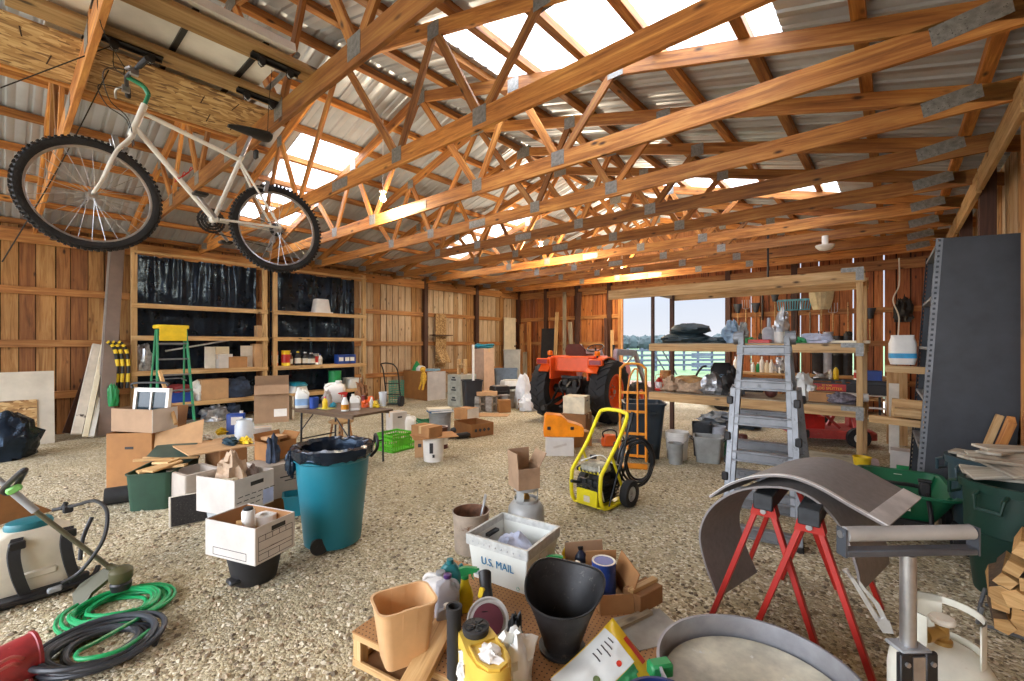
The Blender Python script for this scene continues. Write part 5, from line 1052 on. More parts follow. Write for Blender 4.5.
f = B(); f.box((0, .1, .66), (.34, .7, .5), None, .05); f.cyl((-.6, 0, .66), (.6, 0, .66), .1); f.box((0, .9, .62), (.3, 1.2, .34), None, .03); f.cyl((-.5, 1.75, .37), (.5, 1.75, .37), .05); f.box((0, -.28, .72), (.3, .2, .4), None, .04); f.cyl((0, -.4, .58), (0, -.52, .58), .045)
O('transmission', f, 'grease', TR)
f = B(); f.bx(-.43, .43, -.34, -.28, 1.06, 1.37, .02); f.bx(-.5, .5, -.34, .35, 1.34, 1.39, .02); O('rear_panel', f, 'tractor_orange', TR)
for s in (-1, 1):
    f = B(); R_ = .715; pts = [(R_*math.cos(a), .66+R_*math.sin(a)) for a in [math.radians(x_) for x_ in range(35, 166, 10)]]
    x0, x1 = sorted((s*.44, s*.68)); ring = [[V((x_, -q*1.0, z+.0)) for (q, z) in pts]+[V((x_, -q*.965, .66+(z-.66)*.965)) for (q, z) in reversed(pts)] for x_ in (x0, x1)]
    f.loft(ring, smooth=False); f.bx(*sorted((s*.42, s*.46)), -.5, .55, .9, 1.36, .01); O('fender', f, 'tractor_orange', TR)
    f = B(); f.box((s*.62, -.48, 1.27), (.3, .1, .13), None, .015); O('tail_lamp_box', f, 'tractor_orange', TR); f = B(); f.box((s*.62, -.535, 1.27), (.25, .012, .09), None, .004); O('tail_lamp', f, 'lamp_red', TR)
    f = B(); f.cyl((s*.56, -.3, 1.36), (s*.56, -.3, 1.4), .02); o = O('lamp_stem', f, 'black', TR); f = B(); f.lathe([(.05, 1.4), (.06, 1.43), (.055, 1.49), (.02, 1.5)], 16, (s*.56, -.3, 0)); O('amber_lamp', f, 'lamp_amber', o)
    f = B(); f.bar((s*.36, -.1, .5), (s*.42, -.75, .32), .05, .08, (0, 0, 1), .01); f.bar((s*.34, -.05, .95), (s*.4, -.5, .42), .03, .04); f.cyl((s*.42, -.7, .32), (s*.42, -.8, .32), .05); O('lift_arm', f, 'grease', TR)
f = B(); f.bar((0, -.3, .9), (0, -.55, .75), .05, .05); f.bar((-.25, -.34, .95), (.25, -.34, .95), .05, .05); f.box((0, -.5, .38), (.12, .5, .04)); f.bar((-.2, -.4, .72), (.2, -.4, .72), .05, .06); f.tube([(-.18, -.35, .9), (-.22, -.5, .8), (-.12, -.5, .6), (-.2, -.36, .5)], .018, 8, sm=4); f.tube([(.15, -.35, .95), (.26, -.48, .8), (.16, -.5, .62)], .016, 8, sm=4)
f.box((-.12, -.38, .84), (.14, .12, .14), None, .02); f.box((.1, -.37, .8), (.12, .12, .18), None, .02); O('three_point_hitch', f, 'grease', TR)
f = B(); f.loft([rrect(.44, .4, .08, 1.3, 4, 0, .05), rrect(.48, .44, .1, 1.38, 4, 0, .05), rrect(.44, .4, .1, 1.43, 4, 0, .05)]); f.loft([[V((x_*w2, -.2+yo, z)) for x_ in (-1, -.6, 0, .6, 1)]+[V((x_*w2, -.13+yo, z)) for x_ in (1, .6, 0, -.6, -1)] for (z, w2, yo) in ((1.4, .22, 0), (1.5, .23, -.03), (1.62, .17, -.06), (1.64, .14, -.065))]); O('seat', f, M('seat_brown', '5a2c22', .6), TR)
f = B(); f.tube([(.19*math.cos(2*PI*i/24), .75+.17*math.sin(2*PI*i/24), 1.55+.08*math.sin(2*PI*i/24)) for i in range(24)], .014, 8, closed=True); f.cyl((0, .75, 1.55), (0, .9, 1.2), .018); f.bar((-.18, .75, 1.55), (.18, .75, 1.55), .02, .01); O('steering_wheel', f, 'black', TR)
f = B(); f.loft([[V((x_*.26, yy, z)) for (x_, z) in ((-1, .75), (1, .75), (1, zt_*.93), (.8, zt_), (-.8, zt_), (-1, zt_*.93))] for (yy, zt_) in ((.85, 1.3), (1.5, 1.24), (2.15, 1.15), (2.2, 1.05))], smooth=False); O('hood', f, 'tractor_orange', TR)
f = B(); f.cyl((.2, 1.3, 1.2), (.2, 1.3, 1.62), .03); O('exhaust_pipe', f, 'black', TR)
for s in (-1, 1):
    f = B(); f.bar((s*.46, .85, .7), (s*.46, .85, 1.5), .1, .12, (0, 1, 0), .01); f.bar((s*.46, .8, 1.46), (s*.46, 2.0, 1.42), .07, .14, (0, 0, 1), .01); f.bar((s*.46, 1.95, 1.44), (s*.46, 2.75, .5), .07, .14, (0, 0, 1), .01); O('loader_arm', f, 'loader_grey', TR)
    f = B(); f.rod([((s*.46, .95, .95), .028), ((s*.46, 1.7, 1.3), .028), ((s*.46, 1.7, 1.3), .016), ((s*.46, 2.0, 1.38), .016)]); O('loader_cylinder', f, 'steel', TR)
f = B(); f.loft([[V((x_, 2.75+.02+yy, z)) for (yy, z) in ((0, .05), (.5, .05), (.52, .08), (.06, .1), (.06, .5), (.3, .62), (.28, .65), (0, .53))] for x_ in (-.85, .85)], smooth=False); O('loader_bucket', f, 'loader_grey', TR)
# ---------------------------------------------------------------- pressure washer (local x from its feet to its wheels)
M('washer_yellow', 'ecdf22', .35, 0, .05, 5); M('hose_black', '191a1c', .4, 0, .1, 8)
p = G(607, 513); q_ = G(575, 503); W = (q_-p).length; lat = (q_-p).normalized(); lon = V((lat.y, -lat.x, 0)); rz = math.degrees(math.atan2(lon.y, lon.x))
PW = T('pressure_washer', 'yellow framed pressure washer with a coiled black hose', 'pressure washer', (p+q_)/2, rz); h2 = W/2-.02
f = B()
for s in (-1, 1): f.tube([(.42, s*.05, .94), (.425, s*(h2-.05), .925), (.41, s*h2, .88), (.2, s*h2, .62), (-.04, s*h2, .4), (-.08, s*h2, .33), (-.085, s*h2, .16), (-.05, s*h2, .07), (.03, s*h2, .03), (.36, s*h2, .03)], .02, 10, sm=3)
f.cyl((.42, -.06, .94), (.42, .06, .94), .02); f.cyl((0, -h2, .035), (0, h2, .035), .018); f.cyl((.34, -h2, .04), (.34, h2, .04), .016)
for s in (-1, 1): f.tube([(.12, s*h2, .52), (.3, s*h2, .2), (.36, s*h2, .05)], .014, 8)
O('frame', f, 'washer_yellow', PW)
f = B(); f.bx(-.06, .34, -h2+.01, h2-.01, .04, .055); f.bx(-.07, -.05, -h2+.05, h2-.05, .05, .2, .005); O('base_plate', f, 'washer_yellow', PW)
f = B(); f.box((.13, -.02, .17), (.24, .26, .22), None, .03); f.cyl((.13, -.02, .26), (.13, -.02, .33), .11); 
for i in range(6): f.box((.13, -.02, .1+.03*i), (.27, .29, .008))
f.box((-.0, .04, .2), (.1, .1, .1), None, .02); O('engine', f, 'grease', PW)
f = B(); f.loft([rrect(.22, .26, .06, .36, 5, .09, 0), rrect(.25, .28, .07, .38, 5, .09, 0), rrect(.23, .26, .07, .42, 5, .09, 0), rrect(.15, .17, .06, .445, 5, .09, 0)]); O('fuel_tank', f, M('tank_drab', '8e8c7c', .4, 0, .2, 20), PW)
f = B(); f.box((-.0, 0, .375), (.05, .3, .03), (0, -20, 0)); f.m = 1; [f.box((-.005, -.13+.045*k, .38), (.052, .02, .031), (0, -20, 0)) for k in range(7)]; O('striped_guard', f, ['washer_yellow', 'black'], PW)
f = B(); [f.box((-.03+.03*(k % 3), -.1+.05*k, .16+.05*(k % 2)), (.05, .04, .05), (10*k, 20*k, 0), .008) for k in range(5)]; f.tube([(-.05, -.12, .2), (-.1, 0, .26), (-.06, .12, .2)], .01, 6, sm=4); O('carburettor', f, 'dark_steel', PW)
f = B(); f.lathe([(.035, .465), (.035, .5), (.03, .505)], 16, (.12, .05, 0)); O('fuel_cap', f, 'black', PW)
f = B(); f.cyl((.2, -.02, .3), (.32, -.02, .3), .09); f.box((.3, -.02, .3), (.03, .24, .22), None, .02); O('recoil_cover', f, 'black', PW)
f = B(); f.box((-.02, -.02, .26), (.05, .3, .06), None, .008); 
for k in range(4): f.cyl((-.05, -.12+.07*k, .3), (-.05, -.12+.07*k, .18), .012)
f.cyl((-.05, .1, .25), (-.16, .12, .28), .016); O('pump', f, 'dark_steel', PW)
f = B(); f.bx(-.075, -.071, -.04, .03, .08, .14); O('warning_label', f, 'off_white', PW)
for s in (-1, 1):
    f = B(); c_ = V((.3, s*(h2+.09), .135)); n = 32; pr = [(.075, -.035), (.1, -.045), (.128, -.038), (.136, -.015), (.136, .015), (.128, .038), (.1, .045), (.075, .035)]
    f.loft([[c_+V((r*math.cos(2*PI*i/n), y, r*math.sin(2*PI*i/n))) for i in range(n)] for r, y in pr], loop=True); w = O('wheel', f, 'rubber', PW)
    f = B(); f.loft([[c_+V((r*math.cos(2*PI*i/n), y, r*math.sin(2*PI*i/n))) for i in range(n)] for r, y in ((.02, -.02), (.03, s*.03), (.06, s*.012), (.08, s*.035), (.08, -s*.03), (.02, -s*.02))], loop=True); f.cyl(c_-V((0, s*.1, 0)), c_+V((0, s*.035, 0)), .014); O('hub', f, 'steel', w)
f = B(); f.tube([(.28, -h2+.03, .25), (.34, -h2-.02, .6), (.4, -h2-.03, .86)], .012, 8); f.rod([((.02, -h2-.03, .06), .008), ((.36, -h2-.04, .74), .008), ((.37, -h2-.04, .76), .018), ((.46, -h2-.04, .93), .02)]); O('spray_lance', f, 'dark_steel', PW)
f = B(); R = random.Random(3)
pts = []
for i in range(5*20+8):
    a = 2*PI*i/20; k = 1+.16*math.sin(i*.047+1)+R.uniform(-.01, .01); pts.append((.47+.03*math.sin(i*.11)+.12*math.cos(a)*k, -h2-.05-.014*(i//20)-.11*math.cos(a)*k, .42-.03*(k-1)+.23*math.sin(a)*k))
f.tube(pts, .012, 7, sm=2); f.tube([pts[-1], (.4, -.1, .2), (.2, -.12, .12), (0, -.1, .2)], .012, 7, sm=5); O('hose', f, 'hose_black', PW)
f = B(); f.tube([(-.02, .1, .46), (.1, -.05, .52), (.2, -.1, .44), (.3, -.15, .4)], .006, 6, sm=5); f.tube([(.0, -.1, .44), (-.04, -.14, .3), (-.0, -.16, .1)], .006, 6, sm=5); O('clear_tube', f, 'milky', PW)
# ---------------------------------------------------------------- orange hand truck and the dark bins behind it
HTR = T('hand_truck', 'tall orange hand truck behind the pressure washer', 'hand truck', GD(633, 6.05), face(633)-2); M('truck_orange', 'd98a1e', .4, 0, .08); f = B()
f.tube([(-.17, 0, .06), (-.17, 0, 1.2), (-.15, 0, 1.32), (-.08, 0, 1.37), (.08, 0, 1.37), (.15, 0, 1.32), (.17, 0, 1.2), (.17, 0, .06)], .017, 10, sm=3); f.tube([(-.07, -.01, .1), (-.07, -.01, 1.0), (-.0, -.01, 1.28), (.06, -.01, 1.3)], .012, 8, sm=3); f.tube([(.06, -.01, .1), (.06, -.01, 1.3)], .012, 8)
for z in (.12, .42, .72, .98): f.bar((-.17, 0, z), (.17, 0, z), .012, .035)
f.box((0, -.12, .012), (.38, .24, .01)); O('frame', f, 'truck_orange', HTR)
for s in (-1, 1):
    f = B(); f.cyl((s*.2, .14, .13), (s*.27, .14, .13), .13, n=24); f.cyl((s*.19, .14, .13), (s*.28, .14, .13), .045); O('wheel', f, 'rubber', HTR); f = B(); f.bar((s*.17, 0, .3), (s*.2, .14, .13), .02, .03); f.bar((s*.17, 0, .05), (s*.2, .14, .13), .02, .03); O('axle_bracket', f, 'truck_orange', HTR)
t = T('trash_bin', 'tall dark blue bin behind the orange hand truck', 'trash bin', GD(643, 6.5), face(643)+8); f = B(); f.tray(.56, .5, .80, .006, .08, .42, .38, lip=.022); O('body', f, M('bin_navy', '23303a', .5, 0, .1), t)
f = B(); f.box((0, -.27, .66), (.3, .02, .06), None, .008); O('front_grip', f, 'bin_navy', t)
t = T('bucket', 'white bucket with a grey pail before it, left under the plank shelving', 'bucket', GD(677, 6.35), face(677)); bucket(t, .39, .155, 'white', .135, ribs=3)
t = T('bucket', 'small grey pail standing against the white bucket', 'bucket', GD(675.5, 6.1)); bucket(t, .28, .1, M('pail_grey', '8d8f8c', .5), .09, ribs=0, bail=None)
t = T('waste_basket', 'grey plastic tub between the white bucket and the green crate', 'tub', GD(708, 6.2), face(708)); f = B(); f.tray(.36, .3, .36, .005, .05, .3, .24, lip=.015); O('body', f, 'pail_grey', t)
for s in (-1, 1): f = B(); f.tube([(s*.19, -.08, .3), (s*.23, -.06, .33), (s*.23, .06, .33), (s*.19, .08, .3)], .01, 6, sm=3); O('side_handle', f, 'dark_steel', t)
t = T('waste_basket', 'dark grey basket inside the row behind the grey plastic tub', 'tub', GD(702, 6.55), face(702)); f = B(); f.tray(.28, .28, .48, .005, .05, .22, .22); O('body', f, 'dark_steel', t)
t = T('bucket', 'pale slim pail right of the dark grey basket', 'bucket', GD(717, 6.5)); bucket(t, .44, .12, M('pail_pale', 'a9adb4', .5), .1, ribs=1, bail=None)
t = T('crate', 'small green ribbed box under the plank shelving', 'box', GD(726, 6.5), face(726)); f = B(); f.box((0, 0, .15), (.13, .2, .3), None, .01)
for i in range(5): f.box((0, 0, .04+.055*i), (.14, .21, .02))
O('body', f, M('box_green', '1f6a48', .5), t)
S('red_tin', (lambda f: f.lathe([(.07, 0), (.075, .01), (.075, .28), (.06, .3)], 18))(B()), 'maroon', 'dark red tin under the plank shelving behind the aluminium ladder', 'tin', GD(742, 6.6))
# ---------------------------------------------------------------- telescoping ladder
LD = T('telescoping_ladder', 'aluminium telescoping A-frame ladder standing before the plank shelving', 'ladder', GD(764, 3.95), face(764)-4); Hl = 1.70
for (y0, yt, nm) in ((-.34, -.04, 'front'), (.44, .05, 'rear')):
    for s in (-1, 1):
        xb, xt = (.275, .21) if nm == 'front' else (.37, .215)
        def at_(z): k = z/Hl; return V((s*(xb+(xt-xb)*k), y0+(yt-y0)*k, z))
        plank('outer_rail', at_(0), at_(1.25), .045, .085, 'alu', LD, up=(0, 1, 0)); plank('inner_rail', at_(.25)+V((-s*.036, 0, 0)), at_(Hl)+V((-s*.036, 0, 0)), .045, .07, 'alu', LD, up=(0, 1, 0))
        f = B(); f.box(at_(0)+V((0, 0, .02)), (.05, .1, .05), None, .006); O('rubber_foot', f, 'black', LD)
        for z in (.5, .84, 1.15): f = B(); f.box(at_(z)+V((s*.02, -.04 if nm == 'front' else 0, 0)), (.05, .05, .07), None, .008); O('lock_knob', f, 'black', LD)
    for k in range(6):
        z = .08+.305*k; w = (.275-.065*z/Hl) if nm == 'front' else (.37-.155*z/Hl); y = y0+(yt-y0)*z/Hl
        if nm == 'rear' and k > 4: continue
        f = B(); f.box((0, y, z+.02), (2*w-.01, .07, .022), None, .006); f.box((0, y-.02, z-.01), (2*w-.01, .012, .06)); f.box((0, y-.025, z-.05), (2*w-.01, .045, .02), None, .005); O('rung', f, 'alu', LD)
for s in (-1, 1): f = B(); f.cyl((s*.16, .0, Hl), (s*.24, .0, Hl), .06, n=20); f.cyl((s*.15, 0, Hl), (s*.25, 0, Hl), .02); O('hinge', f, 'alu', LD)
# ---------------------------------------------------------------- plank shelving by the doorway
PR = T('plank_shelving', 'long plank shelving with galvanised corner plates in front of the open doorway', 'shelving', V((-1.81, 8.05, 0)))
Q = lambda x, y, z: V((x+1.81, y-8.05, z))
plank('upright', Q(-3.26, 7.6, 0), Q(-3.26, 7.6, 2.62), .05, .05, 'dark_post_x', PR, up=(0, 1, 0)); plank('upright', Q(-.36, 7.6, 0), Q(-.36, 7.6, 2.68), .07, .08, 'lumber', PR, up=(0, 1, 0))
plank('upright', Q(-3.26, 8.5, 0), Q(-3.26, 8.5, 2.6), .07, .07, 'dark_post_x', PR, up=(0, 1, 0)); plank('upright', Q(-.36, 8.5, 0), Q(-.36, 8.5, 2.6), .09, .09, 'lumber', PR, up=(0, 1, 0))
for z, h, hh in ((.72, .1, .14), (1.58, .1, .12), (2.56, .1, .17)):
    for y in (7.545, 8.555): plank('shelf_beam', Q(-4.1 if z > 2 and y < 8 else -3.3, y, z), Q(-.3, y, z), .035, hh, 'lumber', PR)
    if z < 2: f = B(); f.box((0, 0, z+hh/2+.01), (2.95, 1.0, .016)); O('shelf_board', f, 'grey_wood_x', PR)
    else: plank('end_beam', Q(-3.26, 7.6, z), Q(-3.26, 8.5, z), .035, .1, 'grey_wood_x', PR); plank('end_beam', Q(-.36, 7.6, z), Q(-.36, 8.5, z), .035, .1, 'lumber', PR)
plank('bottom_rail', Q(-3.3, 7.56, .07), Q(-.3, 7.56, .07), .04, .12, 'grey_wood_x', PR)
for z in (2.6, 1.58, .72): f = B(); f.X = Matrix.Translation(Q(-.36, 7.518, z)); f.prism([(-.04, -.1), (.045, -.1), (.045, .075), (-.2, .075), (-.2, .015), (-.04, .015)], -.004, .004); f.off(); O('corner_plate', f, 'galv', PR)
S1, S2 = .809, 1.651
def lo(u, y=7.85): p = AY(u, 395, y); return V((p.x, y, S1))
def up_(u, y=7.85): p = AY(u, 345, y); return V((p.x, y, S2))
M('tarp', '2a3a40', .6, 0, .2, 8); M('sack', 'b08a5c', .85, 0, .15, 10)
rag('folded_tarp', 'dark folded tarp, the lower of two on the upper plank shelf', 'tarp', up_(686), (.41, .34, .13), 'tarp', 81, .22, 0, .0); rag('folded_tarp', 'dark folded tarp, the upper of two on the plank shelf in the doorway', 'tarp', up_(690)+V((0, 0, .17)), (.32, .28, .12), 'tarp', 82, .2); rag('folded_tarp', 'small dark cloth trailing right of the two folded tarps', 'cloth', up_(715), (.24, .2, .07), 'tarp', 83, .3)
f = B(); f.lathe([(.11, 0), (.12, .02), (.11, .2), (.1, .34), (.09, .35)], 16, sq=.8); S('wood_stump', f, 'pine', 'brown log stump on the low plank shelf beside the red lantern', 'log', lo(665.5, 8.0))
t = T('lantern', 'red lantern on the low plank shelf at the dark upright', 'lantern', lo(659, 7.7)); f = B(); f.lathe([(.07, 0), (.075, .03), (.05, .05)], 16); f.lathe([(.05, .16), (.06, .18), (.03, .22), (.02, .24)], 16)
for s in (-1, 1): f.tube([(s*.065, 0, .03), (s*.075, 0, .12), (s*.05, 0, .19)], .008, 6, sm=3)
f.tube([(-.06, 0, .18), (-.05, 0, .28), (.05, 0, .28), (.06, 0, .18)], .005, 6, sm=4); O('body', f, 'red', t); f = B(); f.lathe([(.045, .05), (.052, .1), (.045, .16)], 16); O('globe', f, 'clear_plastic', t)
rag('paper_wad', 'crumpled brown paper on the low plank shelf next to the stump', 'paper', lo(673, 7.75), (.18, .18, .16), 'brown_paper', 84, .6); rag('feed_sack', 'tan sack lying on the low plank shelf under the tarps', 'sack', lo(690, 7.95)+V((0, 0, .12)), (.3, .2, .1), 'sack', 85, .25); rag('paper_wad', 'grey brown wad of paper under the tan sack', 'paper', lo(690, 7.75), (.28, .16, .12), 'brown_paper', 86, .6)
rag('plastic_bag', 'clear bag of cans on the low plank shelf before the black mower seat', 'bag', lo(713, 7.8), (.2, .2, .2), 'foil', 87, .5); rag('plastic_bag', 'blue white bag behind the clear bag of cans', 'bag', lo(718, 8.1), (.22, .2, .2), M('bag_blue', '8aa4bc', .4, 0, .2), 88, .5); rag('clutter_pile', 'dark tangle of hardware on the low plank shelf left of the ladder', 'hardware', lo(733, 7.8), (.16, .16, .24), 'grease', 89, .7)
t = T('tractor_cushion', 'black mower seat lying on the low plank shelf', 'seat', lo(722, 8.2)+V((0, .05, .2)), 20); f = B(); f.loft([rrect(.36, .34, .1, 0), rrect(.42, .4, .12, .06), rrect(.38, .36, .12, .1)]); f.loft([rrect(.38, .08, .04, .06, 4, 0, .17), rrect(.36, .09, .04, .2, 4, 0, .2), rrect(.26, .06, .03, .3, 4, 0, .22)]); O('cushion', f, 'black', t)
f = B(); f.box((0, 0, .1), (.4, .4, .2)); S('wood_crate', f, 'grey_wood_x', 'crate under the black mower seat', 'crate', lo(722, 8.2)+V((0, .05, 0)))
f = B(); f.tube([(.1, 0, 0), (-.05, .0, .12), (-.12, 0, .25), (-.02, 0, .42), (.06, 0, .44)], .018, 8, sm=4); S('curved_handle', f, 'matt_black', 'curved black bar rising beside the black mower seat', 'handle', lo(703, 8.1))
t = carton('brown lidded carton on the low plank shelf right of the ladder', lo(822, 7.85), 0, (.3, .26, .14), 'carton', op=False); rag('plastic_bag', 'clear bag behind the ladder on the low plank shelf', 'bag', lo(802, 7.9), (.16, .16, .24), 'milky', 90, .4)
f = B(); f.cyl((-.3, 0, .06), (.45, 0, .06), .06, n=20); f.cyl((-.302, 0, .06), (-.3, 0, .06), .02); S('paper_roll', f, 'white', 'white roll lying behind the brown lidded carton', 'roll', lo(830, 8.15)); rag('cloth', 'grey cloth slumped over the shelf edge right of the brown lidded carton', 'cloth', lo(841, 7.78), (.18, .14, .085), M('cloth_grey', '77727a', .9, 0, .25, 30), 91, .5)
f = B(); f.sph((0, 0, .09), .09); S('ball', f, 'maroon', 'dark red ball on the low plank shelf between the ladder rails', 'ball', lo(771, 7.85))
# upper shelf
t = T('garden_pot', 'pale ribbed pot upright on the upper plank shelf between the ladder rails', 'pot', up_(769)); f = B(); f.lathe([(.07, 0), (.09, .02), (.1, .2), (.07, .24), (.03, .26), (.025, .4)], 16); O('body', f, 'pail_pale', t)
t = T('garden_pot', 'white pot right of the pale ribbed pot on the upper plank shelf', 'pot', up_(779.5)); f = B(); f.lathe([(.07, 0), (.08, .02), (.09, .24), (.1, .25), (.1, .28), (.085, .28), (.07, .02)], 16); O('body', f, 'white', t)
rag('plastic_bag', 'blue and white bag at the end of the tarps on the upper plank shelf', 'bag', up_(732), (.14, .14, .22), 'bag_blue', 92, .5); rag('figure_lump', 'grey garden ornament on the upper plank shelf left of the ladder top', 'ornament', up_(743), (.08, .08, .22), 'pail_grey', 93, .5); f = B(); f.box((0, 0, .03), (.3, .2, .06), None, .01); S('flat_box', f, 'red', 'flat red box on the upper plank shelf before the pots', 'box', up_(760, 7.7))
rag('glove', 'green glove on the upper plank shelf left of the flat red box', 'glove', up_(749, 7.7), (.1, .07, .06), 'green', 94, .5); rag('glove', 'green glove on the upper plank shelf right of the ladder', 'glove', up_(800, 7.7), (.11, .08, .06), 'green', 95, .5); rag('cloth', 'pale blue cloth crumpled on the upper plank shelf under the scoop shovel', 'cloth', up_(817, 7.75), (.2, .12, .09), M('cloth_blue', 'b4bcd0', .85, 0, .1), 96, .5)
f = B(); f.box((0, 0, .02), (.62, .3, .04)); S('cream_plank', f, 'cream', 'cream plank lying at the right end of the upper plank shelf', 'board', up_(842, 7.85))
rag('figure_lump', 'small grey ornament on top of the aluminium ladder', 'ornament', LD.location+V((.12, .12, Hl+.055)), (.05, .05, .12), 'foil', 97, .5)
# ---------------------------------------------------------------- red mower deck and floor clutter behind the shelving
c, rz, d = fit(.12, (796, 437), (880, 441), .8)
MD = T('mower_deck', 'red tow-behind mower deck on small wheels under the plank shelving', 'mower', V((c.x, c.y, 0)), rz); M('mower_red', 'a03a34', .45, 0, .15, 6, spots=('8a5a4e', 12, .6)); w = d[0]
f = B(); f.loft([rrect(w, .85, .12, .12), rrect(w, .85, .12, .22), rrect(w-.06, .8, .14, .25)]); O('deck', f, 'mower_red', MD)
for s in (-.28, .1): f = B(); f.cyl((w*s+.15, -.5, .16), (w*s+.15, -.42, .16), .16, n=24); f.cyl((w*s+.15, -.51, .16), (w*s+.15, -.41, .16), .07, n=16); (O('wheel', f, 'rubber', MD) if s > 0 else None)
f = B(); f.cyl((w*.1+.15, -.515, .16), (w*.1+.15, -.405, .16), .075, n=16); O('wheel_hub', f, 'off_white', MD)
f = B(); f.bar((w*.1+.15, -.46, .16), (w*.3, -.1, .4), .05, .06); f.bar((w*.05, .1, .25), (w*.2, .1, .62), .05, .05); f.bar((w*.42, .0, .25), (w*.2, .1, .62), .05, .05); f.box((w*.36, .05, .36), (.2, .2, .22), None, .03); f.bar((w*.1, -.2, .26), (-w*.1, -.2, .5), .03, .04); O('lift_arms', f, 'mower_red', MD)
f = B(); f.tray(.42, .3, .2, .01, .02); o = O('tool_tray', f, 'red', MD); o.location = (-w*.28, -.12, .25)
f = B(); f.tube([(-w*.08, .05, .25), (-w*.02, .05, .55), (w*.05, .05, .6)], .02, 8, sm=3); O('lever', f, 'steel', MD)
f = B(); f.sheet(10, 6, lambda a, b: (a*1.1-.55, b*.6-.3, .012+.018*math.sin(a*9+b*4)*math.sin(b*5)), .004); S('plastic_sheet', f, M('sheet_lilac', 'c4bccb', .5), 'pale plastic sheet lying on the gravel under the red mower deck', 'plastic sheet', G(830, 458), face(830))
rag('tarp_heap', 'heap of blue grey hose and tarp on the gravel below the tan sack', 'tarp', GD(728, 8.9), (.5, .4, .16), M('heap', '4a545e', .6, 0, .3, 14), 98, .5, fr=4)
t = T('riding_mower', 'dark low mower body parked outside the doorway behind the shelving', 'mower', AY(735, 404, 12.3)*1.0, 30); t.location.z = 0; f = B(); f.box((0, 0, .25), (1.3, .8, .3), None, .08); f.box((.3, 0, .5), (.6, .6, .3), None, .1); O('body', f, 'dark_post_x' if 0 else 'matt_black', t)
for x_ in (-.45, .45):
    for s in (-1, 1): f = B(); f.cyl((x_, s*.36, .18), (x_, s*.48, .18), .18, n=20); O('wheel', f, 'rubber', t)
# ---------------------------------------------------------------- bench along the back wall
BN = T('work_bench', 'plank work bench along the back wall behind the aluminium ladder', 'bench', V((-1.72, 13.3, 0)))
f = B(); f.box((0, 0, .86), (3.84, .6, .05)); O('bench_top', f, 'lumber', BN); f = B(); f.box((0, .0, .35), (3.84, .5, .03)); O('under_shelf', f, 'lumber', BN)
for x_ in (-1.6, -.5, .6, 1.6): f = B(); f.box((x_, -.22, .42), (.09, .09, .84)); O('leg', f, 'pine_z', BN)
TOP = .887
def bn(u, y=13.2): p = AY(u, 370, y); return V((p.x, y, TOP))
bt = [(736, .4, .07, 'white', 'white'), (753, .26, .05, 'milky', 'white'), (758, .26, .05, 'green', 'white'), (762, .42, .06, 'white', 'white'), (767, .32, .06, 'cream', 'white'), (771.5, .34, .06, 'milky', 'white'), (776, .24, .04, 'off_white', 'red')]
for i, (u, h, r, m, m2) in enumerate(bt):
    t = T('bottle', ['white jug shaped bottle on the back bench nearest the doorway', 'short milky bottle left of the green one on the back bench', 'green bottle on the back bench', 'tallest white bottle right of the green one on the back bench', 'cream bottle in the middle of the back bench', 'milky bottle next to the cream one on the back bench', 'small bottle with a red cap on the back bench'][i], 'bottle', bn(u), 0, 'bottles on the back bench'); bottle(t, h, r, m, m2, n=12)
rag('hand_tools', 'grey hand tools heaped on the back bench right of the bottles', 'tools', bn(782), (.14, .1, .24), 'foil', 101, .8)
for i, (u, h, r, m, l) in enumerate(((818, 1.0, .13, 'matt_black', 'black tube standing on the floor bench end, left of the white one'), (828, 1.05, .11, 'pail_pale', 'white tube between two black tubes on the back bench'), (838, .95, .13, 'black', 'black tube right of the white tube on the back bench'), (847, .95, .1, 'dark_steel', 'dark grey tube at the end of the row of tubes'))):
    p = AY(u, 370, 13.35); S('stove_pipe', (lambda f: f.lathe([(r, 0), (r, h*.48), (r*1.06, h*.49), (r*1.06, h*.52), (r, h*.53), (r, h), (r-.01, h), (r-.01, .02)], 18))(B()), m, l, 'tube', V((p.x, 13.35, TOP)))
B2 = T('tool_shelf', 'low metal shelf before the tubes with a yellow bottle on it', 'shelf', AY(833, 385, 12.1)); B2.location.z = 0
f = B(); f.box((0, 0, .84), (1.7, .4, .03)); O('shelf_top', f, 'dark_steel', B2)
for x_ in (-.8, 0, .8):
    for s in (-1, 1): f = B(); f.box((x_, s*.17, .42), (.035, .035, .84)); O('leg', f, 'dark_steel', B2)
def b2(u): p = AY(u, 374, 12.1); return V((p.x, 12.1, .856))
t = T('bottle', 'yellow bottle on the low metal shelf before the tubes', 'bottle', b2(836)); bottle(t, .3, .05, 'yellow', 'black'); t = T('bottle', 'white bottle left of the yellow bottle on the low metal shelf', 'bottle', b2(830.5)); bottle(t, .22, .035, 'white', 'white'); t = T('can', 'white tin at the end of the low metal shelf', 'can', b2(857)); can(t, .22, .06, 'white', label='red')
coil('wire_coil', 'grey wire coil standing on the low metal shelf', 'wire', b2(822), .18, .18, .012, 6, 'steel', .16, 9, 0, 5)
t = T('plastic_box', 'blue box on the low metal shelf right of the shelving upright', 'box', b2(873)); f = B(); f.box((0, 0, .11), (.3, .22, .22), None, .01); O('body', f, 'blue', t)
SP = T('log_splitter', 'black log splitter beam with a red nameplate behind the plank shelving', 'log splitter', AY(857, 389, 10.6), 0); SP.location.z = .0
f = B(); f.box((0, 0, .79), (1.36, .14, .19), None, .01); O('beam', f, 'black', SP); f = B(); f.box((-.42, -.075, .80), (.52, .008, .13)); O('nameplate', f, 'red', SP)
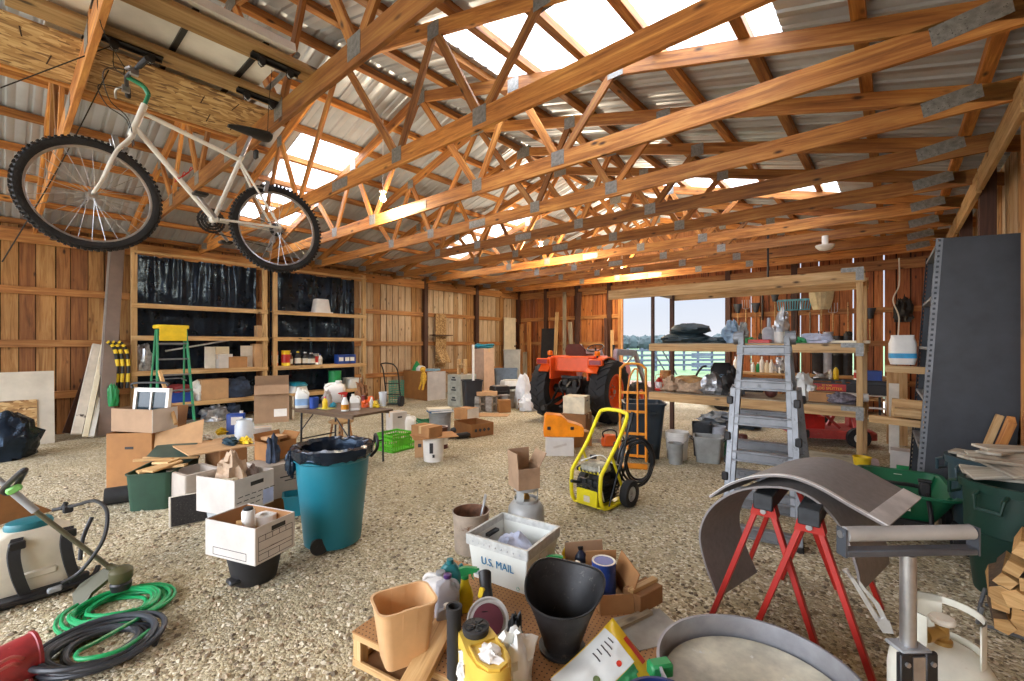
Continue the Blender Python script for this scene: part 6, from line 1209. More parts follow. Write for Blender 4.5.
text('nameplate_text', 'LOG SPLITTER', .068, 'yellow', SP, (-.42, -.0797, .775), (90, 0, 0), .0006, .95); text('nameplate_text', '22 TON', .045, 'yellow', SP, (-.46, -.0797, .835), (90, 0, 0))
for x_ in (-.5, .5): f = B(); f.bar((x_, 0, .66), (x_+.05, .05, 0), .07, .07, (0, 1, 0)); f.bar((x_, 0, .5), (x_, .35, 0), .05, .05, (1, 0, 0)); O('leg', f, 'black', SP)
f = B(); f.cyl((-.1, 0, .9), (.55, 0, .9), .06); f.box((-.2, 0, .88), (.05, .12, .16), None, .01); O('ram_cylinder', f, 'dark_steel', SP)
t = T('stepladder', 'small white stepladder right of the shelving upright', 'ladder', GD(877, 8.6), face(877)); 
for s in (-1, 1):
    plank('side_rail', (s*.18, -.22, 0), (s*.13, 0, .62), .03, .06, 'white', t, up=(0, 1, 0)); plank('rear_rail', (s*.18, .22, 0), (s*.13, .02, .62), .03, .04, 'white', t, up=(0, 1, 0))
for z in (.2, .4): f = B(); f.box((0, -.22+.22*z/.62, z), (.32, .09, .025)); O('step', f, 'white', t)
f = B(); f.box((0, .0, .64), (.34, .18, .04), None, .008); O('top_cap', f, 'white', t)
# ---------------------------------------------------------------- tools hung on the back wall
def hang(name, label, u, vtop, vbot, kind, m='lumber', y=13.62):
    a_, b2_ = AY(u, vtop, y), AY(u, vbot, y); t = T(name, label, 'garden tool', V((a_.x, y, a_.z))); L = a_.z-b2_.z; f = B()
    if kind == 'rake':
        O('handle', (lambda g: g.cyl((0, 0, -.2), (0, 0, -L), .016, n=8))(B()), 'black', t); f.box((0, 0, 0), (.82, .03, .05)); f.box((0, 0, -.26), (.7, .03, .03)); n = 14
        for i in range(n): x_ = -.38+.76*i/(n-1); f.bar((x_, -.01, 0), (x_*.9, -.05, -.27), .024, .01, (0, 1, 0))
        O('head', f, M('rake_teal', '5fa0ae', .45), t)
    elif kind == 'scoop':
        O('handle', (lambda g: g.cyl((0, 0, -.3), (0, 0, -L), .018, n=8))(B()), 'lumber', t); f.sheet(10, 10, lambda a, b: ((a-.5)*(.52-.18*b*b), -.03-.1*(1-(2*a-1)**2)*.9, .0-.5*b), .01)
        for k in (-1, 0, 1): f.bar((k*.12, -.14+.02*abs(k), 0), (k*.05, -.12, -.46), .02, .02, (0, 1, 0))
        O('blade', f, M('scoop_tan', 'c9bb92', .5), t)
        f = B(); f.tube([(-.06, 0, -L), (-.06, 0, -L-.1), (.06, 0, -L-.1), (.06, 0, -L)], .014, 6); O('grip', f, 'black', t)
    elif kind == 'spade':
        O('handle', (lambda g: g.cyl((0, 0, -.22), (0, 0, -L), .016, n=8))(B()), m, t); f.sheet(6, 6, lambda a, b: ((a-.5)*(.1+.14*b), -.02-.03*(1-(2*a-1)**2), -.26*(1-b)), .006); O('blade', f, 'dark_steel', t)
    elif kind == 'fork':
        O('handle', (lambda g: g.cyl((0, 0, -.24), (0, 0, -L), .016, n=8))(B()), m, t)
        for k in range(4): x_ = -.09+.06*k; f.tube([(0, 0, -.26), (x_, -.01, -.22), (x_, -.03, 0)], .007, 6)
        O('tines', f, 'steel', t)
    elif kind == 'bar': f.cyl((0, 0, 0), (.0, 0, -L), .03, n=8); O('shaft', f, m, t)
    else:
        O('handle', (lambda g: g.cyl((0, 0, 0), (0, 0, -L+.2), .015, n=8))(B()), m, t); f.lump((0, 0, -L+.1), (.09, .05, .12), 3, .4); O('head', f, 'grease', t)
    return t
hang('rake', 'wide teal rake hung head up on the back wall', 794, 300, 331, 'rake'); hang('scoop_shovel', 'tan scoop shovel hung head up on the back wall', 821.5, 290, 331, 'scoop')
hang('spade', 'spade with a green painted head hung nearest the doorway', 738, 304, 340, 'spade'); hang('garden_fork', 'garden fork hung right of the green headed spade', 746, 300, 340, 'fork'); hang('shovel', 'long brown handled shovel hung left of the black bar', 756, 303, 342, 'spade', 'pine'); hang('iron_bar', 'long black bar hung slanting on the back wall', 762.5, 291, 320, 'bar', 'black'); hang('hoe', 'hoe hung below the slanting black bar', 761.5, 318, 341, 'hoe')
hang('shovel', 'thin shovel hung over the pale ribbed pot', 775, 292, 328, 'spade'); hang('hoe', 'pale handled hoe hung between the rake and the scoop shovel', 810, 312, 342, 'hoe', 'grey_wood_x'); hang('garden_fork', 'fork hung right of the tan scoop shovel', 833, 303, 340, 'fork'); hang('hoe', 'pale handled hoe hung nearest the shelving upright', 848, 302, 340, 'hoe', 'lumber'); hang('spade', 'small spade hung right of the shelving upright', 870, 308, 340, 'spade')
rag('harness_coil', 'dark harness bundle hung on the back wall beside the grey shelving', 'harness', AY(903, 322, 13.5), (.16, .1, .34), 'grease', 110, .7, fr=4); f = B(); f.cyl((0, 0, 0), (0, 0, -.9), .02, n=8); f.box((0, 0, -.02), (.04, .04, .1)); S('hanging_pole', f, 'black', 'dark pole hanging from the trusses above the aluminium ladder', 'pole', AD(768, 236, 9.0))
# ---------------------------------------------------------------- outside the doorway
M('grass', '37502a', .9, 0, .25, .8, .4, 12); M('far_green', '1c2a2c', .9, 0, .2, .3)
def m_field():
    b = B(); b.bx(-260, 160, 16.5, 420, -.32, -.02); o = ST('floor_outside_field', b, 'grass')
m_field()
b = B(); b.bx(-40, 40, YB+1.1, 16.6, -.31, -.005); ST('floor_outside_apron', b, 'gravel')
def pd(u, d): q = GD(u, d); return V((q.x, q.y, -.02))
f0 = None; fn = T('rail_fence', 'grey rail fence across the field beyond the doorway', 'fence', pd(690, 26)); o = fn.location
for i in range(12):
    p = pd(600+i*14, 26+i*.25)-o; fb = B(); fb.box(p+V((0, 0, .7)), (.12, .12, 1.4)); O('post', fb, 'rail_blue' if 'rail_blue' in MATS else M('rail_blue', '3a4450', .8), fn)
for z in (.35, .65, .95, 1.25): plank('rail', pd(598, 26)-o+V((0, 0, z)), pd(768, 28.8)-o+V((0, 0, z)), .04, .13, 'rail_blue', fn)
t = T('field_gate', 'dark slatted stack standing at the rail fence', 'gate', pd(701, 25), face(701))
for k in range(7): fb = B(); fb.box((0, 0, .18+.18*k), (1.0, .06, .1)); O('slat', fb, 'rail_blue', t)
t = T('field_gate', 'slanted dark ramp frame beside the rail fence', 'gate', pd(662, 24), face(662))
for k in (-.25, .25): fb = B(); fb.bar((k-.35, 0, 1.5), (k+.5, 0, 0), .08, .08, (0, 1, 0)); O('slanted_rail', fb, 'dark_steel', t)
for i in range(14):
    u = 612+i*9; d = 120+13*((i*5) % 4); p = GD(u, d, -.1); R = random.Random(i); fb = B(); fb.lump((0, 0, 1.7), (2.6+R.random(), 2.0, 2.1+.5*R.random()), i, .3, 3, 20, 12)
    t = T('tree', 'distant dark tree in the line beyond the field, number %s from the barn side' % ['one', 'two', 'three', 'four', 'five', 'six', 'seven', 'eight', 'nine', 'ten', 'eleven', 'twelve', 'thirteen', 'fourteen'][i], 'tree', p, 0, 'distant trees'); t['label'] = 'distant dark tree in the line along the far edge of the field'
    O('crown', fb, 'far_green', t); fb = B(); fb.cyl((0, 0, -.3), (0, 0, 1.5), .3, .2); O('trunk', fb, 'dark_post', t)
# ---------------------------------------------------------------- tall grey shelving by the right wall
M('charcoal', '34383d', .5, .1, .1, 5, spots=('9aa0a4', 38, .70)); M('shelf_dark', '2c2f33', .5, .3)
GS = T('steel_shelving', 'tall dark grey steel shelving with punched corner posts leaning to the plank wall', 'shelving', V((.14, 5.86, 0)), 0, rot=(0, 3.4, 1.0)); W, D, H = .63, 1.3, 2.66
f = B(); f.bx(.02, W, 0, .012, .04, H, .002); O('end_panel', f, 'charcoal', GS); f = B(); f.bx(.02, W, D-.012, D, .04, H, .002); O('end_panel', f, 'charcoal', GS); f = B(); f.bx(W-.01, W, .012, D-.012, .04, H); O('back_panel', f, 'shelf_dark', GS)
def angle(x0, y0, sx, sy):
    f = B(); pit = .05; w = .05; n = int(H/pit)
    for (dx, dy) in ((1, 0), (0, 1)):
        def bx(a0, a1, z0, z1):
            if dx: f.bx(*sorted((x0+sx*a0, x0+sx*a1)), *sorted((y0, y0+sy*.003)), z0, z1)
            else: f.bx(*sorted((x0, x0+sx*.003)), *sorted((y0+sy*a0, y0+sy*a1)), z0, z1)
        bx(0, .015, 0, H); bx(.035, .05, 0, H)
        for k in range(n): bx(.015, .035, k*pit, k*pit+.028)
        bx(.015, .035, n*pit, H)
    return f
for (x0, y0, sx, sy) in ((0, -.004, 1, 1), (0, D+.004, 1, -1)): O('punched_post', angle(x0, y0, sx, sy), M('post_grey', '74787c', .45, .3) if y0 < 0 else 'shelf_dark', GS)
for k, z in enumerate((.12, .62, 1.12, 1.62, 2.12, 2.62)): f = B(); f.bx(.005, W-.012, .014, D-.014, z-.03, z, .003); O('shelf_board', f, 'grey_paint', GS)
for i in range(14): pass
for i, (z, y, x0, x1, w, h, l) in enumerate(((.80, .28, -.40, .5, .12, .07, 'thick pine beam end sticking out of the grey shelving, the lower one'), (.885, .3, -.2, .5, .2, .08, 'short pine block on the lower beam end in the grey shelving'), (.82, .52, -.22, .5, .12, .22, 'pine block behind the short one in the grey shelving'), (1.34, .3, -.3, .5, .1, .07, 'pine beam end sticking out of the grey shelving, the upper one'))):
    q = V((.14, 5.86, 0)); a_ = q+V((x0+z*.06, y, z+h/2+.01)); b2_ = q+V((x1+z*.06, y, z+h/2-.02)); o = plank('lumber_board', a_, b2_, w, h, 'lumber'); tag(o, l, 'board', 'pine ends in the grey shelving')
t = T('feed_sack', 'white sack with a blue stripe on the upper beam end of the grey shelving', 'sack', V((.06, 6.35, 1.425)), 10, sc=.75); f = B(); f.loft([rrect(.26, .16, .05, 0), rrect(.3, .22, .07, .08), rrect(.3, .2, .06, .3), rrect(.26, .12, .05, .38), rrect(.26, .03, .01, .42)]); O('bag', f, 'white', t); f = B(); f.loft([rrect(.303, .224, .07, .09), rrect(.303, .216, .07, .16)]); O('stripe', f, M('sky', '3f9fd0', .5), t)
lean3 = lambda label, u, v0, v1, y, w, m, z1=None: tag(plank('leaning_board', (AY(u, v0, y).x, y-.1, .01), (AY(u, v1, y).x, y+.1, AY(u, v1, y).z), w, .04, m, up=(0, 1, 0)), label, 'board')
lean3('pale wide board standing behind the grey shelving', 897, 420, 372, 9.6, .26, 'lumber'); lean3('white post standing below the pale wide board behind the grey shelving', 894, 440, 384, 8.8, .12, 'off_white')
carton('white and green box on the gravel behind the grey shelving post', GD(900, 5.9), face(900), (.2, .26, .24), 'box_white', op=False, tape=False); f = B(); f.box((0, 0, .08), (.14, .02, .16)); S('green_sheet', f, 'green', 'small green panel before the white box beside the grey shelving', 'panel', GD(904, 5.4), face(900))
f = B(); f.lathe([(.08, 0), (.1, .16), (.105, .16), (.105, .17), (.095, .17), (.075, .01)], 18); S('yellow_pail', f, 'yellow', 'small yellow pail at the foot of the shelving upright', 'pail', GD(862, 5.8))
# ---------------------------------------------------------------- green dump cart
M('cart_green', '17603f', .38, 0, .08, 4)
RVc = V((CS, SN, 0))*3.43+V((-SN, CS, 0))*3.88
GC = T('garden_cart', 'green plastic dump cart with a black pull handle beside the grey shelving', 'cart', RVc, 5.4); f = B()
f.loft([rrect(.36, .54, .08, .2, 5), rrect(.57, .86, .1, .43, 5), rrect(.62, .92, .11, .43, 5), rrect(.62, .92, .11, .45, 5), rrect(.56, .85, .09, .445, 5), rrect(.35, .52, .07, .22, 5)]); O('tray', f, 'cart_green', GC)
f = B()
for s in (-1, 1): f.bar((s*.13, .22, .225), (s*.24, .37, .44), .03, .02); f.bar((s*.13, -.22, .225), (s*.24, -.37, .44), .03, .02)
O('tray_rib', f, 'cart_green', GC); f = B(); f.box((0, 0, .18), (.3, .6, .05), None, .01); f.bar((-.28, .2, .14), (.28, .2, .14), .04, .04); f.bar((-.28, -.25, .14), (.28, -.25, .14), .04, .04); f.bar((0, -.3, .17), (0, .25, .14), .05, .04); O('chassis', f, 'black', GC)
for sx in (-1, 1):
    for sy_ in (-1, 1):
        f = B(); c_ = V((sx*.3, sy_*.225-.025, .12)); n = 24; f.loft([[c_+V((y_, r*math.cos(2*PI*i/n), r*math.sin(2*PI*i/n))) for i in range(n)] for r, y_ in ((.05, -.03), (.09, -.04), (.12, -.02), (.12, .02), (.09, .04), (.05, .03))], loop=True); w = O('wheel', f, 'rubber', GC); f = B(); f.cyl(c_-V((.03, 0, 0)), c_+V((.03, 0, 0)), .055, n=16); O('hub', f, 'dark_steel', w)
f = B(); f.tube([(-.34, -.34, .5), (-.1, -.34, .5), (.06, -.32, .49), (.1, -.38, .44), (.11, -.5, .25), (.08, -.42, .15)], .016, 8, sm=4); f.box((.09, -.35, .48), (.07, .06, .12), None, .012); f.cyl((.05, -.35, .55), (.13, -.35, .55), .015); O('pull_handle', f, 'black', GC)
f = B(); f.box((0, .405, .4), (.06, .004, .03), (32, 0, 0)); o = O('maker_label', f, 'off_white', GC); f = B(); f.box((-.08, -.388, .33), (.16, .006, .06), (-32, 0, 0)); O('warning_label', f, 'off_white', GC)
# ---------------------------------------------------------------- bins of salvaged siding
M('bin_green', '15382e', .42, 0, .1, 4); M('bin_slate', '2c4148', .45, 0, .1, 4); wood('siding', 'a79f8e', '80786a', 'c2bbaa', rnd=.12, knots=False)
def sbin(label, p, m, r=.275, h=.74):
    t = T('trash_bin', label, 'trash bin', p); f = B(); f.lathe([(r*.78, 0), (r*.8, .015), (r*.95, h*.55), (r*.98, h*.56), (r*1.0, h-.06), (r+.02, h-.055), (r+.025, h), (r-.006, h), (r*.78, .02)], 40); O('body', f, m, t)
    for a in (150, 330, 240):
        f = B(); ca, sa_ = math.cos(math.radians(a)), math.sin(math.radians(a)); k = V((ca, sa_, 0)); l = V((-sa_, ca, 0)); q = k*(r+.02)+V((0, 0, h-.05))
        f.tube([q+l*.07, q+k*.045+l*.07-V((0, 0, .02)), q+k*.05+l*.06-V((0, 0, .1)), q+k*.05-l*.06-V((0, 0, .1)), q+k*.045-l*.07-V((0, 0, .02)), q-l*.07], .012, 8); O('side_handle', f, m, t)
    return t
BA = sbin('big dark green bin full of siding offcuts nearest the firewood', GD(1017, 2.9), 'bin_green', .252); BB2 = sbin('dark slate bin of siding offcuts behind the nearest green bin', GD(992, 3.43), 'bin_slate', .245, .76)
R = random.Random(12)
for i in range(9):
    big = i < 5; c_ = (GD(1014, 2.9, .755) if big else GD(993, 3.43, .775)); k = i if big else i-5
    q = c_+V((R.uniform(-.05, .1), R.uniform(-.1, .1), .0+.024*k)); f = B(); f.box((0, 0, 0), (.4+.1*R.random(), .14, .02), None, .003)
    lab = ['lowest grey siding offcut across the nearest green bin', 'second grey siding offcut from the bottom on the nearest green bin', 'middle grey siding offcut on the nearest green bin', 'second siding offcut from the top on the nearest green bin', 'topmost siding offcut on the nearest green bin', 'lowest grey siding offcut across the dark slate bin', 'second siding offcut from the bottom on the dark slate bin', 'third siding offcut on the dark slate bin, tilted', 'topmost notched siding offcut on the dark slate bin'][i]
    S('siding_offcut', f, 'siding', lab, 'siding', q, group='siding offcuts on the bins', rot=(R.uniform(-2, 14), R.uniform(-9, 6), R.uniform(-70, 40) if big else R.uniform(-40, 70)))
tag(plank('lumber_board', G(951, 528), AX(1000, 415, .68), .09, .045, 'lumber', up=(1, 0, 0)), 'pine stud leaning on the wall behind the bins, the left of two', 'board'); tag(plank('lumber_board', G(966, 524), AX(1012, 420, .68), .09, .045, 'pine', up=(1, 0, 0)), 'pine stud leaning on the wall behind the bins, the right of two', 'board')
# ---------------------------------------------------------------- split firewood
RK = T('firewood_rack', 'low metal cradle holding the split firewood at the picture edge', 'rack', GD(1030, 2.5), -8); f = B()
f.tube([(-.18, -.1, .02), (.5, -.1, .02)], .01, 6); f.tube([(-.18, .2, .02), (.5, .2, .02)], .01, 6); f.tube([(-.18, -.1, .12), (-.2, -.1, .02), (-.2, .2, .02), (-.18, .2, .12)], .01, 6); O('bar_frame', f, 'alu', RK)
wood('bark', '5a4632', '3a2c20', '7a6248', scale=2.2, knots=False); wood('split_face', 'c99a62', 'a87840', 'dcb47e', scale=2)
rm = RK.matrix_basis.copy(); RW = ['bottom', 'second', 'third', 'fourth', 'fifth', 'top']; CW = ['nearest', 'second from', 'third from', 'fourth from']
for row in range(6):
    for c_ in range(4 if row < 4 else 3):
        f = B(); L = .34+.06*R.random(); r = .042+.014*R.random(); m = R.choice((3, 4, 5, 7)); rg = []
        for e in (-.5, .5): rg.append([V((r*(1+.2*R.random())*math.cos(2*PI*j/m+c_+row), e*L, r*(1+.2*R.random())*math.sin(2*PI*j/m+c_+row))) for j in range(m)])
        f.loft(rg, smooth=False); f.mi = [R.choice((0, 0, 1)) for q in f.mi[:-2]]+[1, 1]
        p = rm @ V((-.11+.09*c_+.03*(row % 2)+(.07 if row > 3 else 0)+R.uniform(-.012, .012), .05+R.uniform(-.06, .06), .07+.085*row))
        S('firewood_log', f, ['bark', 'split_face'], 'split firewood log in the %s row of the pile, %s the green bin side' % (RW[row], CW[c_]), 'firewood', p, group='split firewood', rot=(R.uniform(-4, 4), R.uniform(-30, 30), -10+R.uniform(-9, 9)))
# ---------------------------------------------------------------- propane cylinder, roller stand and locking pliers
M('tank_white', 'd6d5c6', .4, 0, .06, 5, spots=('9a8a6a', 9, .66))
PT = T('propane_cylinder', 'white propane cylinder with an open collar behind the roller stand', 'gas cylinder', GD(942, 1.62), face(942)+20); r = .155
f = B(); f.lathe([(.11, 0), (.115, .03), (.15, .07), (r, .12), (r, .42), (.148, .47), (.12, .52), (.07, .55), (.03, .555)], 36); O('body', f, 'tank_white', PT); f = B(); f.lathe([(.11, 0), (.118, 0), (.118, .06), (.11, .06)], 30, cap0=False, cap1=False); O('foot_ring', f, 'tank_white', PT)
f = B(); pts = []
for (a0, a1, z0, z1) in ((-50, 230, .53, .555), (-50, 230, .655, .68), (-50, -20, .53, .68), (70, 110, .53, .68), (200, 230, .53, .68)):
    n = max(3, int((a1-a0)/8)); rg = []
    for i in range(n+1):
        a = math.radians(a0+(a1-a0)*i/n); rg.append([V((.108*math.cos(a), .108*math.sin(a), z0)), V((.113*math.cos(a), .113*math.sin(a), z0)), V((.113*math.cos(a), .113*math.sin(a), z1)), V((.108*math.cos(a), .108*math.sin(a), z1))])
    f.loft(rg)
O('collar', f, 'tank_white', PT); f = B(); f.lathe([(.028, .55), (.03, .57), (.02, .575), (.02, .62), (.012, .625)], 14); f.cyl((0, 0, .595), (-.05, -.035, .595), .02); f.cyl((-.05, -.035, .595), (-.066, -.046, .595), .026); O('valve', f, 'brass', PT)
f = B(); f.lathe([(.01, .62), (.035, .63), (.04, .64), (.035, .65), (.01, .652)], 9); O('hand_wheel', f, 'off_white', PT)
RS = T('roller_stand', 'steel roller stand with a grey roller in front of the propane cylinder', 'roller stand', GD(908, 1.45), YAW*180/PI+2); zr = zat(533, 1.45)
f = B(); f.rod([((-.215, 0, zr), .01), ((-.212, 0, zr), .0235), ((.212, 0, zr), .0235), ((.215, 0, zr), .01)], 24); O('roller', f, M('roller_grey', 'b4b5b3', .4, .3, .06, 8), RS); f = B(); f.cyl((-.23, 0, zr), (-.2, 0, zr), .012); O('axle', f, 'steel', RS); f = B(); f.cyl((.2, 0, zr), (.23, 0, zr), .012); O('axle', f, 'steel', RS)
f = B(); f.box((0, 0, zr-.058), (.44, .04, .022), None, .004); f.prism([(-.225, zr-.07), (-.219, zr-.07), (-.219, zr+.02), (-.225, zr+.02)], -.02, .02); f.prism([(.219, zr-.07), (.225, zr-.07), (.225, zr+.02), (.219, zr+.02)], -.02, .02); O('carrier_bar', f, M('bar_grey', '5a6068', .4, .5), RS)
f = B(); f.cyl((0, 0, zr-.07), (0, 0, .3), .022, n=20); O('inner_post', f, 'steel', RS); f = B(); f.cyl((0, 0, .62), (0, 0, .06), .028, n=20); f.box((0, 0, .66), (.1, .07, .012), None, .004); O('outer_post', f, 'grey_paint', RS)
f = B(); f.box((-.042, -.035, .56), (.04, .012, .2), None, .003); f.box((.042, -.035, .56), (.04, .012, .2), None, .003); f.box((0, -.03, .56), (.125, .01, .2)); O('bracket', f, 'black', RS); f = B(); f.box((0, -.036, .57), (.04, .008, .16)); O('clamp_bar', f, 'steel', RS)
for x_ in (-.042, .042):
    for z in (.49, .63): f = B(); f.cyl((x_, -.04, z), (x_, -.048, z), .008, n=6); O('bolt', f, 'steel', RS)
for a in (215, 325, 90): f = B(); a_ = math.radians(a); f.bar((.02*math.cos(a_), .03*math.sin(a_)-.02, .47), (.3*math.cos(a_), .3*math.sin(a_), .01), .03, .035); O('leg', f, 'black', RS)
LP = T('locking_pliers', 'steel locking pliers clamped to the bracket of the roller stand', 'pliers', AD(888, 632, 1.42), 0, rot=(0, -26, face(880)), sc=.85); f = B()
f.prism([(-.016, 0), (.016, -.005), (.022, .035), (.012, .05), (-.012, .05), (-.02, .03)], -.006, .006); f.prism([(-.02, .04), (-.004, .04), (-.012, .17), (-.018, .2), (-.03, .2), (-.028, .16)], -.006, .006); O('fixed_jaw', f, 'steel', LP)
f = B(); f.prism([(.002, .045), (.018, .045), (.02, .1), (.002, .16), (-.004, .19), (-.012, .17), (.004, .1)], -.004, .004); O('lever', f, 'steel', LP); f = B(); f.cyl((-.026, 0, .2), (-.03, 0, .225), .007); f.cyl((-.03, 0, .222), (-.031, 0, .232), .011); O('adjusting_screw', f, 'steel', LP)
# ---------------------------------------------------------------- red sawhorses and the bent grey sheets
RV, FV = V((CS, SN, 0)), V((-SN, CS, 0))
def rd(r, d, z=0): v = RV*r+FV*d; v.z = z; return v
M('saw_red', 'a8241a', .38, 0, .08, 6); SPR = V((.75, -.66)); LEN = V((.66, .75))
def sawhorse(label, r, d, L=.72):
    o = rd(r, d); x = rd(*SPR).normalized(); rz = math.degrees(math.atan2(x.y, x.x)); t = T('sawhorse', label, 'sawhorse', o, rz)
    f = B(); f.box((0, L/2, .745), (.1, L+.1, .09), None, .006); O('top_beam', f, 'dark_steel', t); [O('bracket', B().prism([(-.07, .66), (.07, .66), (.055, .72), (-.055, .72)], y_, y_+.08), 'saw_red', t) for y_ in (-.03, L-.05)]
    for y, e in ((0, -.07), (L, .07)):
        for s in (-1, 1): f = B(); f.bar((s*.03, y, .72), (s*.27, y+e, 0), .03, .045, (0, 1, 0), .004); O('leg', f, 'saw_red', t)
        f = B(); f.cyl((0, y-.045 if y == 0 else y+.045, .69), (0, y, .69), .015, n=10); O('pivot_bolt', f, 'steel', t)
    return t
sawhorse('red folding sawhorse under the bent grey sheets, the one farther from the roller stand', 1.46, 2.56); sawhorse('red folding sawhorse under the bent grey sheets, the one nearer the roller stand', 1.575, 2.34)
M('sheet_grey', '7f7a77', .6, 0, .05, 30, .1, 200); M('sheet_edge', 'cfcdc9', .55)
S2v = rd(*SPR).normalized(); E = rd(.8, .6).normalized(); OO = rd(1.53, 2.48)
def bent(name, sec, L, label, th=.012, back=0.0, edge=True):
    c_ = spline([V((a, 0, z)) for a, z in sec], 8); n = len(c_)-1
    def P(a, b): q = c_[min(n, int(round(a*n)))]; p = OO+S2v*q.x+E*(back+L*b); p.z = q.z; return p
    t = T(name, label, 'sheet', V((OO.x, OO.y, 0))); f = B(); f.sheet(n, 8, lambda a, b: P(a, b)-V((OO.x, OO.y, 0)), th); O('sheet_body', f, 'sheet_grey', t)
    if edge:
        f = B(); k = [i for i in range(n+1)]; f.sheet(n, 1, lambda a, b: P(a, .0+.045*b)-V((OO.x, OO.y, -.003)), .0045); O('edge_strip', f, 'sheet_edge', t)
        f = B(); f.sheet(4, 6, lambda a, b: P(1-.10*a, b)-V((OO.x, OO.y, -.003)), .0045); O('end_strip', f, 'sheet_edge', t)
    return t
bent('bent_sheet', [(-.36, .09), (-.44, .28), (-.47, .46), (-.40, .64), (-.24, .78), (-.02, .845), (.14, .81), (.26, .68), (.32, .5), (.335, .38)], .5, 'inner grey flexible sheet arched over the red sawhorses and hanging nearly to the gravel', back=.0, edge=False)
bent('bent_sheet', [(-.41, .70), (-.30, .80), (-.16, .875), (.0, .91), (.14, .885), (.30, .81), (.44, .745)], .66, 'outer grey flexible sheet with a pale border lying over the arched inner sheet', back=.0)
# ---------------------------------------------------------------- low pegboard platform in the foreground
PZ = .18
L0 = rd(-.818, 2.265); ux = rd(.865, -.5).normalized(); uy = rd(.5, .865).normalized(); PL, PW_ = 1.42, .86; rzp = math.degrees(math.atan2(ux.y, ux.x))
def m_peg():
    m, nt, b = new_mat('pegboard'); L = nt.links.new; tc = nt.nodes.new('ShaderNodeTexCoord'); 
    mp_ = nt.nodes.new('ShaderNodeMapping'); mp_.inputs['Scale'].default_value = (40, 40, 0); L(tc.outputs['Object'], mp_.inputs['Vector'])
    fr = nd(nt, 'ShaderNodeVectorMath', operation='FRACTION'); L(mp_.outputs[0], fr.inputs[0]); sb = nd(nt, 'ShaderNodeVectorMath', operation='SUBTRACT'); L(fr.outputs[0], sb.inputs[0]); sb.inputs[1].default_value = (.5, .5, 0)
    ln = nd(nt, 'ShaderNodeVectorMath', operation='LENGTH'); L(sb.outputs[0], ln.inputs[0]); r = ramp(nt, [(.13, '35200f'), (.19, 'a87848')], ln.outputs['Value'])
    no = nd(nt, 'ShaderNodeTexNoise', Scale=5.0, Detail=5.0); L(tc.outputs['Object'], no.inputs['Vector']); hs = nt.nodes.new('ShaderNodeHueSaturation'); mr = nd(nt, 'ShaderNodeMapRange'); mr.inputs[1].default_value = .3; mr.inputs[2].default_value = .7; mr.inputs[3].default_value = .8; mr.inputs[4].default_value = 1.15; L(no.outputs['Fac'], mr.inputs[0]); L(mr.outputs[0], hs.inputs['Value']); L(r.outputs[0], hs.inputs['Color']); L(hs.outputs[0], b.inputs['Base Color']); b.inputs['Roughness'].default_value = .7
m_peg()
PF = T('pegboard_platform', 'low wooden crate platform with a brown pegboard top carrying the foreground clutter', 'platform', L0, rzp)
f = B(); f.box((PL/2, PW_/2, PZ-.006), (PL, PW_, .008)); O('pegboard_top', f, 'pegboard', PF)
for (x0, x1, y0, y1) in ((0, PL, 0, .02), (0, PL, PW_-.02, PW_), (0, .02, 0, PW_), (PL-.02, PL, 0, PW_), (PL*.5, PL*.5+.02, .02, PW_-.02)):
    if y1-y0 > .1: plank('side_board', (x0+.01, y0, .155), (x0+.01, y1, .155), .018, .035, 'lumber', PF); plank('side_board', (x0+.01, y0, .02), (x0+.01, y1, .02), .018, .035, 'lumber', PF)
    else: plank('side_board', (x0, y0+.01, .155), (x1, y0+.01, .155), .018, .035, 'lumber', PF); plank('side_board', (x0, y0+.01, .02), (x1, y0+.01, .02), .018, .035, 'lumber', PF)
for (x, y) in ((.03, .03), (PL-.03, .03), (.03, PW_-.03), (PL-.03, PW_-.03), (PL/2, .03), (PL/2, PW_-.03)): f = B(); f.box((x, y, .086), (.05, .05, .17)); O('corner_block', f, 'lumber_z', PF)
f = B(); f.box((PL/2, PW_/2, .008), (PL-.04, PW_-.04, .01)); O('bottom_board', f, 'carton_dark', PF)
def pp(u, v, z=PZ): return G(u, v, z)
# waste basket
M('basket_tan', 'd8ad7c', .42, 0, .06, 4)
c, rz, d = fit(PZ, (376, 668), (411, 668), C=(433, 642)); W_ = .27
WB = T('waste_basket', 'tall tan plastic waste basket, empty, at the platform corner', 'waste basket', pp(404, 656), face(405)+16); f = B(); h = .275
def notch(sx, sy, z, r=.05):
    q = rrect(sx, sy, r, z, 5); return q
f.loft([notch(.19, .15, 0, .03), notch(.2, .16, .01, .035), notch(.268, .212, h-.012), notch(.28, .224, h-.012), notch(.282, .226, h), notch(.262, .206, h), notch(.19, .15, .01, .035)]); 
for s in (-1, 1): f.loft([[V((x_*k, s*(y_), z)) for (x_, y_) in ((-.035, .07+.03*k2), (.035, .07+.03*k2), (.035, .076+.036*k2), (-.035, .076+.036*k2))] for (k, k2, z) in ((.8, .0, .01), (1, 1, h+.002))], smooth=False)
O('body', f, 'basket_tan', WB)
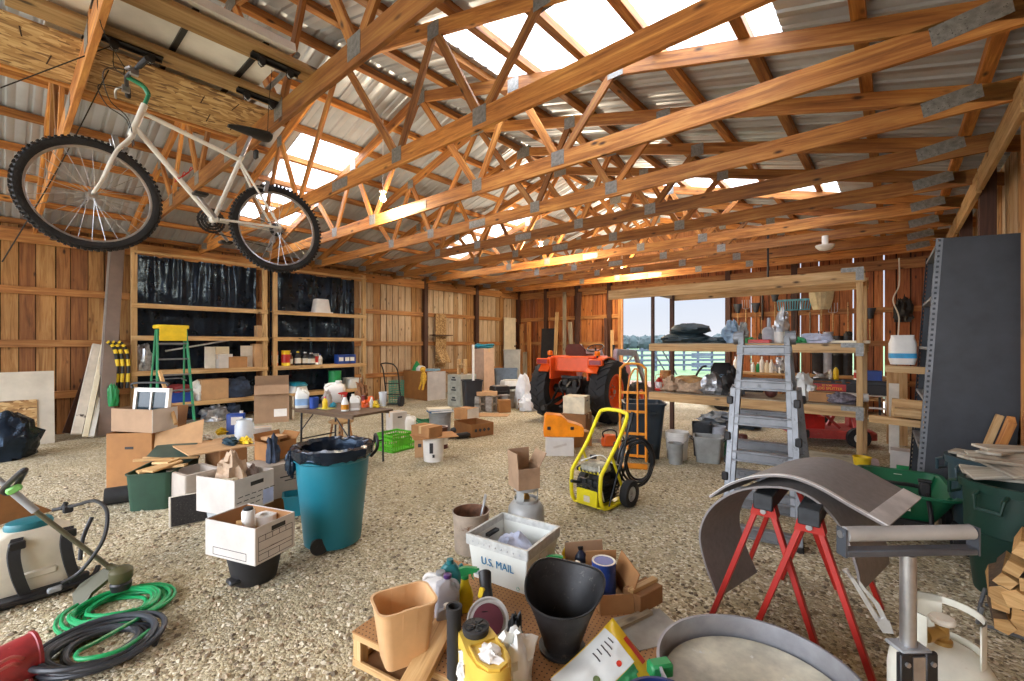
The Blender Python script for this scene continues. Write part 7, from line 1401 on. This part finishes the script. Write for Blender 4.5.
# jugs and bottles behind it
M('jug_grey', 'a9a9ae', .4, 0, .05); M('purple', '4b2a6e', .4); M('bottle_teal', '1f6f74', .4)
t = T('jug', 'grey jug with a purple cap behind the tan waste basket', 'jug', pp(447, 619), face(447)); jug(t, .13, .1, .24, 'jug_grey', 'purple', capx=-.02)
t = T('jug', 'pale grey jug with a broad handle behind the purple cap jug', 'jug', pp(436, 606), face(436)+150); jug(t, .16, .11, .2, M('jug_pale', 'c2beb8', .4), 'grey_paint')
t = T('bottle', 'teal plastic bottle behind the grey jugs', 'bottle', pp(450, 600), face(450)); f = B(); f.loft([rrect(.11, .06, .02, 0), rrect(.12, .07, .02, .02), rrect(.12, .07, .02, .17), rrect(.06, .05, .02, .21)]); f.tube([(.05, 0, .12), (.08, 0, .15), (.06, 0, .2)], .012, 8, sm=3); O('body', f, 'bottle_teal', t); f = B(); f.lathe([(.02, .21), (.02, .235)], 12); O('cap', f, 'bottle_teal', t)
t = T('bottle', 'small grey bottle with a white cap before the purple cap jug', 'bottle', pp(447, 634), face(447)); jug(t, .11, .06, .15, M('jug_mid', '8f9298', .4), 'white', capx=-.0, lm='jug_pale')
t = T('spray_bottle', 'yellow spray bottle with a green trigger left of the mail tote', 'spray bottle', pp(465, 610), face(465)); sprayer(t, .24, .045, M('bottle_yellow', 'd8c01c', .35), 'green')
# mail tote
c, rz, d = fit(PZ, (474, 576), (526, 594.5), C=(557, 571), top=530)
US = T('mail_tote', 'white corrugated plastic tote printed with blue mail lettering', 'tote', c, rz); M('tote_white', 'd5d8d0', .5, 0, .03, 3); M('tote_inner', 'c9ccca', .5)
sx, sy_, h = d[0]+.02, d[1]+.03, .275
f = B(); f.tray(sx+.04, sy_+.04, h, .006, .006, sx-.02, sy_-.02, n=1); O('body', f, 'tote_white', US)
f = B(); f.loft([rrect(sx+.05, sy_+.05, .006, h-.06, 1), rrect(sx+.054, sy_+.054, .006, h+.002, 1), rrect(sx+.022, sy_+.022, .004, h+.002, 1), rrect(sx+.018, sy_+.018, .004, h-.06, 1)], False, False); O('rim_band', f, M('rim_grey', 'b7b9b4', .45, 0, .08, 30), US)
for k in range(9): f = B(); f.sph((-sx/2+.03+(sx-.06)*k/8, -sy_/2-.027, h-.035), (.006, .003, .006), 8, 5); O('rivet', f, 'steel', US)
tl = math.degrees(math.atan2(.03, h))*.9
text('mail_lettering', 'U.S. MAIL', .068, M('mail_blue', '1f78a8', .6), US, (-.0, -sy_/2-.0085, h*.47), (96, 0, 0), .0006, .86); text('mail_lettering', 'UNITED STATES\nPOSTAL SERVICE', .014, 'mail_blue', US, (-sx*.33, -sy_/2-.0008, h*.14), (96, 0, 0), .0004)
f = B(); f.prism([(-.03, 0), (.03, 0), (.03, .055), (-.03, .055)], -.0005, .0005); f.m = 1; f.prism([(-.02, .01), (-.006, .01), (-.006, .045), (-.014, .03), (-.022, .045)], -.0012, .0008); f.prism([(.006, .01), (.02, .01), (.02, .045), (.012, .03), (.004, .045)], -.0012, .0008); o = O('emblem', f, [M('mail_green', '6fb09a', .6), 'tote_white'], US); o.location = (sx/2+.009, -sy_*.28, h*.42); o.rotation_euler = (math.radians(-6), 0, math.radians(90))
f = B(); 
for k in range(3): a = 2*PI*k/3; f.bar((.012*math.cos(a), 0, .012*math.sin(a)), (.012*math.cos(a+1.6), 0, .012*math.sin(a+1.6)), .001, .005, (0, 1, 0))
o = O('recycling_mark', f, 'mail_green', US); o.location = (sx*.36, -sy_/2-.001, h*.09)
f = B(); f.box((sx/2+.014, 0, h*.62), (.003, .1, .04)); O('hand_hole', f, 'white', US); f = B(); f.box((-sx/2+.0, sy_*.1, h*.74), (.05, .12, .02), None, .004); O('inside_grip', f, 'dark_steel', US)
rag('plastic_bag', 'pale blue plastic bag in the bottom of the mail tote', 'bag', c+V((.0, .0, .008)), (.16, .12, .15), M('bag_lilac', 'aeb6cc', .5), 121, .25)
# rusty bucket, gas cylinder with a carton on it
t = T('bucket', 'rusty beige bucket behind the mail tote', 'bucket', GD(471, 3.55), face(471)); f = B(); f.lathe([(.125, 0), (.13, .01), (.145, .3), (.152, .305), (.152, .315), (.143, .315)], 28, cap1=False); O('shell', f, M('bucket_beige', '9a8c7c', .6, .1, .1, 7, spots=('6a4a34', 9, .6)), t); f = B(); f.lathe([(.142, .314), (.122, .012), (.0, .012)], 28, cap0=False); O('rusty_lining', f, 'rust', t)
f = B(); f.bar((.05, .02, .1), (.12, .06, .42), .02, .05, (0, 1, 0), .008); S('metal_tool', f, 'steel', 'flat steel tool handle standing in the rusty beige bucket', 'tool', GD(471, 3.55), face(471))
PT2 = T('propane_cylinder', 'grey propane cylinder behind the mail tote with an open carton on its collar', 'gas cylinder', GD(526, 3.75), face(526)); r = .155; f = B(); f.lathe([(.11, 0), (.115, .03), (.15, .06), (r, .1), (r, .22), (.148, .27), (.12, .31), (.06, .335), (.03, .34)], 32); O('body', f, M('tank_grey', 'a6a8a6', .45, .1, .05), PT2)
f = B()
for (a0, a1, z0, z1) in ((0, 360, .32, .345), (0, 360, .42, .45), (-20, 20, .32, .45), (100, 140, .32, .45), (220, 260, .32, .45)):
    n = max(3, int((a1-a0)/10)); f.loft([[V((rr*math.cos(math.radians(a0+(a1-a0)*i/n)), rr*math.sin(math.radians(a0+(a1-a0)*i/n)), z)) for rr, z in ((.098, z0), (.104, z0), (.104, z1), (.098, z1))] for i in range(n+1)])
O('collar', f, 'tank_grey', PT2); f = B(); f.lathe([(.03, .33), (.03, .36), (.02, .38), (.035, .4), (.02, .41)], 12); O('valve', f, 'brass', PT2)
c, rz, d = fit(.452, (526, 497), (540, 493), D=(506, 493), top=479)
carton('small open carton with raised flaps balanced on the grey propane cylinder', V((GD(524, 3.72).x, GD(524, 3.72).y, .453)), rz-14, (.2, .2, .17), M('carton_mauve', 'a5886c', .75), {'n': 2, 'w': 6, 'e': 30}, fl=.13)
# coal hod
M('hod_black', '242425', .5, .2, .35, 9, spots=('4c4844', 30, .6))
HD = T('coal_scuttle', 'black coal scuttle with a sloping lip on the pegboard platform', 'coal scuttle', pp(562, 648)+V((.0, .0, 0)), face(565)-4); f = B(); n = 48
def hr(z, r0, k):
    q = []
    for i in range(n):
        a = 2*PI*i/n; lip = max(0, math.cos(a-.55))**3; bk = max(0, math.cos(a-2.2))**2
        q.append(V((r0*math.cos(a)*(1+.2*k*lip), r0*math.sin(a)*(1+.15*k*lip), z+k*(.075*bk+.055*lip-.03*max(0, -math.sin(a))))))
    return q
f.loft([hr(0, .1, 0), hr(.02, .105, 0), hr(.025, .09, 0), hr(.04, .092, 0), hr(.17, .135, .35), hr(.27, .175, 1), hr(.276, .179, 1), hr(.274, .172, 1), hr(.17, .13, .35), hr(.045, .088, 0)]); O('body', f, 'hod_black', HD)
f = B(); f.tube([p+V((0, 0, .003)) for p in hr(.276, .178, 1)], .005, 6, closed=True); O('rolled_rim', f, 'black', HD); f = B(); f.loft([circ(.108, -.001, 32), circ(.112, .004, 32), circ(.112, .016, 32), circ(.1, .02, 32)]); O('foot_ring', f, 'dark_steel', HD)
# cartons and bottles behind the scuttle
c, rz, d = fit(PZ, (599, 613), (634, 611), .3, top=596)
t = carton('open brown carton with a blue can in it right of the coal scuttle', c, rz, d, 'carton', {'e': 20, 'n': -4, 's': 168}, fl=.11); mm = t.matrix_basis.copy()
t = T('can', 'blue paint can in the open brown carton', 'can', mm @ V((-.02, .02, .009))); can(t, .19, .07, 'blue', 'off_white', 'blue')
carton('brown carton of bottles behind the coal scuttle', pp(590, 583), rz+6, (.26, .2, .1), 'carton_pale', {'n': 8, 'w': 40}, fl=.11)
t = T('spray_bottle', 'green headed spray bottle between the mail tote and the coal scuttle', 'spray bottle', pp(558, 590), face(558)+180); sprayer(t, .21, .04, 'bottle_yellow', 'green')
t = T('bottle', 'slanting yellow bottle behind the green headed spray bottle', 'bottle', pp(569, 588), 0, rot=(0, 18, face(569))); bottle(t, .17, .035, 'yellow', 'white')
t = T('bottle', 'small bottle with a yellow shoulder behind the coal scuttle', 'bottle', pp(567, 572), face(567)); bottle(t, .19, .034, 'yellow', 'black', label='white')
t = T('bottle', 'dark blue bottle right of the one with a yellow shoulder', 'bottle', pp(580, 574), face(580)); bottle(t, .18, .045, M('navy', '22304c', .4), 'black')
f = B(); f.box((0, 0, .05), (.2, .12, .1), None, .004); S('wood_block', f, 'carton_dark', 'brown wooden block at the platform end right of the carton', 'block', pp(643, 604), face(640)+52)
f = B(); f.box((0, 0, 0), (.22, .035, .018)); S('wood_strip', f, 'lumber', 'pine strip lying on the brown wooden block', 'strip', pp(643, 604)+V((0, 0, .109)), face(640)+52); f = B(); f.box((0, 0, 0), (.3, .05, .016)); S('wood_strip', f, 'grey_wood_x', 'grey strip before the brown wooden block', 'strip', pp(630, 622)+V((0, 0, .01)), face(640)+48)
# sander, tube, drain can, white bag
PS = T('disc_sander', 'angle sander with a grey guard and a maroon disc on the platform', 'sander', pp(488, 640)+V((0, 0, .095)), 0, rot=(52, 8, face(488)-12)); f = B(); n = 36
f.loft([circ(.02, -.02, n), circ(.06, -.02, n), circ(.095, -.012, n), circ(.105, .0, n), circ(.105, .012, n), circ(.098, .012, n), circ(.09, .0, n), circ(.02, -.006, n)]); O('guard', f, M('guard_grey', 'b5b2ac', .45), PS); f = B(); f.loft([circ(.004, .006, n), circ(.076, .004, n), circ(.076, .01, n), circ(.02, .014, n)]); O('disc', f, M('disc_maroon', '5c2430', .8), PS)
f = B(); f.rod([((-.02, .02, -.02), .04), ((-.02, .05, -.06), .04), ((-.06, .16, -.1), .032), ((-.08, .22, -.1), .036)], 12); O('motor_body', f, 'black', PS); f = B(); f.box((-.07, .12, -.07), (.03, .05, .04), None, .006); O('switch', f, 'yellow', PS)
f = B(); f.tube([(.1, .0, -.02), (.14, -.06, -.03), (.16, -.16, -.02), (.14, -.22, 0)], .022, 8, sm=4); O('side_grip', f, M('grip_grey', '55575a', .5), PS)
f = B(); f.loft([circ(.032, .0, 20), circ(.032, .26, 20), circ(.036, .27, 20), circ(.036, .31, 20), circ(.026, .31, 20), circ(.024, .01, 20)]); S('black_tube', f, 'matt_black', 'black plastic tube upright between the waste basket and the yellow drain can', 'tube', pp(454, 676)+V((0, 0, 0)), 0)
M('drain_yellow', 'dcb84c', .45, 0, .06)
p = AD(483, 642, 1.86); DC = T('drain_can', 'yellow oil drain can with a black round cap at the bottom picture edge', 'drain can', V((p.x, p.y, PZ+.012)), 0, rot=(0, 0, face(485)-68)); zt_ = p.z-PZ-.02
ol = [(x_*.86, y_*.82) for x_, y_ in [(-.16, -.05), (-.14, -.085), (.04, -.1), (.14, -.09), (.2, -.05), (.215, 0), (.2, .05), (.14, .09), (.04, .1), (-.14, .085), (-.16, .05)]]
def ring_(k, z): return [V((x_*k, y_*k, z)) for x_, y_ in ol]
f = B(); f.loft([ring_(.94, 0), ring_(1, .02), ring_(1, zt_-.02), ring_(.97, zt_)]); O('body', f, 'drain_yellow', DC)
f = B(); pan = [(x_*.88, y_*.82) for x_, y_ in [(.0, -.07), (.1, -.072), (.16, -.045), (.18, 0), (.16, .045), (.1, .072), (.0, .07)]]; f.loft([[V((x_*k, y_*k, z)) for x_, y_ in pan] for k, z in ((1.1, zt_-.002), (1.12, zt_+.012), (1.0, zt_+.012), (.93, zt_+.003))], True, True); O('pan_rim', f, 'drain_yellow', DC)
f = B(); f.lump((.08, 0, zt_+.004), (.06, .045, .022), 7, .5); O('paper_wad', f, 'paper', DC)
f = B(); f.lathe([(.055, zt_), (.058, zt_+.01), (.06, zt_+.026), (.055, zt_+.03), (.03, zt_+.028)], 32, (-.085, 0, 0)); cp = O('cap', f, 'matt_black', DC); f = B()
for k in range(5): a = 2*PI*k/5; f.lathe([(.014, zt_+.026), (.014, zt_+.034), (.008, zt_+.034)], 10, (-.085+.033*math.cos(a), .033*math.sin(a), 0))
for k in range(3): a = PI*k/3; f.box((-.085, 0, zt_+.03), (.09, .008, .008), (0, 0, 60*k))
O('cap_ribs', f, 'dark_steel', cp)
rag('plastic_bag', 'white plastic bag slumped right of the yellow drain can', 'bag', pp(514, 684), (.07, .1, .15), 'milky', 131, .4); rag('glove', 'white knit glove squeezed between the black tube and the drain can', 'glove', pp(470, 690)+V((0, 0, .03)), (.05, .05, .1), M('glove_white', 'd9d7d0', .9, 0, .1, 40, .3, 60), 132, .6, fr=4)
bd = plank('pine_board', AD(405, 700, 1.86), AD(446, 622, 2.22), .115, .035, 'lumber', up=(0, 0, 1)); tag(bd, 'bare pine board slanting between the waste basket and the black tube', 'board')
rag('dark_tool', 'dark grey tool handle beside the disc sander', 'tool', pp(515, 655), (.03, .04, .13), 'dark_steel', 133, .4)
# yellow seed sack
def m_seed():
    m, nt, b = new_mat('seed_sack'); L = nt.links.new; tc = nt.nodes.new('ShaderNodeTexCoord'); no = nd(nt, 'ShaderNodeTexNoise', Scale=16.0, Detail=4.0); L(tc.outputs['Object'], no.inputs['Vector']); b.inputs['Base Color'].default_value = lin('e3bd1e'); b.inputs['Roughness'].default_value = .28; bp = nd(nt, 'ShaderNodeBump', Strength=.35, Distance=.01); L(no.outputs['Fac'], bp.inputs['Height']); L(bp.outputs[0], b.inputs['Normal'])
m_seed()
a_, b2_, c_ = G(585, 694, .32), G(632, 621, .34), G(666, 652, .34)
ctr = (G(596, 652, .3)+G(628, 680, .3))/2; ctr = G(608, 660, .33); xv = (G(664, 650, .33)-G(618, 612, .33)); rzs = math.degrees(math.atan2(xv.y, xv.x))
SK = T('seed_sack', 'yellow grass seed sack with a white label panel lying over the platform edge', 'sack', ctr, 0); SW, SL, ST_ = .30, .46, .075
_TL, _TR, _BL = rd(.485, 2.10, .36), rd(.694, 2.01, .255), rd(.161, 1.926, .2)
_y = (_TL-_BL).normalized(); _x = (_TR-_TL); _x = (_x-_y*_x.dot(_y)).normalized(); _z = _x.cross(_y)
_R = Matrix((_x, _y, _z)).transposed().to_4x4(); SK.matrix_basis = Matrix.Translation(_TL+_x*SW*.5-_y*SL*.5-_z*.035) @ _R
def sack(u, v, top): 
    x_ = (u-.5)*SW*(1-.06*math.sin(PI*v)); y_ = (v-.5)*SL; e = (1-abs(2*u-1)**3)*(1-abs(2*v-1)**4); w_ = .012*noise.noise(V((u*6, v*7, 3)))+.008*noise.noise(V((u*14, v*15, 8)))
    return V((x_, y_, (ST_*e+w_*e) if top else (-ST_*.5*e-.002)))
f = B(); f.sheet(26, 34, lambda u, v: sack(u, v, True)); f.sheet(26, 34, lambda u, v: sack(u, v, False)); O('bag', f, 'seed_sack', SK)
def patch(nm, m, u0, u1, v0, v1, lift=.003, fn=None):
    f = B(); f.sheet(14, 18, lambda a, b: sack(*(fn(a, b) if fn else (u0+(u1-u0)*a, v0+(v1-v0)*b)), True)+V((0, 0, lift)), .001); return O(nm, f, m, SK)
patch('label_panel', M('label_white', 'd9dcd8', .3, 0, .03), .015, .6, .03, .86); patch('green_band', M('band_green', '2f7a4a', .35), 0, 0, 0, 0, .005, lambda a, b: (.56+.12*a+.05*math.sin(b*2), .06+.78*b)); patch('red_corner', M('label_red', 'c23a2a', .4), .3, .7, .93, .99, .004)
patch('green_badge', 'band_green', 0, 0, 0, 0, .006, lambda a, b: (.72+.09*(2*a-1)*math.sqrt(max(0, 1-(2*b-1)**2)), .74+.065*(2*b-1)))
for i, (u, v) in enumerate(((.4, .3), (.42, .46), (.36, .16))): patch('seed_picture', M('pic_olive', '6a7a4a', .5), 0, 0, 0, 0, .006, lambda a, b, u=u, v=v: (u+.05*(2*a-1)*math.sqrt(max(0, 1-(2*b-1)**2)), v+.035*(2*b-1)))
patch('red_dot', 'label_red', 0, 0, 0, 0, .006, lambda a, b: (.48+.04*(2*a-1)*math.sqrt(max(0, 1-(2*b-1)**2)), .72+.028*(2*b-1)))
for i in range(5): patch('print_line', 'ink', .14+.0*i, .24+.05*(i % 3), .8-.055*i, .812-.055*i, .006)
# grey panel, wash pan and blue pail
f = B(); f.box((0, 0, .006), (.3, .26, .012)); S('fibre_panel', f, M('fibre', '9c978c', .8), 'flat grey fibreboard between the seed sack and the wash pan', 'panel', pp(650, 630, .17), face(650)+35)
WP = T('wash_pan', 'big round galvanised pan holding a wet whitish board at the bottom picture edge', 'pan', rd(1.0, 1.80, .185), 0); r = .385; f = B(); f.lathe([(r-.01, 0), (r, .006), (r, .115), (r+.008, .118), (r+.008, .128), (r-.004, .128), (r-.006, .012)], 64); O('wall', f, M('pan_grey', '9a9ba0', .42, .5, .1, 5), WP)
f = B(); f.lathe([(.005, .03), (r-.02, .03), (r-.02, .036), (.005, .036)], 48); O('board', f, M('wet_board', 'b9b4a0', .35, 0, .22, 4, spots=('dcdcd6', 6, .6)), WP)
carton('flat carton under the galvanised pan', rd(1.0, 1.80, 0), 20, (.5, .46, .18), 'carton_dark', op=False)
BP = T('bucket', 'dark blue pail at the bottom picture edge beside the pan', 'bucket', GD(664, 1.6)); f = B(); f.lathe([(.11, 0), (.115, .01), (.15, zat(681, 1.73)-.012), (.158, zat(681, 1.73)-.01), (.158, zat(681, 1.73)), (.146, zat(681, 1.73)), (.11, .015)], 36); O('body', f, M('deep_blue', '1c2c5c', .35), BP)
f = B(); f.box((0, 0, .03), (.1, .06, .06), None, .01); S('green_box', f, 'green', 'small green box squeezed between the seed sack and the pan', 'box', AD(660, 668, 1.86)-V((0, 0, .03)), face(660)+30)
# ---------------------------------------------------------------- left foreground: sprayer, trimmer, hoses, red bucket
BS = T('backpack_sprayer', 'white backpack sprayer with a teal lid and black straps at the picture edge', 'sprayer', GD(29, 2.9), face(27)+4); M('sprayer_white', 'd8d2c0', .45, 0, .05); f = B()
f.loft([rrect(.40, .2, .06, .07, 5), rrect(.42, .22, .07, .1, 5), rrect(.42, .22, .07, .3, 5), rrect(.38, .21, .07, .42, 5), rrect(.28, .19, .08, .455, 5)]); f.box((.02, -.105, .17), (.2, .03, .05), None, .01); O('tank', f, 'sprayer_white', BS)
f = B(); f.lathe([(.09, .45), (.112, .455), (.115, .475), (.105, .495), (.08, .50)], 32, sq=.85); f.lathe([(.08, .498), (.065, .49), (.02, .49)], 32, sq=.85); O('lid', f, M('lid_teal', '1b6d78', .4), BS)
for x_ in (-.06, .17):
    f = B(); f.tube([(x_, -.1, .42), (x_-.005, -.15, .33), (x_, -.16, .2), (x_+.01, -.13, .07)], .012, 4, sm=5); q = f.v
    f.v = [V((x_+(v.x-x_)*3.2, v.y, v.z)) for v in q]; O('strap', f, 'matt_black', BS); f = B(); f.box((x_, -.135, .385), (.075, .025, .05), None, .006); O('buckle', f, 'black', BS)
f = B(); f.bx(-.24, .26, -.14, .12, .0, .07, .02); f.tube([(-.26, -.16, .06), (.0, -.17, .04), (.26, -.15, .05), (.32, -.1, .1)], .016, 8, sm=4); f.box((.22, -.13, .07), (.1, .05, .06), None, .01); O('base_frame', f, 'black', BS)
f = B(); f.box((.1, -.18, .06), (.07, .03, .035), None, .008); O('grey_valve', f, 'grey_paint', BS)
bm_ = BS.matrix_basis.inverted(); f = B(); f.tube([bm_ @ p for p in (AD(62, 583, 2.7), AD(82, 570, 2.75), AD(103, 540, 2.8), AD(107, 512, 2.85), AD(96, 501, 2.9), AD(80, 504, 2.9), AD(70, 507, 2.9))], .011, 8, sm=6); O('spray_hose', f, 'hose_black', BS)
f = B(); P1 = lambda u, v, d: bm_ @ AD(u, v, d); f.cyl(P1(53, 510, 2.9), P1(72, 506, 2.9), .011); f.cyl(P1(62, 509, 2.9), P1(66, 503, 2.9), .014); f.box(P1(68, 509, 2.9), (.05, .03, .05), None, .008); O('spray_gun', f, 'matt_black', BS); f = B(); f.tube([P1(80, 560, 2.8), P1(83, 538, 2.85), P1(92, 517, 2.9)], .012, 8, sm=3); O('pump_lever', f, 'black', BS)
TRM = T('string_trimmer', 'olive string trimmer propped across the backpack sprayer', 'trimmer', G(125, 594), 0); tm = -TRM.location
A_ = AD(-3, 478, 2.6); Bq = AD(30, 507, 2.66); Cq = AD(108, 566, 2.86); M('trimmer_olive', '525034', .5, 0, .08); M('lime', '7fc56a', .45)
f = B(); f.cyl(Bq+tm, Cq+tm, .014); O('lower_shaft', f, M('shaft_olive', '5a5844', .45, .2), TRM); f = B(); f.cyl(A_+tm, Bq+tm, .0145); f.cyl(Bq+tm-(Bq-A_).normalized()*.13, Bq+tm+(Cq-Bq).normalized()*.04, .02); O('coupler', f, 'grey_paint', TRM)
f = B(); d_ = (Cq-A_).normalized(); f.tube([AD(3, 492, 2.62)+tm, AD(6, 486, 2.6)+tm, AD(20, 473, 2.55)+tm, AD(25, 470, 2.56)+tm, AD(22, 476, 2.62)+tm, AD(12, 492, 2.64)+tm], .015, 8, closed=True, sm=3); O('loop_handle', f, 'black', TRM); f = B(); f.box(AD(14, 489, 2.62)+tm, (.07, .05, .04), (0, -30, face(14)), .01); O('handle_clamp', f, 'lime', TRM)
hc = AD(121, 578, 2.87)+tm; f = B(); f.tube([Cq+tm, AD(114, 568, 2.87)+tm, hc+V((0, 0, .05))], .022, 10, sm=3); f.lathe([(.05, -.02), (.062, .0), (.062, .05), (.045, .07), (.02, .075)], 24, hc); O('gear_head', f, 'trimmer_olive', TRM); f = B(); f.lathe([(.03, -.075), (.052, -.07), (.058, -.03), (.05, -.018)], 24, hc); O('spool', f, 'black', TRM)
f = B(); gp = [AD(114, 574, 2.86), AD(104, 568, 2.88), AD(80, 584, 2.8), AD(72, 594, 2.78), AD(74, 607, 2.74), AD(85, 604, 2.74), AD(92, 592, 2.8)]; gp = [p+tm for p in gp]; n = len(gp); f.add([p for p in gp]+[p-V((0, 0, .02))+FV*.012 for p in gp], [tuple(range(n)), tuple(range(2*n-1, n-1, -1))]+[(i, n+i, n+(i+1) % n, (i+1) % n) for i in range(n)]); O('guard', f, 'trimmer_olive', TRM)
coil('garden_hose', 'coiled bright green garden hose on the gravel by the trimmer head', 'hose', G(119, 611), .26, .24, .0105, 7, M('hose_green', '1c9a5c', .32, 0, .05), .055, 11, YAW*180/PI+8, 11, None)
coil('garden_hose', 'coiled black hose on the gravel beside the fallen red bucket', 'hose', G(100, 653), .25, .23, .0145, 8, M('hose_slate', '34383e', .4, 0, .06), .07, 15, YAW*180/PI+8, 9)
f = B(); f.tube([G(150, 612, .05), G(100, 640, .09), G(78, 652, .11), G(82, 659, .11), G(120, 650, .1), G(150, 630, .06)], .0105, 8, sm=8); S('hose_end', f, 'hose_green', 'loose loop of green hose lying over the black hose coil', 'hose')
RB2 = T('bucket', 'dull red bucket lying on its side at the bottom picture edge', 'bucket', G(2, 668, .1)-V((0, 0, 0)), 0, rot=(90, 0, face(10)+104), sc=.82); RB2.location.z = .103; f = B(); f.lathe([(.1, -.16), (.104, -.15), (.125, .12), (.132, .125), (.132, .14), (.12, .14), (.098, -.145)], 32); O('body', f, M('dull_red', '8c2a2c', .4, 0, .14, 9, spots=('c08a80', 26, .66)), RB2)
f = B(); f.tube([G(-8, 668, .26), G(14, 657, .2), G(34, 664, .06), G(46, 676, .01), G(44, 690, .01)], .008, 8, sm=6); f.tube([G(-6, 674, .24), G(14, 664, .16), G(28, 672, .02), G(33, 688, .01)], .008, 8, sm=6); S('extension_cord', f, M('cord_pink', 'c0605a', .45), 'pink red cord looped over the fallen red bucket', 'cord')
# ---------------------------------------------------------------- loose stones
R = np.random.default_rng(5); N = 9000
d_ = 1.5+4.2*R.random(N)**1.4; u_ = R.uniform(-40, 1064, N); tv = np.array([[0.35, 0, -.2], [-.2, .33, -.15], [-.18, -.32, -.2], [0, .02, .3], [.3, .3, .1], [-.32, .0, .12], [.12, -.3, .15]])
fc = [(0, 1, 4), (1, 5, 3), (0, 4, 3), (4, 1, 3), (0, 3, 6), (6, 3, 5), (2, 6, 5), (0, 6, 2), (0, 2, 1), (1, 2, 5)]
b = B(); VS = []; FS = []; MI = []
for i in range(N):
    r_ = (u_[i]-512)/F*d_[i]; x = -SN*d_[i]+CS*r_; y = CS*d_[i]+SN*r_
    if x > .8: continue
    s_ = .012+.016*R.random()**2; a = R.random()*6.28; ca, sa_ = math.cos(a)*s_, math.sin(a)*s_; n0 = len(VS)
    for (px, py, pz) in tv*(1+.3*(R.random((7, 3))-.5)): VS.append((x+px*2*ca-py*2*sa_, y+px*2*sa_+py*2*ca, .0+pz*1.3*s_+.12*s_))
    FS += [tuple(q+n0 for q in t_) for t_ in fc]; MI += [int(R.integers(0, 4))]*len(fc)
b.v = VS; b.f = FS; b.mi = MI; b.sm = [False]*len(FS)
me = bpy.data.meshes.new('loose_stones'); me.from_pydata(VS, [], FS)
for k, c_ in enumerate(('b3a287', '8f7d62', 'cdc2aa', '6f6250')): me.materials.append(M('stone_%d' % k, c_, .85, 0, .1, 40))
me.polygons.foreach_set('material_index', MI); o = bpy.data.objects.new('gravel_stones', me); COL.objects.link(o); tag(o, 'loose tan and grey pebbles strewn over the gravel floor', 'gravel', kind='stuff')
